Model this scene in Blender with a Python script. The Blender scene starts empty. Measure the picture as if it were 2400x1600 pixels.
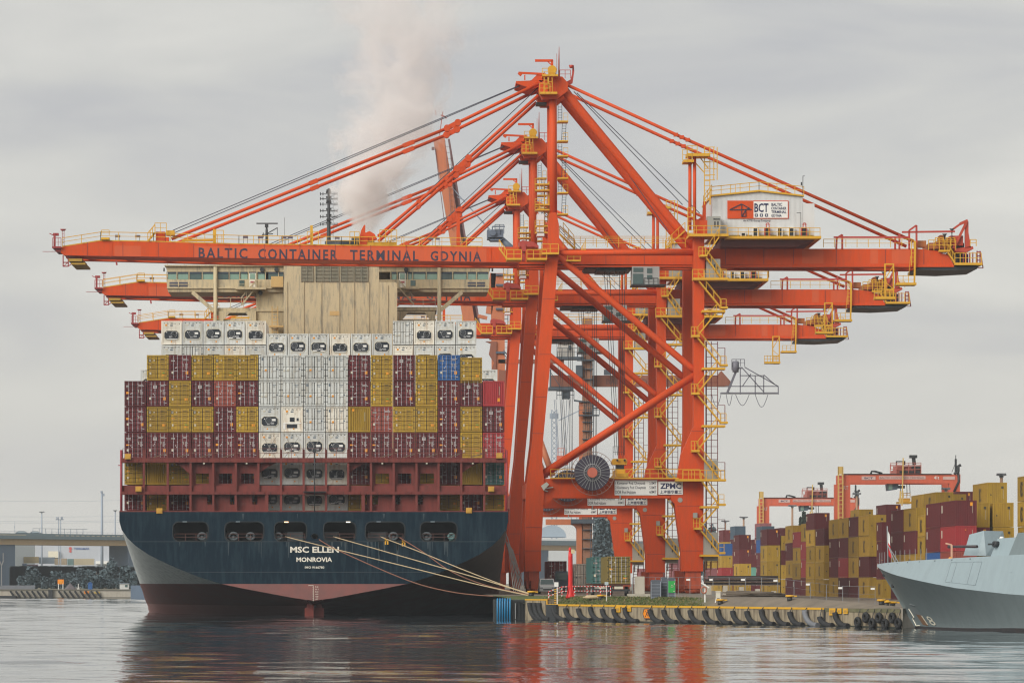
import bpy, math, random
import numpy as np
from mathutils import Vector, Matrix
from mathutils.geometry import tessellate_polygon
R = math.radians
random.seed(7)
sc = bpy.context.scene
COL = sc.collection
# ------------------------------------------------------------ camera, sky, sun, exposure
F, VX, HY, HC = 9200.0, 928.0, 1357.0, 4.1      # focal length and principal point in photo pixels, eye height above water
cd = bpy.data.cameras.new("camera"); cam = bpy.data.objects.new("camera", cd); COL.objects.link(cam)
cd.sensor_width = 36; cd.lens = F/2400*36; cd.clip_start = 1; cd.clip_end = 9000
cd.shift_x = (1200-VX)/2400; cd.shift_y = (HY-800)/2400
cam.location = (0, 0, HC); cam.rotation_euler = (R(90), 0, 0)
sc.camera = cam
SUN = Vector((-.60, -.64, .50)).normalized()      # towards the sun: behind the camera, from the water side
W = bpy.data.worlds.new("World"); sc.world = W; W.use_nodes = True
nt = W.node_tree; nd = nt.nodes; lk = nt.links; nd.clear()
def N(t, **k):
    n = nd.new(t)
    for a, b in k.items(): setattr(n, a, b)
    return n
sky = N('ShaderNodeTexSky', sky_type='NISHITA', sun_disc=False, sun_elevation=math.asin(SUN.z), sun_rotation=math.atan2(SUN.x, SUN.y))
tc = N('ShaderNodeTexCoord')
mp = N('ShaderNodeMapping'); mp.inputs['Scale'].default_value = (5, 5, 22); lk.new(tc.outputs['Generated'], mp.inputs[0])
n1 = N('ShaderNodeTexNoise'); n1.inputs['Scale'].default_value = 1.5; n1.inputs['Detail'].default_value = 6; n1.inputs['Roughness'].default_value = .5; n1.inputs['Distortion'].default_value = .5
lk.new(mp.outputs[0], n1.inputs['Vector'])
cr = N('ShaderNodeValToRGB'); lk.new(n1.outputs[0], cr.inputs[0])
e = cr.color_ramp.elements
e[0].position = .30; e[0].color = (.52, .52, .533, 1); e[1].position = .66; e[1].color = (.735, .72, .675, 1)
x = e.new(.5); x.color = (.635, .627, .60, 1)
bg0 = N('ShaderNodeBackground'); bg0.inputs[1].default_value = .06; lk.new(sky.outputs[0], bg0.inputs[0])
bg1 = N('ShaderNodeBackground'); bg1.inputs[1].default_value = .9
sz = N('ShaderNodeSeparateXYZ'); lk.new(tc.outputs['Generated'], sz.inputs[0])
lr = N('ShaderNodeMapRange'); lr.inputs[1].default_value = .0; lr.inputs[2].default_value = .12; lr.inputs[3].default_value = .55; lr.inputs[4].default_value = .0; lk.new(sz.outputs[2], lr.inputs[0])
lm = N('ShaderNodeMix', data_type='RGBA'); lk.new(lr.outputs[0], lm.inputs['Factor']); lk.new(cr.outputs[0], lm.inputs['A']); lm.inputs['B'].default_value = (.665, .645, .60, 1); lk.new(lm.outputs['Result'], bg1.inputs[0])
mx = N('ShaderNodeMixShader'); mx.inputs[0].default_value = .9
lk.new(bg0.outputs[0], mx.inputs[1]); lk.new(bg1.outputs[0], mx.inputs[2])
wo = N('ShaderNodeOutputWorld'); lk.new(mx.outputs[0], wo.inputs[0])
sd = bpy.data.lights.new("sun", 'SUN'); sd.energy = 2.75; sd.angle = R(40); sd.color = (1, .95, .87)
so = bpy.data.objects.new("sun", sd); COL.objects.link(so)
so.rotation_euler = (-SUN).to_track_quat('-Z', 'Y').to_euler()
sc.view_settings.view_transform = 'Standard'; sc.view_settings.look = 'None'
sc.view_settings.exposure = 0.22; sc.view_settings.gamma = 1; sc.view_settings.use_curve_mapping = False
cy = sc.cycles
cy.use_denoising = True; cy.max_bounces = 8; cy.diffuse_bounces = 3; cy.glossy_bounces = 3; cy.transparent_max_bounces = 8
cy.volume_bounces = 8; cy.caustics_reflective = False; cy.caustics_refractive = False; cy.use_adaptive_sampling = True; cy.filter_width = 1.2

def P(px, py, Y):                       # photo pixel at depth Y -> world point
    return Vector(((px-VX)*Y/F, Y, HC-(py-HY)*Y/F))
def PX(px, Y): return (px-VX)*Y/F
def PZ(py, Y): return HC-(py-HY)*Y/F

# ------------------------------------------------------------ materials
MATS = {}
def M(name, col=None, rough=.6, grime=.25, metal=0., vary=.06, streak=True, gcol=None, scale=1., bump=0., spec=.4, rng=(.42, .72)):
    if name in MATS: return MATS[name]
    m = bpy.data.materials.new(name); m.use_nodes = True; MATS[name] = m
    t = m.node_tree; b = t.nodes['Principled BSDF']; L = t.links.new
    b.inputs['Roughness'].default_value = rough; b.inputs['Metallic'].default_value = metal
    b.inputs['Specular IOR Level'].default_value = spec
    g = t.nodes.new('ShaderNodeNewGeometry')
    mpn = t.nodes.new('ShaderNodeMapping'); L(g.outputs['Position'], mpn.inputs[0])
    mpn.inputs['Scale'].default_value = ((1.1, 1.1, .16) if streak else (.8, .8, .8))
    nz = t.nodes.new('ShaderNodeTexNoise'); nz.inputs['Scale'].default_value = 1.4*scale; nz.inputs['Detail'].default_value = 7; nz.inputs['Roughness'].default_value = .65
    L(mpn.outputs[0], nz.inputs['Vector'])
    rp = t.nodes.new('ShaderNodeMapRange'); rp.inputs[1].default_value = rng[0]; rp.inputs[2].default_value = rng[1]; rp.inputs[3].default_value = 0; rp.inputs[4].default_value = grime
    L(nz.outputs[0], rp.inputs[0])
    mixn = t.nodes.new('ShaderNodeMix'); mixn.data_type = 'RGBA'
    L(rp.outputs[0], mixn.inputs['Factor'])
    mixn.inputs['A'].default_value = (*col, 1)
    gc = gcol or tuple(c*.45+.02 for c in col)
    mixn.inputs['B'].default_value = (*gc, 1)
    oi = t.nodes.new('ShaderNodeObjectInfo')
    r2 = t.nodes.new('ShaderNodeMapRange'); r2.inputs[3].default_value = 1-vary*1.5; r2.inputs[4].default_value = 1+vary
    L(oi.outputs['Random'], r2.inputs[0])
    hs = t.nodes.new('ShaderNodeHueSaturation'); L(mixn.outputs['Result'], hs.inputs['Color']); L(r2.outputs[0], hs.inputs['Value'])
    L(hs.outputs[0], b.inputs['Base Color'])
    if bump:
        bn = t.nodes.new('ShaderNodeBump'); bn.inputs['Strength'].default_value = bump; bn.inputs['Distance'].default_value = .2
        L(nz.outputs[0], bn.inputs['Height']); L(bn.outputs[0], b.inputs['Normal'])
    return m
ORANGE = M('crane_orange', (.62, .076, .015), .55, .55, gcol=(.42, .080, .032), vary=0, spec=.12, scale=1.6)
ORANGEF = M('faded_orange', (.52, .17, .075), .6, .3, gcol=(.3, .12, .07), vary=0)
RUSTRED = M('rust_red_deck_paint', (.185, .043, .036), .65, .6, gcol=(.075, .028, .025), vary=.03, scale=1.8, spec=.2)
YELLOW = M('safety_yellow', (.66, .36, .02), .5, .25, gcol=(.4, .22, .04), vary=0)
WHITE = M('white_paint', (.78, .78, .75), .5, .15, vary=0)
GREYC = M('cabinet_grey', (.34, .34, .31), .6, .3, vary=0)
DARK = M('dark_steel', (.03, .033, .036), .5, .2, vary=0)
STEEL = M('galvanised_steel', (.33, .34, .35), .45, .3, metal=.3, vary=0)
NAVY = M('navy_letter_paint', (.012, .016, .075), .5, .05, vary=0)
LETTER = M('dark_letter_paint', (.035, .03, .055), .55, .1, vary=0)
BEIGE = M('ship_cream_paint', (.54, .445, .275), .55, .75, gcol=(.25, .23, .18), vary=0, scale=2, rng=(.47, .66))
BEIGEG = M('soot_stained_louvre', (.26, .235, .17), .7, .55, gcol=(.10, .12, .10), vary=0)
GLASSM = M('dark_window_glass', (.05, .10, .095), .06, .1, vary=0, spec=.9)
GLASSG = M('green_window_glass', (.22, .36, .29), .12, .2, vary=.1, spec=.8)
HULL = M('dark_hull_paint', (.020, .031, .040), .5, .55, gcol=(.060, .078, .092), vary=0, scale=.8)
PINK = M('faded_antifouling', (.33, .125, .11), .7, .5, gcol=(.24, .14, .11), vary=0)
ROPE = M('mooring_rope_fibre', (.46, .36, .22), .9, .2, vary=0)
ROPEB = M('brown_rope_fibre', (.24, .11, .07), .9, .2, vary=0)
RUBBER = M('black_rubber', (.018, .019, .021), .75, .3, gcol=(.05, .05, .05), vary=0)
CONC = M('stained_concrete', (.31, .26, .18), .85, .85, gcol=(.085, .065, .045), vary=0, scale=1.5, rng=(.44, .62))
CONCL = M('pale_concrete', (.42, .39, .33), .85, .5, gcol=(.25, .2, .14), vary=0)
BRED = M('bright_red_paint', (.62, .022, .02), .45, .1, vary=0)
GREENP = M('green_panel', (.03, .36, .07), .5, .1, vary=0)
BLUEP = M('blue_fender_plastic', (.02, .21, .42), .4, .2, vary=.05)
AMBER = M('amber_sticker', (.75, .30, .02), .5, .1, vary=0)
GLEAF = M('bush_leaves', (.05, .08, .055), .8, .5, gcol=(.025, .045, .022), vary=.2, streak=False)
HLEAF = M('distant_hazed_leaves', (.085, .125, .145), .8, .4, gcol=(.07, .095, .09), vary=.1, streak=False)  # pale bluish haze of distance mixed into the leaf colour
MARKW = M('mark_white', (.47, .43, .42), .6, .2, vary=0)
FLEAF = M('fir_needles', (.03, .058, .035), .8, .5, gcol=(.02, .035, .022), vary=.2, streak=False)
BARK = M('tree_bark', (.10, .075, .055), .9, .4, vary=0)
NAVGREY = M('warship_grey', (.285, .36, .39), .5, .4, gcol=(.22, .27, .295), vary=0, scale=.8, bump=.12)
NAVDARK = M('warship_dark_grey', (.17, .21, .22), .5, .4, gcol=(.115, .145, .15), vary=0, scale=.8, bump=.12, spec=.25)  # darker copy of the ship's grey, painting shade onto the hull below the knuckle
SLATE = M('slate_blue', (.09, .13, .17), .6, .3, vary=0)
# container paints
CY = M('mustard_paint', (.43, .275, .035), .6, .6, gcol=(.24, .145, .045), vary=.16, scale=1.8, spec=.2)
OLIVE = M('olive_paint', (.22, .165, .05), .6, .5, gcol=(.13, .10, .04), vary=.1, spec=.2)
CM = M('maroon_paint', (.135, .026, .030), .6, .6, gcol=(.085, .03, .03), vary=.2, scale=1.8, spec=.2)
CW = M('reefer_grey_white', (.60, .62, .60), .5, .7, gcol=(.38, .34, .27), vary=.1, scale=2.2, rng=(.46, .68))
CC = M('reefer_cream', (.72, .69, .60), .5, .7, gcol=(.42, .29, .18), vary=.1, scale=2.2, rng=(.5, .68))
CB = M('blue_container_paint', (.02, .10, .30), .55, .3, vary=.05)
CT = M('terracotta_paint', (.30, .065, .045), .55, .35, vary=.05)
CR = M('red_container_paint', (.36, .03, .035), .55, .3, vary=.08)
CG = M('teal_container_paint', (.05, .14, .135), .55, .35, vary=.05)
CS = M('slate_container_paint', (.06, .10, .14), .55, .35, vary=.05)
CL = M('mint_container_paint', (.17, .42, .33), .55, .3, vary=.05)
DKGREEN = M('olive_sticker', (.14, .30, .05), .5, .1, vary=0)
EMB = M('emblem_dark', (.06, .05, .03), .6, .1, vary=0)
PALE = M('pale_sticker', (.55, .52, .42), .6, .1, vary=0)
UNIT = M('reefer_machinery_dark', (.012, .018, .026), .45, .3, gcol=(.05, .055, .06), vary=0, streak=False, scale=3)
ROD = M('lock_rod_metal', (.36, .34, .36), .5, .2, vary=0)
SEAL = M('door_seal_black', (.03, .03, .03), .7, .1, vary=0)

# ------------------------------------------------------------ mesh builder
OFF = {}
class MB:
    def __init__(s): s.v = []; s.f = []; s.m = []; s.sm = []; s.i = 0
    def face(s, idx, smooth=False): s.f.append(idx); s.m.append(s.i); s.sm.append(smooth)
    def hexa(s, p):                                   # 8 corners: bottom ring, top ring
        o = len(s.v); s.v += [tuple(q) for q in p]
        for q in ((3,2,1,0),(4,5,6,7),(0,1,5,4),(1,2,6,5),(2,3,7,6),(3,0,4,7)): s.face([o+i for i in q])
        return s
    def box(s, x0, x1, y0, y1, z0, z1):
        return s.hexa([(x0,y0,z0),(x1,y0,z0),(x1,y1,z0),(x0,y1,z0),(x0,y0,z1),(x1,y0,z1),(x1,y1,z1),(x0,y1,z1)])
    def prism(s, pts, y0, y1):                        # outline of (x, z), extruded along y
        n = len(pts); o = len(s.v)
        s.v += [(a, y0, b) for a, b in pts] + [(a, y1, b) for a, b in pts]
        s.face([o+i for i in range(n)]); s.face([o+n+i for i in reversed(range(n))])
        for i in range(n): j = (i+1) % n; s.face([o+j, o+i, o+n+i, o+n+j])
        return s
    def extr(s, pts, z0, z1):                         # outline of (x, y), extruded upwards
        n = len(pts); o = len(s.v)
        s.v += [(a, b, z0) for a, b in pts] + [(a, b, z1) for a, b in pts]
        s.face([o+i for i in reversed(range(n))]); s.face([o+n+i for i in range(n)])
        for i in range(n): j = (i+1) % n; s.face([o+i, o+j, o+n+j, o+n+i])
        return s
    def bar(s, a, b, w, h=None):                      # square bar from a to b
        a = Vector(a); b = Vector(b); d = b-a
        if d.length < 1e-6: return s
        h = h or w; d.normalize()
        up = Vector((0,0,1)) if abs(d.z) < .95 else Vector((0,1,0))
        u = d.cross(up).normalized()*w/2; v = u.cross(d).normalized()*h/2
        return s.hexa([a-u-v, a+u-v, a+u+v, a-u+v, b-u-v, b+u-v, b+u+v, b-u+v])
    def tube(s, pts, r, n=10, caps=True):
        pts = [Vector(p) for p in pts]; o = len(s.v); k = len(pts)
        rr = r if isinstance(r, (list, tuple)) else [r]*k
        pu = None
        for i, p in enumerate(pts):
            d = (pts[min(i+1, k-1)]-pts[max(i-1, 0)]).normalized()
            if pu is None:
                up = Vector((0,0,1)) if abs(d.z) < .95 else Vector((0,1,0))
                u = d.cross(up).normalized()
            else: u = (pu-d*pu.dot(d)).normalized()
            pu = u; v = d.cross(u)
            s.v += [tuple(p+(u*math.cos(2*math.pi*j/n)+v*math.sin(2*math.pi*j/n))*rr[i]) for j in range(n)]
        for i in range(k-1):
            for j in range(n):
                a = o+i*n+j; b = o+i*n+(j+1) % n
                s.face([a, b, b+n, a+n], n > 5)
        if caps:
            s.face([o+j for j in reversed(range(n))]); s.face([o+(k-1)*n+j for j in range(n)])
        return s
    def quad(s, a, b, c, d):
        o = len(s.v); s.v += [tuple(a), tuple(b), tuple(c), tuple(d)]; s.face([o, o+1, o+2, o+3]); return s
    def rect(s, x0, x1, z0, z1, y): return s.quad((x0,y,z0),(x1,y,z0),(x1,y,z1),(x0,y,z1))
    def poly(s, pts):
        o = len(s.v); s.v += [tuple(p) for p in pts]; s.face(list(range(o, o+len(pts)))); return s
    def rail(s, a, b, h=1.1, step=2.4, w=.075, mid=True):
        a = Vector(a); b = Vector(b); n = max(1, round((b-a).length/step)); z = Vector((0,0,h))
        for i in range(n+1):
            p = a.lerp(b, i/n); s.bar(p, p+z, w)
        s.bar(a+z, b+z, w)
        if mid: s.bar(a+z*.52, b+z*.52, w*.75)
        return s
    def ladder(s, a, b, wid=(0,.5,0), step=.45, w=.07):
        a = Vector(a); b = Vector(b); q = Vector(wid); n = max(2, int((b-a).length/step))
        s.bar(a, b, w); s.bar(a+q, b+q, w)
        for i in range(1, n): p = a.lerp(b, i/n); s.bar(p, p+q, w*.7)
        return s
    def stair(s, a, b, w=.8, t=.16):                  # flight with stringers, treads and a handrail, broadside along y
        a = Vector(a); b = Vector(b); y = Vector((0, w, 0)); z = Vector((0, 0, 1.0))
        n = max(4, int(abs(b.z-a.z)/.32))
        for q in (Vector(), y):
            s.bar(a+q, b+q, .07, t); s.bar(a+q+z, b+q+z, .06)
            for i in range(4): p = a.lerp(b, i/3)+q; s.bar(p, p+z, .05)
        for i in range(1, n): p = a.lerp(b, i/n); s.bar(p, p+y, .2, .04)
        return s
    def text(s, body, x0, x1, z0, z1, y, off=0., sp=1.):
        vs, fs = text_geo(body, off, sp); o = len(s.v)
        s.v += [(x0+(x1-x0)*a, y, z0+(z1-z0)*b) for a, b in vs]
        for q in fs: s.face([o+i for i in q])
        return s
    def build(s, name, mats, parent=None):
        if not isinstance(mats, (list, tuple)): mats = [mats]
        off = OFF.get(parent.name) if parent else None
        if off is None:
            xs = [v[0] for v in s.v]; ys = [v[1] for v in s.v]; zs = [v[2] for v in s.v]
            off = Vector(((min(xs)+max(xs))/2, (min(ys)+max(ys))/2, min(zs)))
        me = bpy.data.meshes.new(name)
        me.from_pydata([(v[0]-off.x, v[1]-off.y, v[2]-off.z) for v in s.v], [], s.f)
        for m in mats: me.materials.append(m)
        me.polygons.foreach_set('material_index', s.m); me.polygons.foreach_set('use_smooth', s.sm)
        me.update()
        o = bpy.data.objects.new(name, me); COL.objects.link(o)
        if parent: o.parent = parent
        else: o.location = off
        OFF[o.name] = off
        return o
_T = {}
def text_geo(body, off=0., sp=1.):
    k = (body, off, sp)
    if k not in _T:
        c = bpy.data.curves.new('t', 'FONT'); c.body = body; c.offset = off; c.space_character = sp; c.resolution_u = 2
        o = bpy.data.objects.new('t', c); COL.objects.link(o); bpy.context.view_layer.update()
        me = bpy.data.meshes.new_from_object(o.evaluated_get(bpy.context.evaluated_depsgraph_get()))
        vs = [(v.co.x, v.co.y) for v in me.vertices]; fs = [list(p.vertices) for p in me.polygons]
        bpy.data.objects.remove(o); bpy.data.meshes.remove(me)
        a0 = min(v[0] for v in vs); a1 = max(v[0] for v in vs); b0 = min(v[1] for v in vs); b1 = max(v[1] for v in vs)
        _T[k] = ([((a-a0)/(a1-a0), (b-b0)/(b1-b0)) for a, b in vs], fs)
    return _T[k]
def thing(name, label, cat, loc, group=None):
    o = bpy.data.objects.new(name, None); COL.objects.link(o); o.location = loc
    OFF[o.name] = Vector(loc); return tag(o, label, cat, group)
def tag(o, label=None, cat=None, group=None, kind=None):
    if label: o['label'] = label
    if cat: o['category'] = cat
    if group: o['group'] = group
    if kind: o['kind'] = kind
    return o
def kids(o): return [c for c in bpy.data.objects if c.parent == o]
CH = {}
def tree_of(o):
    by = {}
    for c in bpy.data.objects:
        if c.parent: by.setdefault(c.parent.name, []).append(c)
    def rec(q): return (q, [rec(c) for c in by.get(q.name, [])])
    return rec(o)
def copy_tree(tr, parent=None):
    o, ch = tr; c = o.copy(); COL.objects.link(c); c.parent = parent
    if parent is None and 'label' in c: pass
    for t in ch: copy_tree(t, c)
    return c
# ------------------------------------------------------------ water, land, far bank
def water_mat():
    m = bpy.data.materials.new('harbour_water'); m.use_nodes = True; t = m.node_tree; L = t.links.new
    b = t.nodes['Principled BSDF']; b.inputs['Base Color'].default_value = (.030, .042, .048, 1)
    b.inputs['Roughness'].default_value = .05; b.inputs['IOR'].default_value = 1.40; b.inputs['Specular IOR Level'].default_value = .5
    g = t.nodes.new('ShaderNodeNewGeometry'); prev = None
    for sx, sy, st, det in ((.9, .5, .02, 3), (2.6, 1.6, .008, 2)):
        mp_ = t.nodes.new('ShaderNodeMapping'); mp_.inputs['Scale'].default_value = (sx, sy, 1); L(g.outputs['Position'], mp_.inputs[0])
        n_ = t.nodes.new('ShaderNodeTexNoise'); n_.inputs['Scale'].default_value = 1; n_.inputs['Detail'].default_value = det; n_.inputs['Roughness'].default_value = .5
        L(mp_.outputs[0], n_.inputs['Vector'])
        bp = t.nodes.new('ShaderNodeBump'); bp.inputs['Strength'].default_value = 1; bp.inputs['Distance'].default_value = st
        L(n_.outputs[0], bp.inputs['Height'])
        if prev: L(prev.outputs[0], bp.inputs['Normal'])
        prev = bp
    L(prev.outputs[0], b.inputs['Normal'])
    return m
def build_water():                        # rippled sheet, finer near the camera, over one flat sheet that reaches the horizon
    ys = [60.0]
    while ys[-1] < 857.5: ys.append(ys[-1]*1.0019+.02)
    ys = np.array(ys); k = np.linspace(-1400, 2900, 360)/F
    Yg = np.repeat(ys[:, None], len(k), 1); Xg = Yg*k[None, :]
    rng = np.random.default_rng(4); Z = np.zeros_like(Xg)
    env = .75+.25*np.sin(Xg*.045+1)*np.sin(Yg*.021+.6)+.2*np.sin(Xg*.11+Yg*.05)
    for i in range(56):
        lam = float(np.exp(rng.uniform(np.log(1.3), np.log(15)))); th = rng.normal(1.25, .55); kk = 2*np.pi/lam
        Z += WAVE*lam/(2*np.pi)*.19*np.sin(kk*(Xg*np.cos(th)+Yg*np.sin(th))+rng.uniform(0, 6.28))*(1 if lam > 3.5 else np.clip((700-Yg)/500, 0, 1))
    Z *= env
    n, m = Xg.shape; nv = n*m
    co = np.empty((nv+4, 3), np.float32); co[:nv, 0] = Xg.ravel(); co[:nv, 1] = Yg.ravel(); co[:nv, 2] = Z.ravel()
    co[nv:] = [(-1500, -60, -.35), (1500, -60, -.35), (1500, 3000, -.35), (-1500, 3000, -.35)]
    idx = np.arange(nv).reshape(n, m); q = np.stack([idx[:-1, :-1], idx[:-1, 1:], idx[1:, 1:], idx[1:, :-1]], -1).reshape(-1, 4)
    q = np.vstack([q, [[nv, nv+1, nv+2, nv+3]]]).astype(np.int32); nf = len(q)
    me = bpy.data.meshes.new('water'); me.vertices.add(nv+4); me.vertices.foreach_set('co', co.ravel())
    me.loops.add(nf*4); me.loops.foreach_set('vertex_index', q.ravel()); me.polygons.add(nf)
    me.polygons.foreach_set('loop_start', np.arange(nf, dtype=np.int32)*4); me.polygons.foreach_set('loop_total', np.full(nf, 4, np.int32)); me.polygons.foreach_set('use_smooth', np.ones(nf, bool))
    me.update(calc_edges=True); me.materials.append(water_mat())
    o = bpy.data.objects.new('water', me); COL.objects.link(o); tag(o, kind='structure')
WAVE = .036
build_water()
ED = [(10.0, 404), (13.1, 396), (42.45, 328.75), (44.2, 333.5), (70, 360), (420, 360)]
def edge_y(x):
    for (a, b), (c, d) in zip(ED, ED[1:]):
        if a <= x <= c: return b+(d-b)*(x-a)/(c-a)
    return 360
def ss(a, b, x): t = max(0, min(1, (x-a)/(b-a))); return t*t*(3-2*t)
def gz(x, y):
    d = y-edge_y(max(x, 13.1))
    lift = 1-ss(36, 46, x)
    return 1.62 + lift*.78*ss(.6, 7, d) + (1-lift)*-.12*ss(2, 30, d)
def ground_mat():
    m = M('worn_quay_ground', (.20, .165, .125), .9, .8, gcol=(.11, .095, .075), vary=0, streak=False, scale=.35)
    t = m.node_tree; L = t.links.new; b = t.nodes['Principled BSDF']
    src = b.inputs['Base Color'].links[0].from_socket
    at = t.nodes.new('ShaderNodeVertexColor'); at.layer_name = 'turf'
    nz = t.nodes.new('ShaderNodeTexNoise'); nz.inputs['Scale'].default_value = .5; nz.inputs['Detail'].default_value = 5
    g = t.nodes.new('ShaderNodeNewGeometry'); L(g.outputs['Position'], nz.inputs['Vector'])
    ml = t.nodes.new('ShaderNodeMath'); ml.operation = 'MULTIPLY_ADD'; L(at.outputs['Color'], ml.inputs[0]); ml.inputs[1].default_value = 1.6; L(nz.outputs[0], ml.inputs[2])
    mr = t.nodes.new('ShaderNodeMapRange'); mr.inputs[1].default_value = .95; mr.inputs[2].default_value = 1.35; L(ml.outputs[0], mr.inputs[0])
    mxn = t.nodes.new('ShaderNodeMix'); mxn.data_type = 'RGBA'; L(mr.outputs[0], mxn.inputs['Factor']); L(src, mxn.inputs['A']); mxn.inputs['B'].default_value = (.075, .095, .03, 1)
    L(mxn.outputs['Result'], b.inputs['Base Color'])
    return m
def turf(x, y):
    d = y-edge_y(max(x, 13.1))
    a = (1-ss(22, 33, x))*ss(.2, 1.2, d)*(1-ss(12, 20, d))
    b2 = .55*ss(38, 42, x)*(1-ss(1.0, 3.5, d))*ss(.1, .5, d)
    return max(a, b2)
gm = MB(); xs = [10.0, 11, 13.1]+[13.1+i*1.0 for i in range(1, 30)]+[42.45, 44.2, 46.5, 50, 56, 63, 70, 80, 95, 120, 160, 220, 300, 420]
ds = [0, .35, 1, 2, 3, 4.5, 6.5, 9, 12, 16, 21, 27, 36, 50, 70, 100, 150, 230, 350, 600, 1100, 1900]
tv = []
for xx in xs:
    e0 = edge_y(xx)
    for d in ds: gm.v.append((xx, e0+d, gz(xx, e0+d))); tv.append(turf(xx, e0+d))
nd_ = len(ds)
for i in range(len(xs)-1):
    for j in range(nd_-1):
        a = i*nd_+j; gm.face([a, a+nd_, a+nd_+1, a+1], True)
go = gm.build('ground', ground_mat()); tag(go, kind='structure')
vc = go.data.color_attributes.new('turf', 'FLOAT_COLOR', 'POINT')
for i, q in enumerate(tv): vc.data[i].color = (q, q, q, 1)
# quay walls
qw = thing('quay_wall', 'stained concrete quay wall with yellow edge line between bow and stern', 'quay wall', (28, 361, -2))
w_ = MB()
for (a, b), (c, d) in zip(ED[1:], ED[2:5]):
    w_.quad((a, b-.02, -2), (c, d-.02, -2), (c, d-.02, 1.61), (a, b-.02, 1.61))
w_.quad((13.08, 1500, -2), (13.08, 396, -2), (13.08, 396, 1.61), (13.08, 1500, 1.61))
w_.build('wall_face', CONC, qw)
FD = Vector((.4, -.9165, 0)); FN = Vector((-.9165, -.4, 0))
def fs_(px, o=0.): k = px-VX; return (k*(396-.4*o)-(13.1-.9165*o)*F)/(.4*F+.9165*k)
def fp(s, z, out=0.): return Vector((13.1, 396, 0))+FD*s+FN*out+Vector((0, 0, z))
def fbox(mb, s0, s1, z0, z1, o0, o1):
    mb.hexa([fp(s0, z0, o1), fp(s1, z0, o1), fp(s1, z0, o0), fp(s0, z0, o0), fp(s0, z1, o1), fp(s1, z1, o1), fp(s1, z1, o0), fp(s0, z1, o0)])
w_ = MB(); s1 = fs_(1283)
fbox(w_, 0, s1, -.5, 2.12, -3.4, .06); w_.build('raised_end_block', CONC, qw)
w_ = MB(); fbox(w_, 0, s1+.1, 2.0, 2.13, .06, .10); fbox(w_, 0, s1+.1, 2.12, 2.14, -.25, .10); fbox(w_, s1, s1+.12, 1.5, 2.13, .03, .13)
fbox(w_, s1, fs_(1932), 1.47, 1.63, .0, .07); fbox(w_, s1, fs_(1932), 1.63, 1.65, -.3, .07)
w_.build('yellow_edge_line', YELLOW, qw)
w_ = MB(); fbox(w_, s1+.4, s1+2.6, -.4, 1.6, .0, .35); fbox(w_, fs_(1933), fs_(1935), -.2, 1.5, 0, .12); w_.build('dark_timber_panel', DARK, qw)
w_ = MB(); fbox(w_, fs_(1934), fs_(2112), 1.3, 1.6, 0, .05); w_.build('mossy_coping', M('mossy_concrete', (.15, .14, .08), .9, .7, gcol=(.07, .075, .035), vary=0), qw)
w_ = MB(); fbox(w_, fs_(1281), fs_(2112), -.5, .14, .0, .08); w_.build('wet_waterline_band', M('wet_weed_concrete', (.035, .038, .03), .5, .5, vary=0), qw)
w_ = MB(); w_.extr([(42.42, 328.62), (43.1, 330.0), (44.25, 333.3), (43.7, 333.6), (42.3, 329.2)], -1, 1.68); w_.build('pale_corner_block', CONCL, qw)
fen = [1241, 1252, 1263, 1296, 1325, 1355, 1383, 1411, 1438, 1464, 1523, 1555, 1586, 1617, 1651, 1682, 1717, 1750, 1784, 1817, 1851, 1886, 1921, 1957]
proto_f = {}
for i, px in enumerate(fen):
    s = fs_(px, .32); ln = (fs_(px+27, .32)-s) if i > 2 else fs_(px+22, .32)-s
    top = 1.25 if i % 3 else 1.4
    if i < 3: top = 1.75
    if px == 1921: top = .85
    pts = [fp(s+ln*(.0+.95*(1-math.cos(a*math.pi/2))), .12+(top-.12)*(1-math.sin(a*math.pi/2)), .32) for a in (0, .12, .28, .45, .62, .8, .92, 1)]
    pts.append(fp(s+ln*1.12, .12, .32))
    m = MB(); m.tube(pts, .24 if px != 1886 else .25, 10)
    f = m.build('hose_fender', RUBBER if px != 1886 else M('worn_grey_rubber', (.16, .17, .19), .6, .3, vary=0))
    m = MB(); m.tube([fp(s, 1.62, .1), fp(s, top, .3)], .04, 5); m.build('chain', DARK, f)
    if i < 3: lab = ['first', 'second', 'third'][i]+' curved hose fender from the quay corner by the container ship'
    elif px == 1886: lab = 'pale worn hose fender curving down the wall beneath the end of the yellow line'
    elif px == 1921: lab = 'short low hose fender just past the end of the yellow line'
    elif px == 1957: lab = 'hose fender on the mossy wall next to the hanging tyres'
    else: lab = ['', '', '', 'first', 'second', 'third', 'fourth', 'fifth', 'sixth', 'seventh', 'first', 'second', 'third', 'fourth', 'fifth', 'sixth', 'seventh', 'eighth', 'ninth', 'tenth', 'eleventh'][i]+' black hose fender '+('before the orange sign, counted from the raised corner block' if px < 1490 else 'after the orange sign on the quay wall')
    tag(f, lab, 'fender', 'hose fenders hanging on the quay wall')
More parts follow.
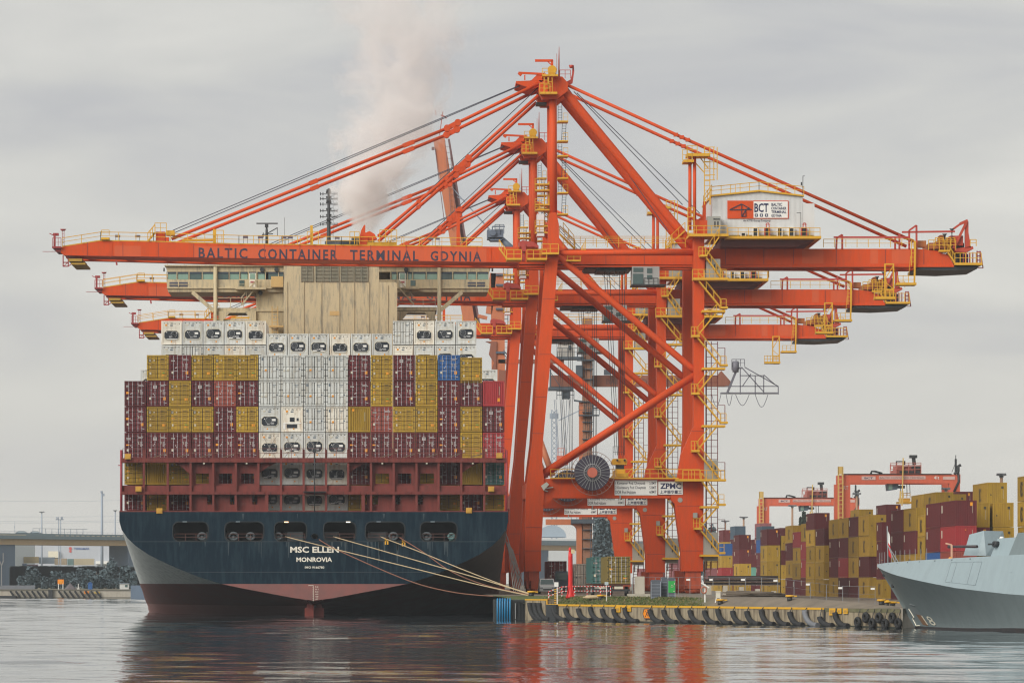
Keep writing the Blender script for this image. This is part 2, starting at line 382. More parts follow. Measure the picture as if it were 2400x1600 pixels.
for i, (px, py) in enumerate(((2010, 1457), (2029, 1446), (2044, 1460), (2060, 1447), (2074, 1461), (2091, 1447), (2105, 1460))):
    s = fs_(px, .32); c = fp(s, HC-(py-HY)*fp(s, 0).y/F, .32); m = MB(); n = 18; o = 0
    for a in range(n):
        for b in range(8):
            th = 2*math.pi*a/n; ph = 2*math.pi*b/8; rr = .33+.15*math.cos(ph)
            q = c+FD*(rr*math.cos(th))+Vector((0, 0, rr*math.sin(th)))+FN*(.17*math.sin(ph)); m.v.append(tuple(q))
    for a in range(n):
        for b in range(8): m.face([a*8+b, ((a+1) % n)*8+b, ((a+1) % n)*8+(b+1) % 8, a*8+(b+1) % 8], True)
    t = m.build('tyre_fender', RUBBER)
    m = MB(); m.tube([c+Vector((0, 0, .4)), fp(s, 1.6, .05)], .03, 5); m.build('hanging_rope', DARK, t)
    tag(t, ['first', 'second', 'third', 'fourth', 'fifth', 'sixth', 'seventh'][i]+' old tyre from the hose fenders, in the '+('upper' if i % 2 else 'lower')+' row on the wall', 'tyre', 'tyres hung as fenders on the quay wall')
for i, (a, b, zt, zb, lab) in enumerate(((1442, 1454, 1.5, .95, 'largest yellow plate under the edge line near the bollard'), (1459, 1466, 1.5, 1.08, 'narrow yellow plate between two larger ones by the bollard'), (1470, 1479, 1.5, 1.05, 'square yellow plate nearest the orange sign'),
     (1944, 1958, 1.62, 1.0, 'large yellow plate at the mossy end of the wall'), (1963, 1972, 1.62, 1.15, 'narrow yellow plate on the mossy wall'), (1977, 1987, 1.62, 1.15, 'square yellow plate nearest the tyres'))):
    m = MB(); fbox(m, fs_(a, .1), fs_(b, .1), zb, zt, .08, .14); p_ = m.build('marker_plate', YELLOW)
    m = MB(); fbox(m, fs_(a+2, .1), fs_(b-2, .1), zb+.12, zt-.16, .14, .15); m.build('faded_mark', M('worn_yellow', (.42, .24, .05), .7, .3, vary=0), p_)
    tag(p_, lab, 'sign', 'yellow plates on the quay wall')
# orange no-anchoring board
sg = thing('warning_sign', 'orange arrow-shaped board with a crossed symbol on the quay wall', 'sign', fp(fs_(1514, .2), .5, .2))
a, b = fs_(1506, .2), fs_(1524, .2)
m = MB(); sh = [(a+.25, .42), (b, .42), (b, 1.33), (a+.25, 1.33), (a-.1, .88)]
n = len(sh); m.v += [tuple(fp(s, z, .16)) for s, z in sh]+[tuple(fp(s, z, .08)) for s, z in sh]
m.face(list(range(n))); m.face([n+i for i in reversed(range(n))])
for i in range(n): j = (i+1) % n; m.face([j, i, n+i, n+j])
m.build('board', M('sign_orange', (.80, .26, .01), .5, .1, vary=0), sg)
m = MB()
for (u0, z0), (u1, z1) in (((.3, .55), (.72, 1.18)), ((.72, .55), (.35, 1.15)), ((.55, 1.2), (.8, 1.02)), ((.8, 1.02), (.78, .8)), ((.2, .42), (1, .42)), ((.2, 1.33), (1, 1.33)), ((1, .42), (1, 1.33)), ((.18, .45), (.0, .88)), ((.0, .88), (.18, 1.3))):
    m.bar(fp(a+(b-a)*u0, z0, .17), fp(a+(b-a)*u1, z1, .17), .05)
m.build('crossed_symbol', LETTER, sg)
# corner dolphin with the blue tubes
dl = thing('corner_dolphin', 'dark sheet-piled dolphin off the quay corner under the ship overhang', 'dolphin', (11.5, 398, 0))
m = MB(); m.box(10.0, 13.05, 397.6, 404.5, -2, 2.05); m.build('pile_block', M('dark_sheet_piles', (.035, .04, .04), .8, .5, vary=0), dl)
m = MB()
for k in range(9): x0 = 11.75+k*.15; m.box(x0, x0+.07, 397.5, 397.6, -1, 1.9)
m.build('sheet_ribs', DARK, dl)
m = MB(); m.box(12.05, 12.12, 397.3, 397.5, .1, 1.7); m.build('ladder_rail', STEEL, dl)
for k in range(6):
    x0 = PX(1166+k*5.9, 397); m = MB(); m.tube([(x0, 397.2, -.4), (x0, 397.2, 1.9), (x0+.02, 397.5, 2.15)], .085, 10)
    tag(m.build('blue_fender_tube', BLUEP), ['first', 'second', 'third', 'fourth', 'fifth', 'sixth'][k]+' blue upright tube from the hull side on the corner dolphin', 'fender tube', 'blue tubes on the corner dolphin')
# far bank
fb = MB(); fb.box(-900, 13, 858, 2600, -2, 1.9); tag(fb.build('far_shore', M('far_ground', (.17, .15, .10), .9, .6, gcol=(.07, .09, .05), vary=0, streak=False, scale=.2)), kind='structure')
fw = thing('far_quay_wall', 'pale far quay wall with slanted dark fenders under the viaduct', 'quay wall', (-60, 857, 0))
m = MB(); m.box(-300, 13, 857, 857.9, -2, 1.7); m.build('wall_face', CONCL, fw)
m = MB(); m.box(-300, 13, 856.8, 857.9, 1.7, 1.95); m.box(-300, 13, 856.7, 857.0, -.5, .25); m.build('coping', M('dull_coping', (.16, .15, .12), .9, .3, vary=0), fw)
for k in range(17):
    px = 24+k*12.6
    if 112 < px < 126: continue
    m = MB(); m.bar(P(px, 1384, 856.4), P(px+11, 1400, 856.4), .42); m.build('slanted_fender', RUBBER, fw)
m = MB(); m.box(PX(113, 856), PX(123, 856), 856.2, 857, -.5, 1.9); m.build('dark_recess', DARK, fw)
m = MB(); m.box(PX(-40, 850), PX(34, 850), 852, 856.5, -.5, .55); tag(m.build('work_pontoon', DARK), 'low dark pontoon moored along the far quay wall', 'pontoon')
# ------------------------------------------------------------ container ship
CX, YS = -9.08, 434.0
ship = thing('container_ship', 'large dark-hulled container ship seen from astern, stacked with containers', 'ship', (CX, YS, 0))
TW = [(1.75, .15), (2.05, 2.2), (2.5, 4.6), (3.1, 7.8), (3.62, 10.3), (4.4, 12.8), (5.33, 15.1), (6.1, 16.8), (6.85, 18.3), (7.8, 19.7), (8.66, 20.6), (9.6, 21.25), (10.5, 21.5), (11.56, 21.5)]
def wT(z):
    if z <= TW[0][0]: return 0.02
    for (a, b), (c, d) in zip(TW, TW[1:]):
        if z <= c: return b+(d-b)*(z-a)/(c-a)
    return 21.5
DZ = 11.56
zl = [-3.5, -2, -1, -.4, 0, .4, .8, 1.3, 1.9, 2.4, 2.9, 3.3, 3.6, 3.9, 4.4, 5, 5.6, 6.2, 6.9, 7.6, 8.3, 9, 9.7, 10.4, 11, DZ]
st = [0, 1.5, 3, 5, 8, 11, 15, 20, 26, 33, 41, 50, 60, 75, 120, 200, 280, 310, 330, 345]
hull = MB()
def hw(z, s):
    w = wT(z+11.5*min(1, s/58)*(1.0 if s < 58 else 1))
    if s > 200: w *= max(.02, 1-((s-200)/146)**2.2)
    return w
for side in (-1, 1):
    o = len(hull.v)
    for s in st:
        for z in zl: hull.v.append((CX+side*hw(z, s), YS+s, z))
    k = len(zl)
    for i in range(len(st)-1):
        for j in range(k-1):
            a = o+i*k+j; q = [a, a+k, a+k+1, a+1]
            if side > 0: q.reverse()
            hull.face(q[::-1] if side < 0 else q[::-1], True)
def hull_mat(name, top, topg, zred, low):
    m = M(name, top, .5, .8, gcol=topg, vary=0, scale=1.3, spec=.06, rng=(.45, .66))
    t = m.node_tree; L = t.links.new; b = t.nodes['Principled BSDF']; src = b.inputs['Base Color'].links[0].from_socket
    g = t.nodes.new('ShaderNodeNewGeometry'); sx = t.nodes.new('ShaderNodeSeparateXYZ'); L(g.outputs['Position'], sx.inputs[0])
    nz = t.nodes.new('ShaderNodeTexNoise'); nz.inputs['Scale'].default_value = .6; nz.inputs['Detail'].default_value = 6; L(g.outputs['Position'], nz.inputs['Vector'])
    def mixz(z0, z1, A, Bcol=None, Bs=None):
        r = t.nodes.new('ShaderNodeMapRange'); r.inputs[1].default_value = z0; r.inputs[2].default_value = z1; L(sx.outputs[2], r.inputs[0])
        x = t.nodes.new('ShaderNodeMix'); x.data_type = 'RGBA'; L(r.outputs[0], x.inputs['Factor']); L(A, x.inputs['A']); L(Bs, x.inputs['B']); return x.outputs['Result']
    r = t.nodes.new('ShaderNodeMapRange'); r.inputs[1].default_value = .35; r.inputs[2].default_value = .65; L(nz.outputs[0], r.inputs[0])
    lo = t.nodes.new('ShaderNodeMix'); lo.data_type = 'RGBA'; L(r.outputs[0], lo.inputs['Factor']); lo.inputs['A'].default_value = (*low, 1); lo.inputs['B'].default_value = (*[c*.7+.03 for c in low], 1)
    pk = t.nodes.new('ShaderNodeRGB'); pk.outputs[0].default_value = (.30, .15, .135, 1)
    a = mixz(1.15, 1.2, pk.outputs[0], Bs=lo.outputs['Result']) if name.startswith('hull_side') else lo.outputs['Result']
    c = mixz(zred-.02, zred+.02, a, Bs=src)
    L(c, b.inputs['Base Color']); return m
hm = hull_mat('hull_side_sunlit', (.60, .63, .61), (.36, .39, .38), 3.6, (.16, .058, .047))  # water side: sunlight on the flare is put into this pale tone
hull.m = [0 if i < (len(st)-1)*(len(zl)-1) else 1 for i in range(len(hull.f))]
hull.build('hull', [hm, hull_mat('hull_quay_side_shaded', (.075, .065, .06), (.11, .085, .07), 3.6, (.10, .035, .03))], ship)  # quay side: rusty grey, darkened to carry the shade on that flare
# transom plate with its mooring openings
TY = YS-.02
outer = [(-wT(z), z) for z, _ in reversed(TW)]+[(wT(z), z) for z, _ in TW[1:]]
def rrect(x0, x1, z0, z1, r, n=4):
    out = []
    for cx_, cz, a0 in ((x1-r, z0+r, -90), (x1-r, z1-r, 0), (x0+r, z1-r, 90), (x0+r, z0+r, 180)):
        for i in range(n+1):
            a = R(a0+90*i/n); out.append((cx_+r*math.cos(a), cz+r*math.sin(a)))
    return out
def lx(px): return PX(px, YS)-CX
def lz(py): return PZ(py, YS)
ops = [(406, 487), (528, 617), (644, 717.5), (759, 833), (857.5, 947.5), (986, 1070)]
holes = [rrect(lx(a), lx(b), lz(1266.5), lz(1223), .62) for a, b in ops]
pan = [(lx(737.5)+.38*math.cos(i*math.pi/8), lz(1255.5)+.28*math.sin(i*math.pi/8)) for i in range(16)]
holes.append(pan)
loops = [outer]+[list(reversed(h)) for h in holes]
flat = [q for l in loops for q in l]
tri = tessellate_polygon([[Vector((a, b, 0)) for a, b in l] for l in loops])
tm = MB(); tm.v = [(CX+a, TY, b) for a, b in flat]
for t in tri:
    a, b, c = (Vector(flat[i]) for i in t)
    tm.face(list(t) if (b-a).cross(c-a) > 0 else list(reversed(t)))
tr = tm.build('transom', hull_mat('transom_paint', (.006, .018, .030), (.022, .042, .056), 3.6, (.25, .105, .095)), ship)
m = MB(); m.i = 0
for body, x0, x1, y0, y1, off in (("MSC ELLEN", 680, 794.5, 1294.5, 1280, .03), ("MONROVIA", 694.5, 778.5, 1316, 1305, .03), ("IMO 9166780", 714.5, 760, 1331.5, 1326, .02)):
    m = MB(); m.text(body, PX(x0, TY), PX(x1, TY), PZ(y0, TY), PZ(y1, TY), TY-.02, off); m.build('lettering', M('stern_lettering_white', (.80, .76, .66), .5, .1, vary=0), tr)
m = MB()
for py in (1268.5, 1340): w_ = wT(lz(py))-.1; m.box(CX-w_, CX+w_, TY-.03, TY, lz(py)-.03, lz(py)+.03)
m.build('plate_seam', M('seam_slate', (.035, .05, .06), .5, .2, vary=0), tr)
m = MB(); rnd = random.Random(8)
for i in range(70):
    px = rnd.choice([rnd.uniform(410, 485), rnd.uniform(530, 615), rnd.uniform(646, 716), rnd.uniform(760, 832), rnd.uniform(860, 945), rnd.uniform(988, 1068), rnd.uniform(300, 1170)]); y0 = 1268 if rnd.random() < .6 else 1203; w_ = rnd.uniform(.03, .16); ln = rnd.uniform(.4, 2.4); x = PX(px, TY); z = lz(y0)
    if abs(x-CX) < wT(z-ln)-.3 and not (y0 < 1210 and ln > .8): m.poly([(x-w_, TY-.012, z), (x+w_, TY-.012, z), (x+w_*.3, TY-.012, z-ln), (x-w_*.3, TY-.012, z-ln)][::-1])
m.build('salt_streak', M('streak_grey_blue', (.036, .056, .068), .6, .3, vary=0), tr)
m = MB()
for i in range(6):
    z0 = 3.35-i*.27; m.text(str(52-i), CX+.15, CX+.5, z0-.14, z0, TY-.02)
m.bar((CX-.05, TY-.03, 1.7), (CX-.05, TY-.03, 3.45), .04)
for i in range(9): m.box(CX-.13, CX-.02, TY-.04, TY-.02, 1.8+i*.2, 1.84+i*.2)
m.box(CX-.6, CX-.1, TY-.04, TY-.02, 3.4, 3.46)
m.build('draft_mark', M('draft_mark_white', (.7, .64, .55), .6, .1, vary=0), tr)
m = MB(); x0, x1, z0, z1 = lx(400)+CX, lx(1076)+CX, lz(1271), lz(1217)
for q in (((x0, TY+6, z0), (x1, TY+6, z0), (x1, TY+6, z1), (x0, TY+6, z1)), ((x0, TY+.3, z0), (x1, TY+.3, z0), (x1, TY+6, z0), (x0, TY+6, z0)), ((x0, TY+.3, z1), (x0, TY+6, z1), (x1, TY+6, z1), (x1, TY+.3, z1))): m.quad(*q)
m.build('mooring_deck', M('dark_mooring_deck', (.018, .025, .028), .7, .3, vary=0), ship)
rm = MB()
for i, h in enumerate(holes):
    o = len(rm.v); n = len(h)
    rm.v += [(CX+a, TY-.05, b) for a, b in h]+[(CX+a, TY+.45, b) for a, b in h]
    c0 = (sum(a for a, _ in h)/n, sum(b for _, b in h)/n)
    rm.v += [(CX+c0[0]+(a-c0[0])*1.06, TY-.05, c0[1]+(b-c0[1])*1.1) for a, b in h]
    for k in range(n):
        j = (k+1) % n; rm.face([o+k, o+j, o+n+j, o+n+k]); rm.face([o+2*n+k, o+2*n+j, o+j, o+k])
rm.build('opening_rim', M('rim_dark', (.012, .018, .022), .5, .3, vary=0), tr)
LAMPW = bpy.data.materials.new('deck_lamp_glow'); LAMPW.use_nodes = True
_b = LAMPW.node_tree.nodes['Principled BSDF']; _b.inputs['Emission Color'].default_value = (1, .5, .12, 1); _b.inputs['Emission Strength'].default_value = 1.6
LAMPP = bpy.data.materials.new('pale_lamp_glow'); LAMPP.use_nodes = True
_b = LAMPP.node_tree.nodes['Principled BSDF']; _b.inputs['Emission Color'].default_value = (1, .85, .6, 1); _b.inputs['Emission Strength'].default_value = .9
for i, (a, b) in enumerate(ops):
    m = MB(); m.rail((PX(a+3, YS), TY+.35, lz(1266)), (PX(b-3, YS), TY+.35, lz(1266)), .75, 1.3, .05); m.build('opening_rail', M('rail_brown', (.13, .06, .05), .6, .2, vary=0), ship)
    lp = {2: (671, LAMPW), 3: (816, LAMPP)}.get(i, ((a*2+b)/3, None)); px = lp[0]
    if lp[1]:
        m = MB(); m.box(PX(px-5, YS), PX(px+5, YS), TY-.06, TY+.05, lz(1224), lz(1221.5)); m.build('deck_lamp', lp[1], ship)
    else:
        m = MB(); m.box(PX(px-5, YS), PX(px+5, YS), TY-.1, TY+.05, lz(1223), lz(1220.8)); m.build('lamp_hood', M('hood_grey', (.2, .25, .28), .5, .1, vary=0), ship)
fairm = M('fairlead_grey', (.075, .095, .105), .5, .3, vary=0)
for px, r_ in ((473, .42), (547, .47), (587, .42), (652, .4), (922, .45), (1000, .45), (1058, .33)):
    m = MB(); cxp, czp = PX(px, YS), lz(1256)
    m.tube([(cxp+r_*math.cos(a*math.pi/6), TY+.5, czp+r_*.85*math.sin(a*math.pi/6)) for a in range(13)], .13, 6)
    m.tube([(cxp, TY+.8, czp-.6), (cxp, TY+.8, czp+.1)], .25, 8); m.build('fairlead', fairm if px != 1058 else M('teal_cover', (.12, .23, .23), .6, .2, vary=0), ship)
for px in (505, 690, 770, 885):
    m = MB(); x0 = PX(px, YS); m.box(x0-.9, x0+.9, TY+2, TY+4, lz(1268), lz(1245)); m.tube([(x0-1.1, TY+2.6, lz(1256)), (x0+1.1, TY+2.6, lz(1256))], .55, 10); m.build('mooring_winch', fairm, ship)
m = MB(); m.box(CX-1.05, CX+1.05, YS+1.5, YS+6, -3, .95); m.prism([(CX-.85, .95), (CX+.85, .95), (CX+.75, 1.9), (CX-.75, 1.9)], YS+1.8, YS+5.5); m.build('rudder', M('rudder_red', (.20, .035, .025), .6, .4, vary=0), ship)
m = MB(); m.box(CX-21.5, CX+21.5, YS, YS+300, DZ-.15, DZ); m.box(CX-21.5, CX+21.5, YS, YS+.15, DZ, DZ+.12); m.build('deck', RUSTRED, ship)
# lashing bridge over the stern
lb = MB(); LY = YS+.25
def bx(px): return PX(px, LY)
pz = lambda py: PZ(py, LY)
posts = [284, 337, 393, 446.5, 499.6, 552.3, 605.5, 658.6, 711.5, 764, 816, 869.5, 922.6, 976, 1028, 1081, 1135, 1187]
for i, px in enumerate(posts):
    z0 = DZ
    if px in (605.5, 816): z0 = pz(1150)
    lb.box(bx(px-2.6), bx(px+2.6), LY, LY+.5, z0, pz(1053) if i not in (0, 17) else pz(1054))
lb.box(bx(621), bx(629), LY-.02, LY+.5, DZ, pz(1150)); lb.box(bx(847), bx(855), LY-.02, LY+.5, DZ, pz(1150))
lb.box(bx(284), bx(1187), LY-.12, LY+2.7, pz(1083), pz(1073)); lb.box(bx(284), bx(1187), LY-.12, LY+2.7, pz(1158), pz(1151))
for i in range(17):
    a, b = posts[i], posts[i+1]
    for t in (.25, .5, .75):                                     # small brackets under the beams
        x0 = bx(a+(b-a)*t); lb.box(x0-.05, x0+.05, LY-.2, LY-.12, pz(1083), pz(1073)); lb.box(x0-.05, x0+.05, LY-.2, LY-.12, pz(1158), pz(1151))
lbo = lb.build('lashing_bridge', RUSTRED, ship)
m = MB(); m.box(bx(284), bx(1187), LY+.3, LY+.5, pz(1150.9), pz(1137)); m.build('bulwark_strip', RUSTRED, lbo)
def plate(a, b, y0, y1, win):
    m = MB()
    wx0, wx1, wy0, wy1 = win
    xs_ = [bx(a), bx(wx0), bx(wx1), bx(b)]; zs_ = [pz(y1), pz(wy1), pz(wy0), pz(y0)]
    for i in range(3):
        for j in range(3):
            if i == 1 and j == 1: continue
            m.box(xs_[i], xs_[i+1], LY+.75, LY+.85, zs_[j], zs_[j+1])
    m.build('bulkhead_plate', RUSTRED, lbo)
for a, b, w in ((449.1, 497, (458, 488.5)), (502.2, 549.7, (512, 543)), (554.9, 603, (565, 595)), (872, 920, (880, 912)), (925.2, 973.4, (933, 964)), (978.6, 1025.4, (985, 1017))):
    plate(a, b, 1083, 1137, (*w, 1108.5, 1132.5))
for a, b, w in ((449.1, 497, (485, 496)), (502.2, 549.7, (538, 549)), (554.9, 621, (590.5, 603)), (855, 867, (856, 860)), (867, 920, (873, 886)), (925.2, 973.4, (928, 938)), (978.6, 1025.4, (980, 991))):
    plate(a, b, 1158, 1198, (*w, 1160, 1181))
for px, fl in ((393, 1), (605.5, 1), (816, 1), (1081, 1)):        # curved gusset corners
    m = MB(); x0 = bx(px+2.6) if px != 816 else bx(px+2.6)
    pts = [(bx(px+2.6), pz(1083)), (bx(px+50), pz(1083))]+[(bx(px+50-47.4*t), pz(1083+24*t**1.6)) for t in (.25, .5, .75, 1)]
    if px in (393,): pts = [(bx(px+50), pz(1083)), (bx(px+12), pz(1083))]+[(bx(px+12+38*t), pz(1083+26*t**1.4)) for t in (.3, .6, 1)]
    m.prism(pts, LY+.6, LY+.7); m.build('gusset', RUSTRED, lbo)
m = MB(); m.rail((bx(288), LY-.1, pz(1073)), (bx(1184), LY-.1, pz(1073)), 1.05, 1.25, .045); m.build('walkway_rail', M('rail_red', (.17, .045, .04), .6, .2, vary=0), lbo)
LR = M('rod_brown', (.22, .15, .10), .6, .3, vary=0)
for k in (1, 2, 3, 4, 11, 12, 13, 14, 15):
    a = posts[k]; m = MB(); m.bar((bx(a+22), LY+.5, pz(1071)), (bx(a+62), LY+1.2, pz(1059)), .09); m.build('lashing_rod', LR, lbo)
for k in (6, 7, 8):
    a = posts[k]
    for q0, q1 in ((8, 40), (40, 10)): m = MB(); m.bar((bx(a+q0), LY+.6, pz(1072)), (bx(a+q1), LY+2.9, pz(1022)), .035); m.build('lashing_rod', M('rod_grey', (.25, .24, .22), .6, .3, vary=0), lbo)
for px, py in ((300, 1070), (325, 1146), (374, 1197), (1170, 1068), (1151, 1146), (1099, 1196)):
    m = MB(); x0 = bx(px); z0 = pz(py); m.box(x0-.33, x0+.33, LY-.45, LY-.15, z0-.28, z0+.32); m.box(x0-.25, x0+.25, LY-.5, LY-.45, z0-.2, z0+.1); m.build('gear_box', M('ochre_box', (.55, .30, .04), .6, .4, vary=0), lbo)
for px in (478, 578, 896, 1000, 1108):
    m = MB(); m.box(bx(px-2), bx(px+2), LY-.1, LY+.1, pz(1087), pz(1084)); m.build('work_light', PALE, lbo)
m = MB(); m.tube([(bx(737.5), LY-.5, DZ), (bx(737.5), LY-.5, pz(1046))], .06, 6); m.box(bx(733), bx(742), LY-.7, LY-.3, pz(1060), pz(1052)); m.box(bx(711), bx(764), LY-.9, LY, pz(1153), pz(1151)); m.build('stern_light_mast', DARK, lbo)
m = MB(); m.box(bx(277), bx(283), LY, LY+.3, pz(1091), pz(1089)); m.tube([(bx(284), LY, DZ-.5), (bx(284), LY, pz(1054))], .1, 6); m.tube([(bx(1187), LY, DZ-.5), (bx(1187), LY, pz(1054))], .1, 6); m.build('side_stanchion', M('magenta_red', (.32, .04, .06), .5, .2, vary=0), lbo)
m = MB()                                                           # gangway and fall wires down the quay side
for i in range(7): m.bar(P(1190+i*2, 1270+i*3, 462), P(1204+i*4.5, 1385, 425+i*2), .07)
m.build('side_wire', M('wire_grey', (.22, .22, .2), .6, .2, vary=0), ship)
m = MB(); a, b = P(1186, 1268, 470), P(1216, 1362, 452); m.stair(a, b, 1.2); m.build('gangway', M('gangway_grey', (.3, .3, .29), .6, .2, vary=0), ship)
# superstructure
YC = 505.0
cx = lambda px, Y=YC: PX(px, Y)
cz = lambda py, Y=YC: PZ(py, Y)
m = MB(); m.box(cx(665), cx(888), YC, YC+11, DZ, cz(588))
for px in (673, 712, 753, 795, 830, 865): m.box(cx(px-.7), cx(px+.7), YC-.1, YC, cz(790), cz(660))
cas = m.build('funnel_casing', BEIGE, ship)
m = MB(); m.prism([(cx(888.02), DZ), (cx(931), DZ), (cx(931), cz(668)), (cx(929.5), cz(663)), (cx(925), cz(661)), (cx(888.02), cz(661))], YC+.05, YC+10.9); m.box(cx(908), cx(909.6), YC-.05, YC+.05, cz(790), cz(668)); m.build('side_trunk', BEIGE, cas)
for a, b in ((706, 733), (740, 793), (799, 828), (832, 862)):
    m = MB(); z0, z1 = cz(660), cz(588); n = 22
    for i in range(n):
        za = z0+(z1-z0)*i/n; m.quad((cx(a), YC-.14, za), (cx(b), YC-.14, za), (cx(b), YC-.02, za+(z1-z0)/n*.8), (cx(a), YC-.02, za+(z1-z0)/n*.8))
    for k in range(1+int((b-a)//20)+1): xx = a+(b-a)*k/(int((b-a)//20)+1); m.box(cx(xx)-.05, cx(xx)+.05, YC-.16, YC, z0, z1)
    m.build('louvre_panel', BEIGEG, cas)
m = MB(); m.box(cx(773), cx(797), YC-.06, YC, cz(739), cz(729)); m.build('access_hatch', M('ochre_cream', (.58, .38, .15), .6, .3, vary=0), cas)
m = MB(); m.tube([(cx(800), YC+4, cz(590)), (cx(800), YC+4, cz(560))], 2.2, 14); m.tube([(cx(850), YC+5, cz(590)), (cx(850), YC+5, cz(548))], 1.5, 12); m.build('funnel', DARK, cas)
YB = 520.0
bxx = lambda px: PX(px, YB)
bz = lambda py: PZ(py, YB)
m = MB()
m.prism([(bxx(394), bz(684)), (bxx(1143), bz(684)), (bxx(1146), bz(676)), (bxx(1148), bz(655)), (bxx(1148), bz(655)), (bxx(390), bz(655)), (bxx(392), bz(676))], YB, YB+9)
m.prism([(bxx(392), bz(637)), (bxx(1146), bz(637)), (bxx(1149), bz(624)), (bxx(388), bz(624))], YB, YB+9)
m.box(bxx(386), bxx(1151), YB-.5, YB+9.4, bz(624), bz(621.5))
m.box(bxx(391), bxx(1147), YB-.25, YB, bz(676.5), bz(674.5))
for px in (391, 414.5, 443, 474, 509, 537, 562, 582, 602, 622, 653, 916, 931, 955, 967, 999, 1030, 1061, 1095, 1117, 1146): m.box(bxx(px-1), bxx(px+1), YB, YB+.3, bz(655), bz(637))
m.box(bxx(392), bxx(1146), YB+4.2, YB+4.5, bz(655), bz(637))
m.box(bxx(508), bxx(1022), YB+.4, YB+11, DZ, bz(748)); m.box(bxx(600), bxx(930), YB+.4, YB+11, bz(748), bz(684))
m.box(bxx(503), bxx(668), YB+.2, YB+9, bz(729), bz(721)); m.box(bxx(930), bxx(1024), YB+.2, YB+9, bz(727), bz(719))
br = m.build('bridge_house', BEIGE, ship)
wins = [(392, 414), (415.5, 442), (444, 473), (475, 508), (510, 536), (538, 561), (563, 581), (583.5, 601), (604, 621), (628, 665), (917, 930), (933, 954), (956, 966), (968, 998), (1000, 1029), (1031, 1060), (1062, 1094), (1096, 1116), (1118, 1145)]
for i, (a, b) in enumerate(wins):
    m = MB(); m.box(bxx(a+1), bxx(b-1), YB+.12, YB+.18, bz(654.5), bz(640.5)); w = m.build('window', GLASSG if i not in (9, 15, 2, 4) else GLASSM, br)
    m = MB(); m.box(bxx(a+1), bxx(b-1), YB+.02, YB+.1, bz(641), bz(637.5)); m.build('blind', M('window_shade_blue', (.03, .05, .08), .5, .1, vary=0), w)
for a, b in ((397, 440), (1096, 1137)):
    m = MB(); m.box(bxx(a), bxx(b), YB-.03, YB+.02, bz(672), bz(661)); m.build('vent_grille', M('grille_violet', (.06, .065, .10), .6, .2, vary=0), br)
    m = MB(); m.bar((bxx((a+b)/2), YB-.05, bz(672)), (bxx((a+b)/2), YB-.05, bz(661)), .12); m.bar((bxx(a), YB-.05, bz(666.5)), (bxx(b), YB-.05, bz(666.5)), .1); m.build('grille_bar', BEIGE, br)
for a, b in ((561, 573), (962, 974)):
    m = MB(); m.box(bxx(a), bxx(b), YB-.04, YB+.02, bz(670), bz(657)); m.build('small_window', GLASSM, br)
for px in (592, 943):
    m = MB(); m.box(bxx(px-8), bxx(px+8), YB-.05, YB+.02, bz(673), bz(640)); d_ = m.build('wing_door', CC, br)
    m = MB(); m.box(bxx(px-6), bxx(px+6), YB-.09, YB-.05, bz(654), bz(641)); m.build('door_window', GLASSG, d_)
    m = MB(); m.box(bxx(px-5), bxx(px+5), YB-.09, YB-.05, bz(663), bz(659)); m.build('notice', M('notice_red', (.4, .1, .1), .6, .1, vary=0), d_)
m = MB(); m.box(bxx(636), bxx(664), YB-1.2, YB-.1, bz(674), bz(649)); m.build('locker', M('ochre_cream', None), br)
for a, b, px in ((451, 502, 505), (1083, 1030, 1029.5)):
    m = MB(); m.tube([(bxx(px), YB-.3, DZ), (bxx(px), YB-.3, bz(626))], .27, 10); m.build('wing_post', BEIGE, br)
    m = MB(); m.bar((bxx(a), YB-.2, bz(685)), (bxx(b), YB-.2, bz(729)), .5); m.build('wing_brace', BEIGE, br)
for sgn, x0, x1 in ((1, 512, 600), (-1, 930, 1020)):
    m = MB(); m.prism([(bxx(x0), bz(729)), (bxx(x1), bz(729)), (bxx(x1), bz(752)), (bxx(x1-10), bz(752)), (bxx(x1-24), bz(733)), (bxx(x0+26), bz(733)), (bxx(x0+10), bz(752)), (bxx(x0), bz(752))], YB-.1, YB+.3); m.build('arch_frame', BEIGE, br)
m = MB(); m.stair((bxx(566), YB-1, bz(716)), (bxx(602), YB-1, bz(673)), .9); m.rail((bxx(557), YB-.7, bz(679)), (bxx(620), YB-.7, bz(679)), 1.3, 1.3); m.box(bxx(553), bxx(624), YB-1.8, YB, bz(680), bz(676))
m.rail((bxx(510), YB-.2, bz(720)), (bxx(602), YB-.2, bz(720)), 1.2, 1.6); m.build('wing_stair', BEIGE, br)
m = MB(); m.stair((bxx(970), YB-1, bz(714)), (bxx(936), YB-1, bz(676)), .9); m.box(bxx(950), bxx(983), YB-1.6, YB, bz(679), bz(674)); m.rail((bxx(935), YB-.2, bz(718)), (bxx(1020), YB-.2, bz(718)), 1.0, 1.6); m.build('wing_stair', BEIGE, br)
m = MB(); m.ladder((bxx(638), YB-.6, DZ+12), (bxx(638), YB-.6, bz(718)), (.75, 0, 0), .42, .13); m.box(bxx(632), bxx(665), YB-1.4, YB, bz(768), bz(764)); m.build('ladder', M('ochre_cream', None), br)
m = MB()
for px, py, r_ in ((614.5, 632, .3), (648, 632, .28), (610.5, 686, .3), (952, 632, .3)): m.tube([(bxx(px), YB-.3, bz(py)), (bxx(px), YB+.1, bz(py))], r_, 12)
m.build('searchlight', DARK, br)
m = MB(); m.rail((bxx(392), YB+.2, bz(621.5)), (bxx(1146), YB+.2, bz(621.5)), 1.0, 2.2, .05); m.build('roof_rail', BEIGE, br)
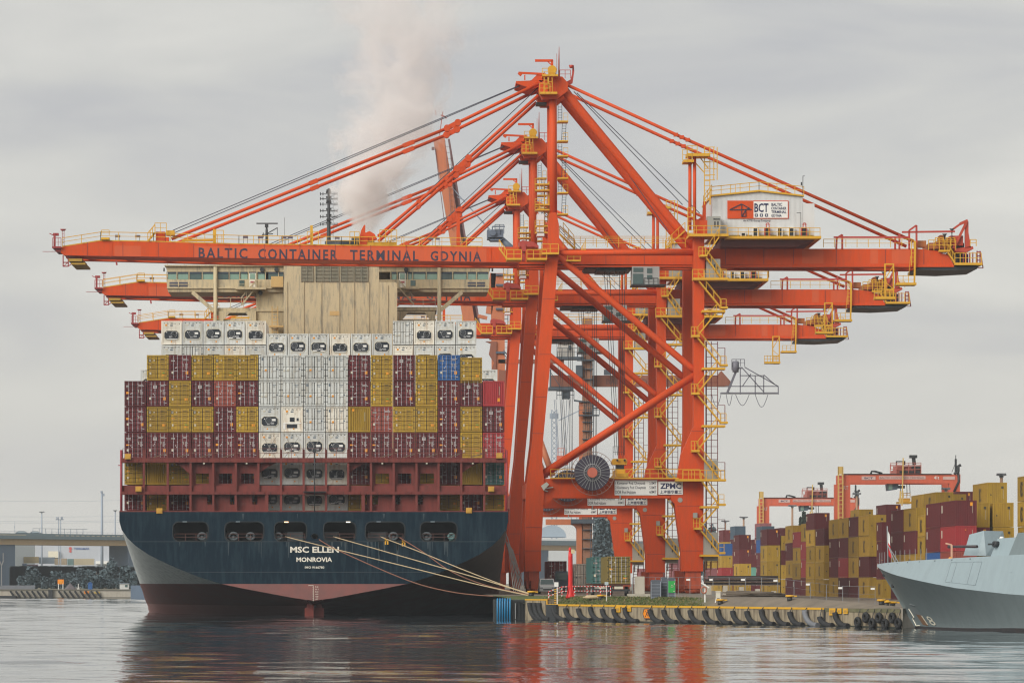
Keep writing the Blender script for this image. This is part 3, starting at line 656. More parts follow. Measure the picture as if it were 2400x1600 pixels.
m = MB(); m.tube([(bxx(383), YB, bz(632)), (bxx(386), YB, bz(632))], .25, 8); m.tube([(bxx(1152), YB, bz(632)), (bxx(1156), YB, bz(632))], .25, 8); m.build('wing_lamp', DARK, br)
# signal mast and radar mast
m = MB(); Y = 524; g = lambda px, py: P(px, py, Y)
m.tube([g(770.5, 625), g(770.5, 560), g(770.5, 442)], [.36, .28, .15], 10)
for py in (455, 466, 479, 494, 508, 526): 
    m.bar(g(751, py), g(790, py), .09)
    for px in (751, 757, 785, 790): m.bar(g(px, py-4), g(px, py+3), .11)
    m.tube([g(764, py-4), g(777, py-4)], .14, 6)
for py in (447, 470, 515): m.box(PX(765, Y), PX(776, Y), Y-.4, Y+.4, PZ(py+2, Y), PZ(py-2, Y))
m.ladder(g(772, 560), g(772, 450), (.5, 0, 0), .5, .05); m.build('signal_mast', DARK, ship)
m = MB(); m.tube([g(625, 625), g(625, 540), g(625, 532)], [.2, .17, .1], 8); m.box(PX(601, Y), PX(651, Y), Y-.15, Y+.15, PZ(525, Y), PZ(522.5, Y)); m.box(PX(621, Y), PX(629, Y), Y-.3, Y+.3, PZ(533, Y), PZ(526, Y))
m.bar(g(625, 548), g(650, 534), .12); m.bar(g(614, 550), g(640, 548), .12); m.bar(g(617, 557), g(617, 545), .1); m.bar(g(650, 552), g(650, 533), .08); m.build('radar_mast', DARK, ship)
m = MB(); m.tube([g(667, 625), g(667, 510)], .04, 5); m.build('whip_aerial', STEEL, ship)
# ------------------------------------------------------------ containers on the ship
CWD, CHT, CLN = 2.41, 2.79, 12.19
def shell(mb, h=CHT, L=CLN, w=CWD, rec=.12):          # corner posts, rails and a corrugated box; origin at the end's bottom centre, length along +y
    a = w/2
    for x in (-a, a-.16): mb.box(x, x+.16, 0, .16, 0, h)
    mb.box(-a+.16, a-.16, 0, .14, h-.13, h); mb.box(-a+.16, a-.16, 0, .14, 0, .17)
    for x in (-a, a-.18):
        for z in (0, h-.12): mb.box(x-.006, x+.186, -.006, .18, z-.004, z+.124)
    mb.box(-a+.03, a-.03, rec, L-.02, .03, h-.03)
def side_ribs(mb, h, L, x, sgn, n):                   # corrugated long side
    d = (L-.4)/n
    for i in range(n):
        y = .2+i*d; mb.box(min(x, x+sgn*.05), max(x, x+sgn*.05), y, y+d*.5, .16, h-.12)
def door_mesh(sx, paint, ribs=5, h=CHT, L=0):         # one ribbed leaf with two lock rods; sx -1 near post, +1 far post
    mb = MB(); a = CWD/2
    x0, x1 = (-a+.17, -.012) if sx < 0 else (.012, a-.17); z0, z1 = .18, h-.14
    mb.box(x0, x1, .10, .118, z0, z1)
    d = (z1-z0)/ribs
    for i in range(ribs):
        za = z0+i*d; mb.hexa([(x0+.03, .04, za+.10), (x1-.03, .04, za+.10), (x1-.03, .10, za+.04), (x0+.03, .10, za+.04), (x0+.03, .04, za+d-.10), (x1-.03, .04, za+d-.10), (x1-.03, .10, za+d-.04), (x0+.03, .10, za+d-.04)])
    mb.i = 1
    w = x1-x0
    for t in (.30, .72):
        x = x0+w*(t if sx < 0 else 1-t); mb.box(x-.024, x+.024, -.01, .03, .05, h-.05)
        for z in (.35, 1.0, h*.62, h-.4): mb.box(x-.06, x+.06, .0, .05, z, z+.07)
    mb.box(x0+w*.3, x0+w*.72, -.005, .02, 1.0, 1.045)
    mb.i = 2
    mb.box(x0, x0+.03, .06, .121, z0, z1); mb.box(x1-.03, x1, .06, .121, z0, z1)
    for z in (.45, 1.1, 1.75, 2.4):
        hx = -a+.1 if sx < 0 else a-.1; mb.box(hx-.09, hx+.09, -.012, .05, z, z+.06)
    return mb
MARK = [None, MARKW, AMBER, EMB, DKGREEN, PALE, SLATE]
def marks(kind, rnd):
    mb = MB()
    def bl(x, z, w, h, i): mb.i = i; mb.box(x, x+w, .015, .035, z, z+h)
    def lines(x, z, n, i, w=.36):
        for k in range(n): bl(x, z-k*.12, w*(.6+.4*rnd.random()), .055, i)
    if kind == 'Y':
        mb.i = 3; mb.box(-.98, -.70, .012, .035, 2.0, 2.36)
        mb.i = 5
        mb.text('m', -.94, -.74, 2.2, 2.31, .01, .02); mb.text('sc', -.94, -.74, 2.05, 2.17, .01, .02)
        lines(.30, 2.35, 2, 3, .6); bl(-.46, 2.12, .12, .13, 5); bl(-.86, 1.3+rnd.random()*.3, .12, .1, 5)
        for k in range(4): bl(.22, 2.0-k*.25, .6, .05, 3); bl(-.7, 1.75-k*.25, .4, .05, 3)
        if rnd.random() < .7: bl(.55, .72, .26, .14, 4); bl(.48, .5, .34, .13, 2)
        else: bl(.5, .62, .34, .26, 2)
        bl(-.9, .62, .22, .26, 5)
        if rnd.random() < .35: bl(-.95, 1.42, .34, .14, 2)
    elif kind == 'W':
        mb.i = 3
        if rnd.random() < .7: mb.i = 6; mb.box(-.9, -.66, .012, .035, 2.2, 2.5)
        bl(.25, 2.3, .5, .05, 6); bl(.3, 2.15, .3, .05, 6)
        bl(-.55, .95, .24, .26, 2 if rnd.random() < .6 else 5); bl(-.95, .95, .16, .2, 5 if rnd.random() < .5 else 6); bl(.2, .9, .2, .16, 2 if rnd.random() < .4 else 5); bl(.75, 1.15, .12, .16, 6)
    else:
        t = rnd.choice
        if kind == 'X': mb.i = 1; mb.text('tex', -1.0, -.48, 1.98, 2.32, .012, .03); bl(-1.02, 1.36, .36, .14, 2)
        elif kind == 'A': mb.i = 1; mb.text('CAI', -1.0, -.6, 2.0, 2.25, .012, .03); bl(-.9, .9, .2, .1, 5)
        elif kind == 'P': mb.i = 1; mb.box(-.5, -.1, .012, .03, 1.95, 2.3); mb.i = 3; mb.box(-.44, -.16, .008, .03, 2.12, 2.2)
        elif kind == 'L': bl(-1.0, 2.05, .3, .26, 1); bl(-.96, 2.1, .22, .1, 4); bl(-1.02, 1.35, .34, .24, 2)
        else: bl(-1.0, 2.08, .42, .14, 1); bl(-.98, 2.1, .2, .08, 4)
        lines(.34, 2.3, 2, 1, .66); lines(.55, 1.75, 5, 1, .32); lines(.28, 1.75, 3, 5, .18)
        bl(-.55, 1.32, .12, .1, 1); bl(-.95, .72, .2, .26, 5); bl(-.42, 1.1+rnd.random()*.5, .1, .1, 1)
        if rnd.random() < .55: bl(.62, .66, .28, .34, 2)
        bl(.8, .3, .2, .07, 1)
    return mb
def reefer_mesh(v):                                    # machinery end of a refrigerated box
    mb = MB(); a = (.88, .84, .9, .86)[v % 4]; z0, z1 = ((.66, 1.74), (.56, 1.62), (.66, 1.7), (.72, 1.82))[v % 4]
    fx = (-.32, .28, -.1, -.38)[v % 4]
    mb.box(-1.06, 1.06, .05, .13, .17, CHT-.13)                     # white end panel
    c = .26
    if v == 9:
        mb.i = 1; mb.box(-.26, .26, .0, .06, 1.15, 1.62); mb.box(.5, .72, .0, .06, 1.25, 1.55); mb.box(-.6, .55, .0, .06, .45, .85)
        mb.i = 3; mb.box(-1.0, 1.0, .01, .06, .92, 1.02); mb.box(-1.0, -.75, .01, .06, .3, .9)
        return mb
    mb.i = 2
    oc = [(-a+c, z0), (a-c, z0), (a, z0+c), (a, z1-c), (a-c, z1), (-a+c, z1), (-a, z1-c), (-a, z0+c)]
    o2 = [(x*1.08, (z-1.2)*1.1+1.2) for x, z in oc]
    for i in range(8):
        j = (i+1) % 8; mb.hexa([(o2[i][0], .0, o2[i][1]), (o2[j][0], .0, o2[j][1]), (oc[j][0], .0, oc[j][1]), (oc[i][0], .0, oc[i][1]), (o2[i][0], .06, o2[i][1]), (o2[j][0], .06, o2[j][1]), (oc[j][0], .06, oc[j][1]), (oc[i][0], .06, oc[i][1])])
    mb.i = 1; mb.poly([(x, .03, z) for x, z in oc])
    mb.tube([(fx, .035, z1-.42), (fx, .0, z1-.42)], .33, 14); mb.i = 4; mb.tube([(fx+.35*math.cos(q*math.pi/8), .0, z1-.42+.35*math.sin(q*math.pi/8)) for q in range(17)], .022, 5)
    for q in range(4): mb.bar((fx-.32, -.005, z1-.6+q*.12), (fx+.32, -.005, z1-.6+q*.12), .012)
    mb.i = 3
    mb.box(.18, .66, .0, .03, 1.22, 1.46)
    if v == 0: mb.box(-.7, -.2, .0, .03, .72, .86); mb.box(.2, .7, .0, .03, .7, .82); mb.box(-.05, .1, .0, .03, .9, 1.0)
    else: mb.box(-.62, -.52, .0, .03, 1.4, 1.5); mb.box(.05, .15, .0, .03, .95, 1.05); mb.box(-.6, .7, -.0, .03, .62, .7)
    mb.i = 4
    mb.box(-.3, .0, .0, .035, .8, 1.0); mb.box(.1, .5, .0, .03, .86, 1.08)
    mb.i = 2
    mb.box(-1.0, 1.0, .035, .05, .5, .54); mb.box(-1.0, 1.0, .035, .05, 2.0, 2.03)
    return mb
def reefer_marks(rnd):
    mb = MB()
    def bl(x, z, w, h, i): mb.i = i; mb.box(x, x+w, .02, .048, z, z+h)
    bl(-.16, 2.2, .3, .12, 6); bl(-.8+rnd.random()*.3, 2.2, .22, .2, 2 if rnd.random() < .7 else 5)
    for k in range(5): bl(-.9+k*.42+rnd.random()*.1, 2.42+rnd.random()*.12, .1, .08, 3)
    bl(-.1, 2.45, .3, .06, 6); bl(-.35+rnd.random()*.6, .28, .16, .14, 2 if rnd.random() < .5 else 5)
    for k in range(4): bl(-.95+rnd.random()*1.8, 1.9+rnd.random()*.6, .05, .16, 5)
    return mb
PAINT = dict(O=OLIVE, Y=CY, K=CY, M=CM, X=CM, L=CM, P=CM, W=CW, C=CC, R=CW, V=CC, B=CB, T=CT, D=CR, A=CR, G=CG)
WORD = dict(Y='yellow container with dark door emblem', K='yellow container with ribbed blank end', M='maroon container with ribbed doors', X='maroon container lettered tex',
    L='maroon container with small door badge', P='maroon container with pale square panel', W='grey-white insulated container with lock rods', C='plain cream container with closed doors',
    R='white refrigerated container with dark machinery', V='cream refrigerated container with square vents', B='blue container', T='terracotta container', D='bright red ribbed container', A='crimson container', G='teal container')
ORD = ['first', 'second', 'third', 'fourth', 'fifth', 'sixth', 'seventh', 'eighth', 'ninth', 'tenth', 'eleventh', 'twelfth', 'thirteenth', 'fourteenth', 'fifteenth', 'sixteenth', 'seventeenth']
protos = {}
def proto(kind, var):
    k = (kind, var)
    if k in protos: return protos[k]
    rnd = random.Random(ord(kind)*7+var*31)
    root = thing('container', None, None, (0, 0, 0)); pa = PAINT[kind]
    pa2 = CC if kind == 'R' and var % 3 == 1 else pa
    mb = MB(); shell(mb); mb.build('body', pa2, root)
    if kind in 'RV':
        reefer_mesh(9 if kind == 'V' else var % 4).build('cooling_unit', [pa2, UNIT, PALE, WHITE, STEEL], root); reefer_marks(rnd).build('markings', [MARKW, MARKW, AMBER, EMB, DKGREEN, PALE, SLATE], root)
    elif kind in 'KD':
        mb = MB(); mb.box(-1.06, 1.06, .09, .13, .17, CHT-.13)
        for i in range(9): x = -1.02+i*.235; mb.hexa([(x, .09, .18), (x+.16, .09, .18), (x+.12, .03, .18), (x+.04, .03, .18), (x, .09, CHT-.14), (x+.16, .09, CHT-.14), (x+.12, .03, CHT-.14), (x+.04, .03, CHT-.14)])
        mb.build('end_panel', pa, root); mb = MB(); mb.i = 2; mb.box(.42, .7, .0, .03, .5, .88)
        if kind == 'K': mb = MB(); mb.i = 2; mb.box(-.8, -.55, .0, .03, 2.3, 2.55)
        mb.i = 5; mb.box(.6, .64, .0, .03, 1.2, 2.2); mb.build('markings', [WHITE]*2+[AMBER, EMB, DKGREEN, PALE, SLATE], root)
    else:
        rods = ROD if kind not in 'Y' else M('yellow_rod', (.34, .21, .05), .55, .2, vary=0)
        if kind in 'WC': rods = M('reefer_rod', (.30, .29, .27), .5, .2, vary=0)
        rb = 5 if kind not in 'WC' else 2
        for sx in (-1, 1): door_mesh(sx, pa, rb).build('door', [pa, rods, SEAL], root)
        mk = kind if kind in 'YWXLPA' else ('Y' if kind == 'O' else 'Z')
        if kind == 'C': mk = 'W'
        if kind == 'M': mk = 'LZPZZ'[var % 5] if var else 'Z'
        marks(mk, rnd).build('markings', [MARKW, MARKW, AMBER, EMB, DKGREEN, PALE, SLATE], root)
    protos[k] = tree_of(root); return protos[k]
used = set()
def put(kind, var, loc, label, group, cat='container'):
    t = proto(kind, var)
    if id(t) not in used:
        used.add(id(t)); o = t[0]
    else: o = copy_tree(t)
    o.location = loc; tag(o, label, cat, group); return o
TIER, Z1, YF = 2.882, 11.86, 437.3
rows = {6: ' YMYYYWWWWMYMYBY ', 5: 'LPYMTXWWWWMYMYMMD', 4: 'LYYYMYRVWCKTYYXYP', 3: 'XPMMLXRRRRXXMPXYA', 2: 'YKYYMMRRRRMYMYMKG', 1: 'MYMMGMRRRRYYMMYMY'}
TN = {6: 'top tier', 5: 'second tier down', 4: 'third tier down', 3: 'tier on the red beam', 2: 'tier between red beams', 1: 'deck tier'}
for t, s in rows.items():
    for c, k in enumerate(s):
        if k == ' ': continue
        x = PX(290.8+52.5*(c+.5), YF); z = Z1+(t-1)*TIER-(.28 if (t == 6 and c == 15) else 0)
        if t == 2 or t == 1: z -= .08
        side = 'water side' if c < 9 else 'quay side'; n = ORD[c] if c < 9 else ORD[16-c]
        put(k, (c*3+t) % 4 if k in 'YMWRXLP' else 0, (x, YF, z), f'{WORD[k]}, {TN[t]}, {n} from the {side}', 'containers stacked on the ship stern')
# second bay, closer to the funnel casing
Y2 = 465.0; W2 = 2.494
def x2(c): return PX(328+49.33*(c+.5), Y2)
def top2(py): return PZ(py, Y2)
for c in range(17):
    side = 'water side' if c < 9 else 'quay side'; n = ORD[c] if c < 9 else ORD[16-c]
    if c in (1, 2, 3, 4, 5, 12, 13, 14, 15):
        z = top2(752)-CHT; k = 'W' if c == 12 else 'R'
        put(k, c % 4 if k == 'R' else 3, (x2(c), Y2, z), f'{WORD[k]}, top of rear bay, {n} from the {side}', 'containers in the bay behind')
        put('W' if c == 2 else 'R', (c+1) % 4, (x2(c), Y2, z-TIER), f'half-hidden white container, second tier of rear bay, {n} from the {side}', 'containers in the bay behind')
        for d in (2,): put('R', 0, (x2(c), Y2, z-d*TIER), f'hidden white container, third tier of rear bay, {n} from the {side}', 'containers in the bay behind')
    elif 6 <= c <= 11:
        z = top2(782)-CHT
        put('R', c % 4, (x2(c), Y2, z), f'{WORD["R"]}, below the beige casing, {n} from the {side}', 'containers in the bay behind')
        put('R', 0, (x2(c), Y2, z-TIER), f'hidden white container beneath the casing reefers, {n} from the {side}', 'containers in the bay behind')
    else:
        put('R', 2, (x2(c), Y2, top2(866)-CHT), f'white reefer peeping out at the rear bay edge, {side}', 'containers in the bay behind')
# ------------------------------------------------------------ container yard
def yard_mesh(kind, L, h):
    mb = MB(); a = CWD/2
    mb.box(-a+.05, a-.05, .06, L-.06, .02, h-.04)
    for x in (-a, a-.14):
        for y in (0, L-.14): mb.box(x, x+.14, y, y+.14, 0, h)
    for z0, z1 in ((0, .16), (h-.11, h)):
        mb.box(-a+.14, a-.14, 0, .1, z0, z1); mb.box(-a, -a+.1, .14, L-.14, z0, z1); mb.box(a-.1, a, .14, L-.14, z0, z1)
    for i in range(8): x = -1.0+i*.255; mb.box(x, x+.13, .015, .06, .16, h-.11)
    n = int(L/.56)
    for i in range(n): y = .2+i*(L-.4)/n; mb.box(-a+.012, -a+.05, y, y+.28, .16, h-.11)
    return mb
YP = dict(Y=CY, M=CM, R=CR, B=CB, T=CT, G=CL, S=CS, C=CC, P=M('faded_pink_container', (.28, .10, .11), .6, .3, vary=.05))
YW = dict(Y='yellow', M='maroon', R='red', B='blue', T='terracotta', G='mint green', S='slate blue', C='cream', P='faded pink')
yproto = {}
def yard(kind, L, h, loc, label):
    k = (kind, L, h)
    if k not in yproto:
        root = thing('container', None, None, (0, 0, 0)); yard_mesh(kind, L, h).build('body', YP[kind], root)
        mb = MB(); a = -CWD/2-.004
        if kind in 'Y':
            for i, chs in enumerate(('M', 'S', 'C')):
                vs, fs = text_geo(chs, .03); o = len(mb.v); y0 = L*.5+.95-i*.68; wd = .5
                mb.v += [(a, y0-wd*u, h*.18+h*.62*v) for u, v in vs]
                for q in fs: mb.face([o+j for j in q])
            mb.build('side_lettering', EMB, root)
            mb = MB(); mb.box(.5, .78, -.01, .02, h-.75, h-.45); mb.box(-.85, -.7, -.01, .02, h*.45, h*.5); mb.i = 1; mb.box(.72, .75, -.01, .02, h*.3, h*.7); mb.build('markings', [EMB, PALE], root)
        elif kind in 'MR':
            mb.box(a, a+.01, L-1.6, L-.8, h*.55, h*.85); mb.i = 1
            mb.box(.45, .75, -.01, .02, h-.62, h-.22) if kind == 'M' else mb.box(-.1, .02, -.01, .02, h-.5, h-.4)
            mb.i = 0; mb.box(.72, .75, -.01, .02, h*.5, h*.85); mb.build('markings', [PALE, AMBER], root)
        yproto[k] = tree_of(root); o = root
    else: o = copy_tree(yproto[k])
    o.location = loc; return tag(o, label, 'container', 'containers stacked in the yard')
stacks = [  # left edge of the near end (px), depth, tier height, length, colours from the ground up, what it stands by
 (2405, 450, 2.9, 6.06, 'YYYYY', 'the outermost stack at the frame edge behind the warship'),
 (2314, 481, 2.9, 12.19, 'YMYYY', 'the five-high stack rising behind the warship turret'),
 (2272, 459, 2.9, 12.19, 'YYMY', 'the stack tucked against the big maroon one'),
 (2328, 459, 2.9, 12.19, 'MYYY', 'the stack seen over the warship gun housing'),
 (2239, 445, 2.9, 12.19, 'MTRM', 'the nearest stack above the gun barrel'),
 (2202.3, 457.8, 2.9, 12.19, 'MBMM', 'the stack directly behind the nearest one'),
 (2147, 490, 2.9, 12.19, 'YYMY', 'the tall stack behind the short yellow pile'),
 (2115.5, 503, 2.9, 12.19, 'MYMM', 'the maroon stack beyond the bow flagstaff'),
 (2166, 473, 2.6, 6.06, 'YYYY', 'the short pile of half-length boxes'),
 (2067.5, 531, 2.6, 6.06, 'YMMM', 'the dark pile just behind the flag'),
 (2192.7, 534, 2.9, 12.19, 'MMMMY', 'the back row above the maroon stacks'),
 (2163.1, 546.8, 2.9, 12.19, 'MMMMY', 'the row behind the back row'),
 (2224, 547, 2.9, 12.19, 'MMMMY', 'the back row beside the far gantry leg'),
 (2243, 580, 2.6, 12.19, 'MMMMMM', 'the six-high maroon stack under the gantry'),
 (2076, 622, 2.9, 12.19, 'MMMMM', 'the maroon stack beside the gantry spreader'),
 (2013, 665, 2.9, 12.19, 'YYYYY', 'the yellow stack below the gantry beam'),
 (2037, 545, 2.9, 12.19, 'YMYY', 'the front stack just before the warship stem'),
 (2011.6, 557.8, 2.9, 12.19, 'MYYM', 'the second stack of the long row before the stem'),
 (1987.2, 570.6, 2.9, 12.19, 'MRMY', 'the third stack of the long row before the stem'),
 (1964.0, 583.4, 2.9, 12.19, 'YMMY', 'the fourth stack of the long row before the stem'),
 (1975, 706, 2.9, 12.19, 'YYYYY', 'the far yellow row behind the long row'),
 (2004, 720, 2.9, 12.19, 'MMMMY', 'the far row beyond the gantry leg'),
 (1931, 596, 2.6, 12.19, 'YYYM', 'the low stack joining the long row'),
 (1908, 612, 2.6, 12.19, 'YYYYM', 'the stack topped by a dark maroon box'),
 (1895, 625, 2.9, 12.19, 'MRRY', 'the red stack left of the dark maroon top'),
 (1875.5, 638, 2.6, 12.19, 'MYYR', 'the narrow stack with a small red top'),
 (1858, 651, 2.9, 12.19, 'MYMY', 'the yellow-topped stack beside the narrow red one'),
 (1831, 700, 2.6, 12.19, 'YYMY', 'the shaded stack between the two yellow walls'),
 (1797, 700, 2.9, 12.19, 'YYYM', 'the broad stack with yellow boxes under one maroon'),
 (1786, 765, 2.6, 12.19, 'MMMBS', 'the navy-topped stack at the back'),
 (1781, 829, 2.9, 12.19, 'MMMMP', 'the far stack with a faded red top'),
 (1828, 790, 2.6, 12.19, 'MMMMM', 'the far maroon stack under the lamp mast'),
 (1754, 830, 2.6, 12.19, 'MGM', 'the stack holding the mint green box'),
 (1772, 845, 2.6, 12.19, 'RRBM', 'the stack beside the mint green box'),
 (1732, 790, 2.9, 12.19, 'YYMM', 'the maroon and yellow stack under the slate box'),
 (1767, 880, 2.9, 12.19, 'MMMR', 'the distant red stack'),
 (1722, 875, 2.9, 12.19, 'MMMMS', 'the stack crowned by a slate blue box'),
 (1691, 853, 2.6, 12.19, 'YRYB', 'the stack beside the crane stairs with a blue lid'),
 (1694, 943, 2.9, 12.19, 'MMMYM', 'the distant maroon stack behind the blue lid'),
 (1663, 900, 2.6, 12.19, 'YPY', 'the low stack next to the crane leg'),
 (1577, 900, 2.6, 12.19, 'PPP', 'the pink stack seen between the crane legs'),
 (1535, 930, 2.6, 12.19, 'PM', 'the low pair beyond the crane portal'),
 (1500, 930, 2.6, 12.19, 'TP', 'the far pair behind the trailer container')]
TNW = ['lowest', 'second up', 'third up', 'fourth up', 'fifth up', 'sixth up']
for xe, Y, h, L, cols, by in stacks:
    x = PX(xe, Y)+CWD/2
    for i, k in enumerate(cols):
        yard(k, L, h-.04, (x+random.uniform(-.04, .04), Y+random.uniform(-.05, .05), gz(x, Y)+i*h), f'{YW[k]} container, {TNW[i]}, in {by}')
# ------------------------------------------------------------ ship-to-shore cranes
YA = 470.0
def crane_a():
    root = thing('quay_crane', None, None, (17, YA, 2.4))
    G = 2.42; D1, D2 = 4.2, 11.2
    def c(px, py, dy=0.): return Vector((PX(px, YA+dy), YA+dy, PZ(py, YA+dy)))
    def xz(pts, dy=0.): return [(PX(a, YA+dy), PZ(b, YA+dy)) for a, b in pts]
    FAR = 17.0
    B = lambda mb, n, mt=ORANGE, par=root: mb.build(n, mt, par)
    water = [(1279, 603), (1308, 603), (1288, 870), (1272, 1040), (1271, 1090), (1275, 1120), (1275, 1165), (1268, 1290), (1268, 1338), (1230, 1338), (1229, 1290), (1233, 1150), (1244, 1060), (1248, 1030), (1259, 870)]
    land = [(1626, 548), (1651, 548), (1650, 1070), (1648, 1290), (1648, 1338), (1597, 1338), (1596, 1290), (1581, 1180), (1571, 1165), (1588, 1122), (1597, 1064), (1626, 1000)]
    for dy in (0, FAR):
        for nm, pts in (('leg', water), ('leg', land)):
            pp = pts if dy == 0 else [(a+(24 if b > 1000 and a < 1600 and pts is land else 5 if pts is water and a < 1262 and b < 1200 else 0), b) for a, b in pts]
            m = MB(); m.prism(xz(pp), YA+dy, YA+dy+2.1); lg = B(m, nm)
            m = MB(); q = xz([(1275, 1339), (1620, 1339)])
            x0, x1 = (xz([(1240, 0)])[0][0], xz([(1264, 0)])[0][0]) if pts is water else (xz([(1606, 0)])[0][0], xz([(1643, 0)])[0][0])
            z0, z1 = G+.9, PZ(1336, YA)
            m.box(x0, x1, YA+dy+.2, YA+dy+1.9, z0, z1); m.box(x0+.15, x1-.15, YA+dy-2.6, YA+dy+4.4, G+.55, G+1.5)
            for k in range(4): m.tube([(x0+.3, YA+dy-2.1+k*2.0, G+.42), (x1-.3, YA+dy-2.1+k*2.0, G+.42)], .42, 10)
            B(m, 'bogie', M('dirty_bogie', (.50, .085, .03), .7, .6, gcol=(.16, .05, .035), vary=0))
            if dy == 0:                                           # weld seams and hatch ledges
                m = MB()
                for t in (pts is water and ((1229, 1268, 1290), (1232, 1269, 1235), (1263, 1290, 830), (1247, 1272, 1015), (1272, 1300, 700), (1255, 1280, 930)) or ((1597, 1648, 1290), (1626, 1650, 800), (1626, 1650, 655), (1626, 1650, 900), (1620, 1650, 1010), (1587, 1648, 1185))):
                    m.box(PX(t[0], YA), PX(t[1], YA), YA-.03, YA, PZ(t[2]+.6, YA), PZ(t[2]-.6, YA))
                m.build('seam', M('seam_dark', (.30, .05, .03), .6, .2, vary=0), lg)
        m = MB()
        if dy == 0:
            m.prism(xz([(1270, 1121), (1600, 1121), (1590, 1160), (1598, 1176), (1579, 1178), (1566, 1167), (1298, 1167), (1276, 1186), (1268, 1165)]), YA+.15, YA+1.95)
            m.box(PX(1295, YA), PX(1570, YA), YA-.02, YA+2.1, PZ(1167, YA), PZ(1161, YA))
        else: m.prism(xz([(1265, 1121), (1620, 1121), (1620, 1150), (1265, 1150)]), YA+dy+.15, YA+dy+1.95)
        pb = B(m, 'portal_beam')
        m = MB(); m.tube([c(1310, 591)+Vector((0, dy+1, 0)), c(1626, 591)+Vector((0, dy+1, 0))], .33, 12); B(m, 'upper_tie')
        m = MB(); m.tube([c(1296, 590)+Vector((0, dy+1, 0)), c(1314, 604)+Vector((0, dy+1, 0)), c(1618, 858)+Vector((0, dy+1, 0)), c(1636, 872)+Vector((0, dy+1, 0))], .41, 12); B(m, 'diagonal_brace')
        m = MB(); m.tube([c(1630, 878)+Vector((0, dy+1, 0)), c(1272, 1110)+Vector((0, dy+1, 0))], .44, 12); B(m, 'lower_brace')
        if dy == 0: beam = pb
    YU = YA+4.9
    for k_, du in enumerate((0, 7.0)):
        u = lambda px, py: P(px, py, YU)+Vector((0, du, 0))
        m = MB(); m.tube([u(1297, 508), u(1296, 205)], .46, 14)
        m.prism(xz([(1285, 610), (1311, 610), (1310, 525), (1304, 498), (1288, 498), (1285, 525)]), YA+(0.2 if k_ == 0 else FAR+.2), YA+(1.9 if k_ == 0 else FAR+1.9)); m.bar(u(1297, 512)-Vector((0, 0, 0)), c(1297, 520)+Vector((0, 1+FAR*k_, 0)), .9); B(m, 'pylon')
        m = MB(); m.tube([u(1312, 196), u(1330, 222), u(1600, 548), u(1632, 585)], [.5, .52, .52, .5], 14); B(m, 'main_strut')
        m = MB(); m.tube([u(1326, 198), u(1598, 322), u(2142, 566)], .2, 10)
        for px, py in ((1598, 322), (1612, 328), (1584, 316)): m.box(PX(px-5, YU), PX(px+5, YU), YU+du-.3, YU+du+.3, PZ(py+4, YU), PZ(py-4, YU))
        B(m, 'backstay')
        for pts in (((1262, 196), (1073, 288), (1048, 301), (402, 560)), ((1262, 224), (1098, 371), (1071, 396), (886, 554))):
            m = MB(); q = [u(*p) for p in pts]
            m.tube([q[0], q[1]], .2, 8); m.bar(q[1], q[2], .14, .62); m.tube([q[2], q[3]], .2, 8)
            for p in (q[1], q[2]): m.tube([p-Vector((0, .4, 0)), p+Vector((0, .4, 0))], .42, 12)
            p = q[2].lerp(q[3], .12); m.bar(p, q[2].lerp(q[3], .16), .5); p = q[2].lerp(q[3], .47); m.bar(p, q[2].lerp(q[3], .5), .5)
            B(m, 'forestay')
    for x0, x1, y0, y1 in ((1231, 1268, 1130, 1165), (1600, 1646, 1130, 1165), (1281, 1306, 585, 618), (1627, 1650, 560, 590)):   # cross beams joining near and far frames
        m = MB(); m.box(PX(x0, YA)+.2, PX(x1, YA)-.2, YA+2.1, YA+FAR, PZ(y1, YA), PZ(y0, YA)); B(m, 'cross_beam')
    YU0 = YA+3.9
    ca_ = lambda px, py, dy=0.: P(px, py, YU0+dy)
    xa_ = lambda pts: [(PX(a, YU0), PZ(b, YU0)) for a, b in pts]
    # apex
    m = MB(); m.prism(xa_([(1272, 232), (1306, 232), (1330, 214), (1332, 196), (1318, 180), (1290, 180), (1264, 196), (1262, 212)]), YU0-.1, YU0+2.2); m.prism(xa_([(1272, 232), (1306, 232), (1330, 214), (1332, 196), (1318, 180), (1290, 180), (1264, 196), (1262, 212)]), YU0+7, YU0+9.2)
    m.box(PX(1276, YU0), PX(1304, YU0), YU0+2.2, YU0+7, PZ(222, YU0), PZ(186, YU0)); B(m, 'apex_head')
    m = MB(); m.prism(xa_([(1210, 188), (1262, 186), (1276, 196), (1250, 206), (1236, 202), (1210, 193)]), YU0+1, YU0+8); m.bar(ca_(1215, 171, 1), ca_(1275, 174, 1), .25); m.bar(ca_(1215, 171, 1), ca_(1222, 177, 1), .3); m.bar(ca_(1230, 176, 1), ca_(1230, 188, 1), .15); m.prism(xa_([(1246, 186), (1262, 170), (1280, 170), (1280, 186)]), YU0+1, YU0+5); B(m, 'sheave_bracket')
    m = MB(); m.bar(ca_(1254, 142.5, 2), ca_(1296, 142.5, 2), .28); m.bar(ca_(1294, 141, 2), ca_(1294, 165, 2), .28); m.bar(ca_(1284, 145, 2), ca_(1294, 154, 2), .12); B(m, 'service_jib')
    m = MB(); m.box(PX(1270, YU0), PX(1307, YU0), YU0-1.4, YU0+3, PZ(182, YU0), PZ(178, YU0)); m.tube([ca_(1294, 164, -.6), ca_(1294, 164, 2)], .55, 12); m.prism(xa_([(1284, 181), (1304, 181), (1300, 158), (1289, 158)]), YU0-.2, YU0+.6)
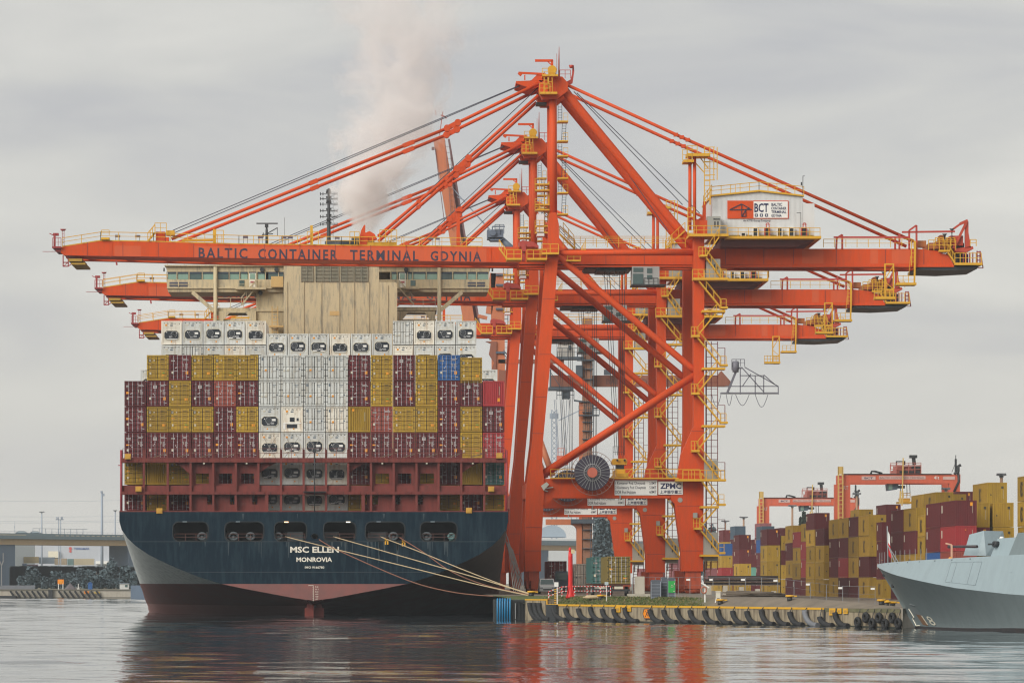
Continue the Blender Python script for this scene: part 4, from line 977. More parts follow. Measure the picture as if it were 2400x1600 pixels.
    m.box(PX(1264, YU0), PX(1305, YU0), YU0-1.5, YU0, PZ(224, YU0), PZ(219, YU0)); m.rail(ca_(1265, 219, -1.5), ca_(1289, 219, -1.5), 1.2, .8); m.rail(ca_(1271, 178, -1.4), ca_(1300, 178, -1.4), .9, .9)
    m.ladder(ca_(1274, 219, -1.2), ca_(1276, 168, -1.2), (.55, 0, 0), .5, .09); m.ladder(ca_(1285, 215, -1.2), ca_(1284, 180, -1.2), (.5, 0, 0), .5, .09); B(m, 'apex_platform', YELLOW)
    m = MB(); m.tube([ca_(1310, 182, 2), ca_(1310, 140, 2), ca_(1310.5, 110, 2)], [.09, .08, .03], 6); m.tube([ca_(1305, 182, 2), ca_(1305, 126, 2)], .03, 5); B(m, 'aerial', M('aerial_red', (.35, .08, .06), .5, .1, vary=0))
    m = MB(); m.prism(xa_([(1336, 196), (1343, 192), (1347, 165), (1346, 150), (1343, 152), (1342, 170), (1338, 184), (1326, 190)]), YU0+1.2, YU0+1.6); m.tube([ca_(1339, 160, 1), ca_(1339, 153, 1)], [.2, .3], 8); m.rail(ca_(1312, 184, -.2), ca_(1337, 184, -.2), 1.0, .8, .07); B(m, 'rear_lamp_arm', [M('arm_red', (.45, .05, .03), .5, .2, vary=0)])
    m = MB(); m.box(PX(1258, YU0), PX(1283, YU0), YU0+2, YU0+4, PZ(241, YU0), PZ(235, YU0)); B(m, 'floodlight', DARK)
    # boom
    bm = [(142, 579), (236, 565), (365, 566.5), (600, 572), (1150, 578), (1216, 579), (1216, 615), (1195, 615.4), (600, 608.6), (460, 605.6), (253, 600), (150, 598), (142, 592)]
    m = MB(); m.prism(xz(bm, D1), YA+D1, YA+D1+1.4); m.prism(xz(bm, D1), YA+D2+.6, YA+D2+2)
    for k in range(12):
        a = k/11; px = 200+1000*a; zc = PZ(590+12*a, YA+D1); m.box(PX(px, YA+D1)-.3, PX(px, YA+D1)+.3, YA+D1+1.4, YA+D2+.6, zc-.3, zc+.3)
    q0 = [(150, 598), (253, 600), (460, 605.6), (600, 608.6), (1195, 615.4), (1216, 615)]
    for (a, b), (q, r) in zip(q0, q0[1:]): m.quad(c(a, b-.5, D1+1.4), c(q, r-.5, D1+1.4), c(q, r-.5, D1+1.4)+Vector((0, 5.7, 0)), c(a, b-.5, D1+1.4)+Vector((0, 5.7, 0)))  # added plate closes the open boom so its underside falls dark
    bo = B(m, 'boom')
    m = MB(); m.quad(c(150, 598.2, D1-.15), c(1216, 615.2, D1-.15), c(1216, 616.6, D1-.15), c(150, 599.6, D1-.15)); m.hexa([c(150, 599.6, D1-.15), c(1216, 616.6, D1-.15), c(1216, 616.6, D1+1.5), c(150, 599.6, D1+1.5), c(150, 598.2, D1-.15), c(1216, 615.2, D1-.15), c(1216, 615.2, D1+1.5), c(150, 598.2, D1+1.5)]); m.build('rail_flange', M('flange_dark_red', (.30, .055, .035), .55, .3, vary=0), bo)
    yl = YA+D1-.02
    for body, x0, x1, y0, y1 in (("BALTIC", 465.5, 580, 605.5, 580), ("CONTAINER", 605, 791, 608, 582.5), ("TERMINAL", 820.5, 981, 610, 585.5), ("GDYNIA", 1009, 1128, 611.5, 588)):
        m = MB(); vs, fs = text_geo(body, .025, 1.28); o = 0
        dx = PX(x1, yl)-PX(x0, yl); dzs = (PZ(y0+ (x1-x0)*.0165, yl)-PZ(y0, yl))
        for a, b in vs: m.v.append((PX(x0, yl)+dx*a, yl, PZ(y0, yl)+(PZ(y1, yl)-PZ(y0, yl))*b+dzs*a*.9))
        for q in fs: m.face([o+i for i in q])
        m.build('lettering', LETTER, bo)
    m = MB(); m.box(PX(260, YA+D1), PX(262.5, YA+D1), YA+D1-.06, YA+D1, PZ(600, YA+D1), PZ(566, YA+D1)); m.box(PX(1150, YA+D1), PX(1151.5, YA+D1), YA+D1-.05, YA+D1, PZ(614, YA+D1), PZ(578, YA+D1)); m.bar(c(252, 592, D1-.1), c(260, 602, D1-.1), .12); m.build('stiffener', ORANGE, bo)
    yq = YA+D1-.012
    for a, b in ((455, 1140), (268, 330)): m = MB(); m.quad((PX(a, yq), yq, PZ(605+(a-455)*.0155, yq)), (PX(b, yq), yq, PZ(605+(b-455)*.0155, yq)), (PX(b, yq), yq, PZ(577+(b-455)*.006, yq)), (PX(a, yq), yq, PZ(577+(a-455)*.006, yq))); m.build('paint_patch', M('repainted_orange', (.60, .105, .035), .6, .4, gcol=(.48, .09, .04), vary=0, spec=.2), bo)
    m = MB()
    for a in range(205, 1200, 83): t_ = (a-205)/995; m.box(PX(a, yq)-.035, PX(a, yq)+.035, yq-.015, yq, PZ(600+14*t_, yq), PZ(568+10*t_, yq))
    m.build('plate_seam', M('seam_dark', None), bo)
    # walkway and rails along the boom
    m = MB()
    seq = [(146, 577, 0), (236, 563, 0), (360, 565, 0), (560, 571, 0), (800, 574, 0), (1130, 577, 0)]
    for (a, b, _), (q, r, _2) in zip(seq, seq[1:]):
        m.rail(c(a, b, D1-.3), c(q, r, D1-.3), 1.0, 1.9, .07); m.bar(c(a, b+1, D1+.35), c(q, r+1, D1+.35), .7, .12)
        m.rail(c(a, b, D2+2.3), c(q, r, D2+2.3), 1.0, 2.6, .06)
    m.rail(c(238, 551, D1-.3), c(256, 551, D1-.3), .6, 1, .07); m.stair(c(346, 565, D1-.2), c(363, 545, D1-.2), .7); m.rail(c(363, 546, D1-.3), c(390, 546, D1-.3), 1.2, .6, .07)
    m.box(PX(237, YA+D1), PX(257, YA+D1), YA+D1-.4, YA+D1+.4, PZ(562, YA+D1), PZ(557, YA+D1)); m.box(PX(389, YA+D1), PX(409, YA+D1), YA+D1, YA+D1+1, PZ(552, YA+D1), PZ(540, YA+D1)); m.box(PX(425, YA+D1), PX(505, YA+D1), YA+D1+.6, YA+D1+1.2, PZ(564, YA+D1), PZ(559, YA+D1)); m.box(PX(499, YA+D1), PX(506, YA+D1), YA+D1, YA+D1+.5, PZ(570, YA+D1), PZ(537, YA+D1)); m.box(PX(727, YA+D1), PX(733, YA+D1), YA+D1, YA+D1+.5, PZ(572, YA+D1), PZ(528, YA+D1))
    for a, b, yb in ((506, 524, 557), (720, 746, 560), (820, 842, 560), (890, 930, 556)): m.rail(c(a, yb+12, D1-.4), c(b, yb+12, D1-.4), 1.5, .7, .08)
    m.box(PX(860, YA+D1), PX(930, YA+D1), YA+D1, YA+D1+1, PZ(574, YA+D1), PZ(567, YA+D1))
    m.build('walkway', YELLOW, bo)
    for a, b in ((365, 387), (842, 862)):
        for y0_, y1_ in ((D1, D1+1.4), (D2+.6, D2+2)): m = MB(); m.box(PX(a, YA+D1), PX(b, YA+D1), YA+y0_, YA+y1_, PZ(568 if a < 400 else 576, YA+D1), PZ(543 if a < 400 else 553, YA+D1)); m.build('stay_anchor', ORANGE, bo)
    m = MB(); m.prism(xz([(843, 553), (846, 540), (853, 527), (856, 527), (856, 545), (866, 541), (878, 548), (884, 560), (860, 566)], D1), YA+D1+.2, YA+D1+1.2); m.build('stay_hook', ORANGE, bo)
    m = MB(); m.box(PX(1070, YA+D1), PX(1078, YA+D1), YA+D1+.2, YA+D1+1, PZ(578, YA+D1), PZ(491, YA+D1)); m.box(PX(1067, YA+D1), PX(1080, YA+D1), YA+D1, YA+D1+1.2, PZ(496, YA+D1), PZ(489, YA+D1)); m.build('stay_rest_post', ORANGE, bo)
    for px in (275, 322, 575, 610, 680, 790, 1025, 665, 1010):
        m = MB(); z = PZ(569+(px-275)*.008, YA+D1); x = PX(px, YA+D1); m.box(x-.3, x+.3, YA+D1+.3, YA+D1+.9, z+.75, z+.98); m.box(x-.25, x-.2, YA+D1+.5, YA+D1+.6, z, z+.75); m.box(x+.2, x+.25, YA+D1+.5, YA+D1+.6, z, z+.75); m.build('boom_light', M('light_violet_grey', (.13, .11, .15), .5, .2, vary=0), bo)
    m = MB(); m.ladder(c(146, 576, D1), c(146, 540, D1), (.22, 0, 0), .35, .06); m.tube([c(148, 541, D1), c(148, 537, D1)], [.2, .4], 8); m.bar(c(128, 577, D1), c(128, 548, D1), .25); m.box(PX(124, YA+D1), PX(137, YA+D1), YA+D1, YA+D1+.6, PZ(552, YA+D1), PZ(546, YA+D1)); m.bar(c(116, 547, D1), c(124, 551, D1), .1); m.box(PX(123, YA+D1), PX(143, YA+D1), YA+D1-.5, YA+D2+2, PZ(582, YA+D1), PZ(578, YA+D1)); m.prism(xz([(123, 579), (143, 579), (143, 590), (134, 590)], D1), YA+D1, YA+D1+.3); m.rail(c(123, 579, D1-.5), c(143, 579, D1-.5), 1.1, .4, .06); m.bar(c(100, 589.5, D1), c(135, 589.5, D1), .06)
    for a in (148, 160): m.bar(c(a, 598, D1+.3), c(a, 625, D1+.3), .13)
    for y in (615, 624): m.bar(c(148, y, D1+.3), c(160, y, D1+.3), .13)
    m.bar(c(149, 624, D1+.3), c(159, 615, D1+.3), .08); m.bar(c(160, 624, D1+.3), c(168, 618, D1+.3), .1); m.bar(c(272, 610, D1), c(274, 621, D1), .2); B(m, 'boom_tip_frame', M('tip_crimson', (.34, .05, .05), .5, .2, vary=0))
    m = MB(); m.box(PX(161, YA+D1), PX(192, YA+D1), YA+D1, YA+D2+1, PZ(612.5, YA+D1), PZ(606, YA+D1)); m.box(PX(167, YA+D1), PX(200, YA+D1), YA+D1, YA+D2+1, PZ(620, YA+D1), PZ(616, YA+D1)); B(m, 'tip_basket', M('olive_yellow', (.40, .24, .03), .6, .4, vary=0))
    # hinge platforms at the waterside
    m = MB()
    for x0, x1, y in ((1187, 1222, 611), (1235, 1281, 611), (1270, 1309, 598)):
        m.box(PX(x0, YA), PX(x1, YA), YA-1.3, YA+2, PZ(y, YA), PZ(y-4.5, YA)); m.rail(c(x0, y-4.5, -1.2), c(x1, y-4.5, -1.2), 1.1, .9, .08)
    m.stair(c(1170, 581, 1), c(1188, 607, 1), .7); m.stair(c(1363, 598, 1), c(1372, 585, 1), .7); m.rail(c(1330, 611, 1), c(1360, 611, 1), 1, 1); m.box(PX(1327, YA), PX(1361, YA), YA, YA+1.5, PZ(612, YA), PZ(609, YA)); B(m, 'hinge_platform', YELLOW)
    m = MB(); m.prism(xz([(1216, 568), (1224, 564), (1250, 568), (1262, 576), (1262, 582), (1252, 579), (1218, 579)]), YA-.5, YA+3); m.box(PX(1222, YA), PX(1232, YA), YA-.6, YA-.3, PZ(590, YA), PZ(572, YA)); m.box(PX(1224, YA), PX(1231, YA), YA-.2, YA+.4, PZ(613, YA), PZ(572, YA)); B(m, 'hinge_hood', M('hood_red', (.40, .05, .035), .5, .2, vary=0))
    # landside girder
    gd = [(1216, 583), (2150, 583), (2196, 588), (2224, 600), (2236, 623), (1216, 619)]
    m = MB(); m.prism(xz(gd, D1), YA+D1, YA+D1+1.4); m.prism(xz(gd, D1), YA+D2+.6, YA+D2+2); m.box(PX(1216, YA+D1), PX(2235, YA+D1), YA+D1-.2, YA+D1+1.6, PZ(626, YA+D1), PZ(622.5, YA+D1))
    for k in range(10): px = 1330+k*98; m.box(PX(px, YA+D1)-.35, PX(px, YA+D1)+.35, YA+D1+1.4, YA+D2+.6, PZ(608, YA+D1), PZ(592, YA+D1))
    m.quad(c(1216, 618, D1+1.4), c(2230, 618, D1+1.4), c(2230, 618, D1+1.4)+Vector((0, 5.7, 0)), c(1216, 618, D1+1.4)+Vector((0, 5.7, 0)))  # added soffit between the girders, there to give a dark underside
    gi = B(m, 'girder')
    m = MB(); m.rail(c(1320, 580, D1-.3), c(1606, 580, D1-.3), 1.1, 1.3, .07); m.rail(c(1930, 580, D1-.3), c(2140, 580, D1-.3), 1.0, 1.3, .07); m.rail(c(1330, 575, D2+2), c(1600, 575, D2+2), 1.1, 1.6, .06)
    m.stair(c(1312, 548, D1), c(1348, 583, D1), .8); m.rail(c(1320, 545, D1), c(1345, 575, D1), 1.2, .9, .08); m.stair(c(1560, 582, D1), c(1606, 540, D1), .8)
    m.build('girder_walkway', YELLOW, gi)
    for a, b in ((1490, 1500), (1690, 1700)): pass
    for a, b in ((1880, 1930), (2040, 2058), (2090, 2150)): m = MB(); m.rect(PX(a, yq), PX(b, yq), PZ(618, yq), PZ(585, yq), yq); m.build('paint_patch', M('repainted_orange', None), gi)
    m = MB()
    for a in (1330, 1420, 1510, 1700, 1790, 1860, 1960, 2075, 2165): m.box(PX(a, yq)-.04, PX(a, yq)+.04, yq-.03, yq, PZ(619, yq), PZ(584, yq))
    m.build('plate_seam', M('seam_dark', None), gi)
    # machine house
    H0, H1 = 1.2, 15.0
    hs = [(1669, 551), (1881, 551), (1881, 460), (1779, 449), (1669, 460)]
    m = MB(); m.prism(xz(hs, H0), YA+H0, YA+H1)
    m.prism(xz([(1881.02, 551), (1909, 551), (1909, 477), (1881.02, 477)], H0), YA+H0+.05, YA+H1-1)
    for k in range(72): x = PX(1669+k*(212/72), YA+H0); m.box(x, x+.05, YA+H0-.03, YA+H0, PZ(550, YA+H0), PZ(462-(0 if k < 0 else 9*(1-abs(k-37)/37)), YA+H0))
    mh = B(m, 'machine_house', M('house_white', (.64, .65, .65), .5, .2, gcol=(.45, .45, .42), vary=0))
    m = MB(); m.prism(xz([(1666, 461), (1779, 449.5), (1884, 461), (1884, 457.5), (1779, 445.5), (1666, 457.5)], H0), YA+H0-.3, YA+H1+.3)
    m.rail(c(1668, 457, H0-.2), c(1779, 446, H0-.2), 1.0, 1.2, .075); m.rail(c(1779, 446, H0-.2), c(1884, 457, H0-.2), 1.0, 1.2, .075); m.rail(c(1668, 457, H1), c(1779, 446, H1), 1.0, 2.4, .06); m.rail(c(1649, 483, H0), c(1668, 457, H0), 1.2, .7, .08); m.bar(c(1649, 470, H0), c(1668, 443, H0), .1); m.build('roof_edge', YELLOW, mh)
    m = MB(); m.box(PX(1704.5, YA+H0), PX(1848, YA+H0), YA+H0-.12, YA+H0-.06, PZ(512.7, YA+H0), PZ(470.5, YA+H0)); m.i = 1; m.box(PX(1766, YA+H0), PX(1846, YA+H0), YA+H0-.14, YA+H0-.12, PZ(511, YA+H0), PZ(472.3, YA+H0))
    sgn = m.build('sign_board', [ORANGE, WHITE], mh)
    m = MB(); y = YA+H0-.17; px_ = lambda a: PX(a, y); pz_ = lambda b: PZ(b, y)
    m.text('BCT', px_(1768), px_(1801), pz_(497.5), pz_(476.5), y, .02)
    for k in range(3):
        x0, x1, z0, z1 = px_(1769+k*12), px_(1776+k*12), pz_(508), pz_(501)
        for q in ((x0, x1, z0, z0+.09), (x0, x1, z1-.09, z1), (x0, x0+.09, z0, z1), (x1-.09, x1, z0, z1)): m.rect(*q, y)
    for t, a, b, q, r in (('BALTIC', 1808, 1833, 483, 476), ('CONTAINER', 1807.5, 1843, 491.5, 485), ('TERMINAL', 1807.5, 1843, 500, 493.5), ('GDYNIA', 1807.5, 1832, 508.5, 502.5)): m.text(t, px_(a), px_(b), pz_(q), pz_(r), y, .015)
    m.i = 1
    for p, q in (((1710, 492), (1761, 491)), ((1711, 491), (1738, 478)), ((1738, 478), (1758, 489)), ((1738, 478), (1738, 508)), ((1748, 492), (1748, 508)), ((1738, 508), (1748, 492)), ((1738, 507), (1748, 507))): m.bar(Vector((px_(p[0]), y, pz_(p[1]))), Vector((px_(q[0]), y, pz_(q[1]))), .07, .1)
    m.box(px_(1750), px_(1757), y-.01, y+.01, pz_(491), pz_(488)); m.text('An ICTSI Group Company', px_(1742), px_(1806), pz_(520.5), pz_(514.5), YA+H0-.06, .01)
    m.build('lettering', [NAVY, LETTER], mh)
    for a, b, t in ((1766, 1777, 534), (1794, 1805, 534), (1823, 1834, 534), (1850, 1862, 534), (1880, 1891, 534), (1738, 1748, 545)):
        m = MB(); m.box(PX(a, YA), PX(b, YA), YA+.6, YA+H0, PZ(553, YA), PZ(t, YA)); lv = m.build('louvre', DARK, mh)
        m = MB(); x0, x1, z0, z1 = PX(a-1, YA), PX(b+1, YA), PZ(554, YA), PZ(t-1.2, YA); m.box(x0, x0+.1, YA+.5, YA+H0, z0, z1); m.box(x1-.1, x1, YA+.5, YA+H0, z0, z1); m.box(x0, x1, YA+.5, YA+H0, z1-.08, z1); m.build('louvre_frame', WHITE if a not in (1794, 1880) else M('frame_red', (.45, .07, .05), .5, .2, vary=0), lv)
        if a in (1794, 1880):
            m = MB(); m.bar(c(a+2, 533), c(a+3, 523), .1); m.bar(c(b-2, 533), c(b-3, 523), .1); m.bar(c(a+3, 523), c(b-3, 523), .1); m.bar(c(a, 526), c(b, 526), .08); m.build('fan_cowl', M('frame_red', None), lv)
    m = MB(); m.bar(c(1867, 499), c(1877, 499), .06); m.bar(c(1877, 499), c(1877, 536), .06); m.bar(c(1881.5, 437), c(1881.5, 458), .05); m.box(PX(1877.5, YA), PX(1880, YA), YA, YA+.4, PZ(434, YA), PZ(427, YA)); m.bar(c(1881.5, 440), c(1882, 412), .07); m.bar(c(1882, 414), c(1886, 411), .05); m.build('house_aerial', DARK, mh)
    m = MB(); m.box(PX(1613, YA), PX(1705, YA), YA-1.6, YA+3, PZ(556.5, YA), PZ(550.5, YA)); m.box(PX(1700, YA), PX(1924, YA), YA-.4, YA+H1+.6, PZ(560, YA), PZ(553.5, YA)); m.rail(c(1614, 550.5, -1.5), c(1704, 550.5, -1.5), 1.1, 1, .07); m.rail(c(1706, 553.5, -.3), c(1922, 553.5, -.3), 1.0, 1.2, .07); m.rail(c(1922, 553.5, 0), c(1922, 553.5, H1), 1.0, 2, .07)
    m.ladder(c(1612, 550, -1.2), c(1612, 498, -1.2), (.75, 0, 0), .5, .1); m.rail(c(1612, 510, -1.2), c(1627, 510, -1.2), 1.2, .5, .09); m.build('house_platform', YELLOW, mh)
    m = MB(); m.prism(xz([(1690, 560), (1912, 560), (1905, 566), (1880, 572), (1865, 579), (1690, 579)], 2), YA+1.4, YA+H1-1); m.build('underframe', M('underframe_maroon', (.16, .045, .04), .6, .3, vary=0), mh)
    m = MB(); m.box(PX(1657, YA), PX(1688, YA), YA-.6, YA+1.0, PZ(550, YA), PZ(508, YA)); cb = B(m, 'electrical_cabinet', GREYC)
    m = MB()
    for a in (1673, 1680): m.box(PX(a, YA), PX(a+3, YA), YA-.64, YA-.6, PZ(533, YA), PZ(520, YA))
    m.box(PX(1671, YA), PX(1686, YA), YA-.64, YA-.6, PZ(516, YA), PZ(513.5, YA)); m.build('cabinet_slot', DARK, cb)
    m = MB(); m.box(PX(1628, YA), PX(1657, YA), YA-.5, YA+2, PZ(552, YA), PZ(517, YA)); m.prism(xz([(1630, 517), (1656, 517), (1656, 470), (1650, 470), (1648, 505)]), YA+1, YA+1.5); B(m, 'stay_foot')
    # backstay support posts with platform
    m = MB(); m.tube([c(1617, 540), c(1617, 372)], .2, 8); m.tube([c(1628, 540), c(1628, 362)], .2, 8); B(m, 'support_post')
    m = MB(); m.box(PX(1601, YA), PX(1625, YA), YA-1, YA+2, PZ(382, YA), PZ(376, YA)); m.box(PX(1609, YA), PX(1661, YA), YA-1, YA+2, PZ(368, YA), PZ(361, YA)); m.rail(c(1600, 376, -1), c(1622, 376, -1), 1.3, .6, .08); m.rail(c(1610, 361, -1), c(1634, 361, -1), 1.0, .6, .08)
    m.ladder(c(1651, 480, 0), c(1651, 345, 0), (.65, 0, 0), .55, .1); m.ladder(c(1673, 422, 0), c(1673, 345, 0), (.4, 0, 0), 1, .1)
    for y in (345, 360, 380, 395, 410, 422): m.bar(c(1651, y), c(1676, y), .08)
    m.bar(c(1630, 382), c(1651, 405), .12); m.bar(c(1640, 368), c(1660, 395), .12); m.bar(c(1665, 480), c(1665, 440), .08); B(m, 'support_platform', YELLOW)
    # girder tail
    m = MB(); m.prism(xz([(2262, 520), (2267, 516), (2270, 520), (2270, 545), (2276, 580), (2262, 581), (2262, 545)], D1), YA+D1, YA+D1+.5); m.bar(c(2265, 521, D1), c(2235, 582, D1), .3); m.bar(c(2252, 524, D1), c(2234, 537, D1), .25); m.bar(c(2268, 517, D1), c(2250, 525, D1), .35); m.box(PX(2228, YA+D1), PX(2258, YA+D1), YA+D1+.2, YA+D2, PZ(575, YA+D1), PZ(552, YA+D1)); m.prism(xz([(2236, 583), (2280, 577), (2282, 583), (2264, 591), (2240, 590)], D1), YA+D1, YA+D2+2); B(m, 'tail_frame', M('tail_red', (.46, .06, .03), .5, .3, vary=0))
    m = MB(); m.bar(c(2114, 544, D1), c(2238, 542.5, D1), .22); m.bar(c(1954, 556, D1), c(2130, 556, D1), .2)
    for pts in (((2131, 583), (2131, 540), (2148, 528), (2148, 583)), ((1960, 583), (1961, 558), (1974, 550), (1974, 583)), ((2098, 583), (2098, 555)), ((2108, 583), (2108, 549))):
        for p, q in zip(pts, pts[1:]): m.bar(c(*p, D1), c(*q, D1), .22)
    B(m, 'cable_davit', M('arm_red', None))
    m = MB(); m.box(PX(2236, YA+D1), PX(2301, YA+D1), YA+D1-.6, YA+D2+2, PZ(622, YA+D1), PZ(616.5, YA+D1)); m.rail(c(2238, 616.5, D1-.5), c(2300, 616.5, D1-.5), 1.2, .7, .08); m.stair(c(2222, 592, D1-.5), c(2238, 616, D1-.5), .7); m.box(PX(2199, YA+D1), PX(2225, YA+D1), YA+D1-.6, YA+D1, PZ(591, YA+D1), PZ(586.5, YA+D1)); m.rail(c(2176, 586, D1-.4), c(2240, 586, D1-.4), 1.2, .6, .08); m.rail(c(2192, 577, D1), c(2238, 577, D1), 1.0, .5, .1); m.rail(c(2274, 577, D1), c(2288, 577, D1), .8, .5, .09); B(m, 'tail_platform', YELLOW)
    m = MB(); m.box(PX(2180, YA+D1), PX(2200, YA+D1), YA+D1+.5, YA+D2, PZ(582, YA+D1), PZ(568, YA+D1)); m.box(PX(2200, YA+D1), PX(2236, YA+D1), YA+D1+.5, YA+D2, PZ(582, YA+D1), PZ(562, YA+D1)); m.tube([c(2206, 560, D1+1), c(2206, 560, D2)], .5, 10); m.box(PX(2152, YA+D1), PX(2172, YA+D1), YA+D1+.5, YA+D1+2, PZ(578, YA+D1), PZ(563, YA+D1)); B(m, 'hoist_winch', M('winch_orange', (.40, .13, .03), .6, .5, vary=0))
    m = MB()
    for px, py in ((2214, 548), (2231, 536)): m.tube([c(px, py+10, D1), c(px, py+4, D1), c(px, py, D1)], [.1, .14, .32], 8); m.bar(c(px, py+6, D1), c(px, py+28, D1), .1)
    m.box(PX(2238, YA+D1), PX(2262, YA+D1), YA+D1+.8, YA+D2, PZ(580, YA+D1), PZ(568, YA+D1)); m.prism(xz([(2150, 626), (2294, 624), (2290, 630), (2216, 634), (2150, 632)], D1), YA+D1, YA+D2+2); m.box(PX(2250, YA+D1), PX(2275, YA+D1), YA+D1+2, YA+D2, PZ(612, YA+D1), PZ(592, YA+D1)); B(m, 'tail_machinery', DARK)
    m = MB()
    for px in (2290, 2297): m.bar(c(px, 620, D1), c(px, 588, D1), .14)
    m.bar(c(2298, 590, D1), c(2304, 628, D1), .12); m.bar(c(2292, 628, D1), c(2304, 628, D1), .1)
    for y in (590, 600, 610): m.bar(c(2290, y, D1), c(2298, y, D1), .12)
    for px in (2258, 2265, 2272, 2280): m.bar(c(px, 618, D1), c(px, 591, D1), .13)
    B(m, 'tail_post', M('post_crimson', (.30, .06, .07), .5, .2, vary=0))
    m = MB(); m.ladder(c(2136, 623, D1-.5), c(2136, 563, D1-.5), (.35, 0, 0), .5, .09); m.bar(c(2145, 565, D1-.5), c(2143, 668, D1-.5), .2); m.box(PX(2098, YA+D1), PX(2144, YA+D1), YA+D1-1.6, YA+D1+.6, PZ(670, YA+D1), PZ(664.5, YA+D1)); m.rail(c(2104, 664.5, D1-1.4), c(2142, 664.5, D1-1.4), .95, .6, .07); m.bar(c(2130, 645, D1-.5), c(2134, 600, D1-.5), .06)
    for a, b in ((2074, 2094),):
        m.bar(c(a, 618, D1-.6), c(a, 702, D1-.6), .17); m.bar(c(b, 618, D1-.6), c(b, 702, D1-.6), .17)
        for y in (619, 680, 702): m.bar(c(a, y, D1-.6), c(b, y, D1-.6), .15)
        m.bar(c(a, 655, D1-.6), c(b, 622, D1-.6), .1); m.bar(c(a, 660, D1-.6), c(b, 678, D1-.6), .08); m.box(PX(a-26, YA+D1), PX(b, YA+D1), YA+D1-1.6, YA+D1+.4, PZ(703, YA+D1), PZ(697, YA+D1)); m.rail(c(a-25, 697, D1-1.5), c(b, 697, D1-1.5), 1.0, .5, .08)
        for y in (684, 688, 692): m.bar(c(a, y, D1-.6), c(b, y, D1-.6), .06)
    bk = B(m, 'hanging_basket', YELLOW)
    # trolley, cab, ropes and headblock
    m = MB(); m.box(PX(1372, YA+D1), PX(1482, YA+D1), YA+D1+.4, YA+D2+1.6, PZ(629, YA+D1), PZ(622, YA+D1)); m.box(PX(1400, YA+D1), PX(1470, YA+D1), YA+D1+.8, YA+D2, PZ(634, YA+D1), PZ(627, YA+D1))
    for a in range(9): t = math.pi*(a+.5)/9; m.bar(c(1427+8*math.cos(t), 626+8*math.sin(t), D1+.3), c(1427+12*math.cos(t), 626+13*math.sin(t), D1+.3), .1)
    for q in (1440, 1448): m.bar(c(q, 634, D1), c(q, 646, D1), .07)
    m.bar(c(1434, 646, D1), c(1448, 646, D1), .07); B(m, 'trolley', DARK)
    m = MB(); m.box(PX(1481, YA+D1), PX(1545, YA+D1), YA+D1-.4, YA+D1+2.6, PZ(667, YA+D1), PZ(625, YA+D1)); cab = B(m, 'operator_cab', M('cab_grey_white', (.42, .44, .43), .5, .3, vary=0))
    for a, b, y0, y1 in ((1483, 1507, 666, 642), (1484, 1507, 638, 628), (1516, 1528, 641, 629), (1516, 1528, 655, 645)):
        m = MB(); m.box(PX(a, YA+D1), PX(b, YA+D1), YA+D1-.46, YA+D1-.4, PZ(y0, YA+D1), PZ(y1, YA+D1)); m.build('cab_window', GLASSM, cab)
    m = MB(); m.box(PX(1480, YA+D1), PX(1560, YA+D1), YA+D1-.6, YA+D1+2.8, PZ(670, YA+D1), PZ(666.5, YA+D1)); m.rail(c(1509, 667, D1-.5), c(1542, 667, D1-.5), .8, .6, .05); m.build('cab_floor', DARK, cab)
    m = MB()
    for px, qx in ((1416, 1442), (1422, 1447), (1428, 1451), (1452, 1456), (1458, 1461), (1464, 1464)): m.tube([c(px, 632, D1+2), c(qx, 1066, D1+2)], .035, 4, False)
    B(m, 'hoist_rope', DARK)
    m = MB(); m.prism(xz([(1434, 1082), (1438, 1074), (1468, 1073), (1472, 1080), (1470, 1088), (1437, 1088)], D1), YA+D1+1, YA+D1+3); m.box(PX(1443, YA+D1), PX(1462, YA+D1), YA+D1-2, YA+D1+6, PZ(1112, YA+D1), PZ(1100, YA+D1)); m.box(PX(1441, YA+D1), PX(1468, YA+D1), YA+D1-4, YA+D1+8, PZ(1120, YA+D1), PZ(1111, YA+D1)); hb = B(m, 'headblock', YELLOW)
    m = MB()
    for px in (1447, 1464): m.tube([c(px, 1078, D1+.9), c(px, 1078, D1+.7)], .14, 8)
    m.box(PX(1445, YA+D1), PX(1464, YA+D1), YA+D1+1.2, YA+D1+2.5, PZ(1101, YA+D1), PZ(1088, YA+D1)); m.rail(c(1437, 1073, D1+1), c(1460, 1073, D1+1), 1.4, .6, .05); m.build('sheave_block', DARK, hb)
    # stays' rope runs
    m = MB()
    for p, q in (((1262, 182), (405, 540)), ((1256, 186), (410, 545)), ((1262, 205), (890, 556)), ((1345, 215), (1600, 480)), ((1352, 218), (1640, 500)), ((1330, 205), (1565, 540))): m.tube([c(*p, 6), c(*q, 6)], .05, 4, False)
    B(m, 'luffing_rope', M('rope_slate', (.07, .075, .10), .6, .1, vary=0))
    # cable reel
    rc = c(1388, 1107, -1.3); m = MB(); R0 = 2.13
    m.tube([rc+Vector((0, 1.0, 0)), rc+Vector((0, -.1, 0))], R0, 40); rl = B(m, 'cable_reel', M('reel_violet_grey', (.07, .06, .09), .6, .3, vary=0))
    m = MB(); m.tube([rc+Vector((0, 0, 0)), rc+Vector((0, -.5, 0))], .6, 20); m.build('reel_hub', M('hub_salmon', (.62, .16, .10), .6, .2, vary=0), rl)
    m = MB()
    for k in range(28):
        a = 2*math.pi*k/28; d = Vector((math.cos(a), 0, math.sin(a))); m.bar(rc+d*.62+Vector((0, -.3, 0)), rc+d*(R0-.05)+Vector((0, -.2, 0)), .06)
    m.tube([rc+Vector((1.0*math.cos(a*math.pi/14), -.28, 1.0*math.sin(a*math.pi/14))) for a in range(29)], .05, 5, False); m.build('spoke', STEEL, rl)
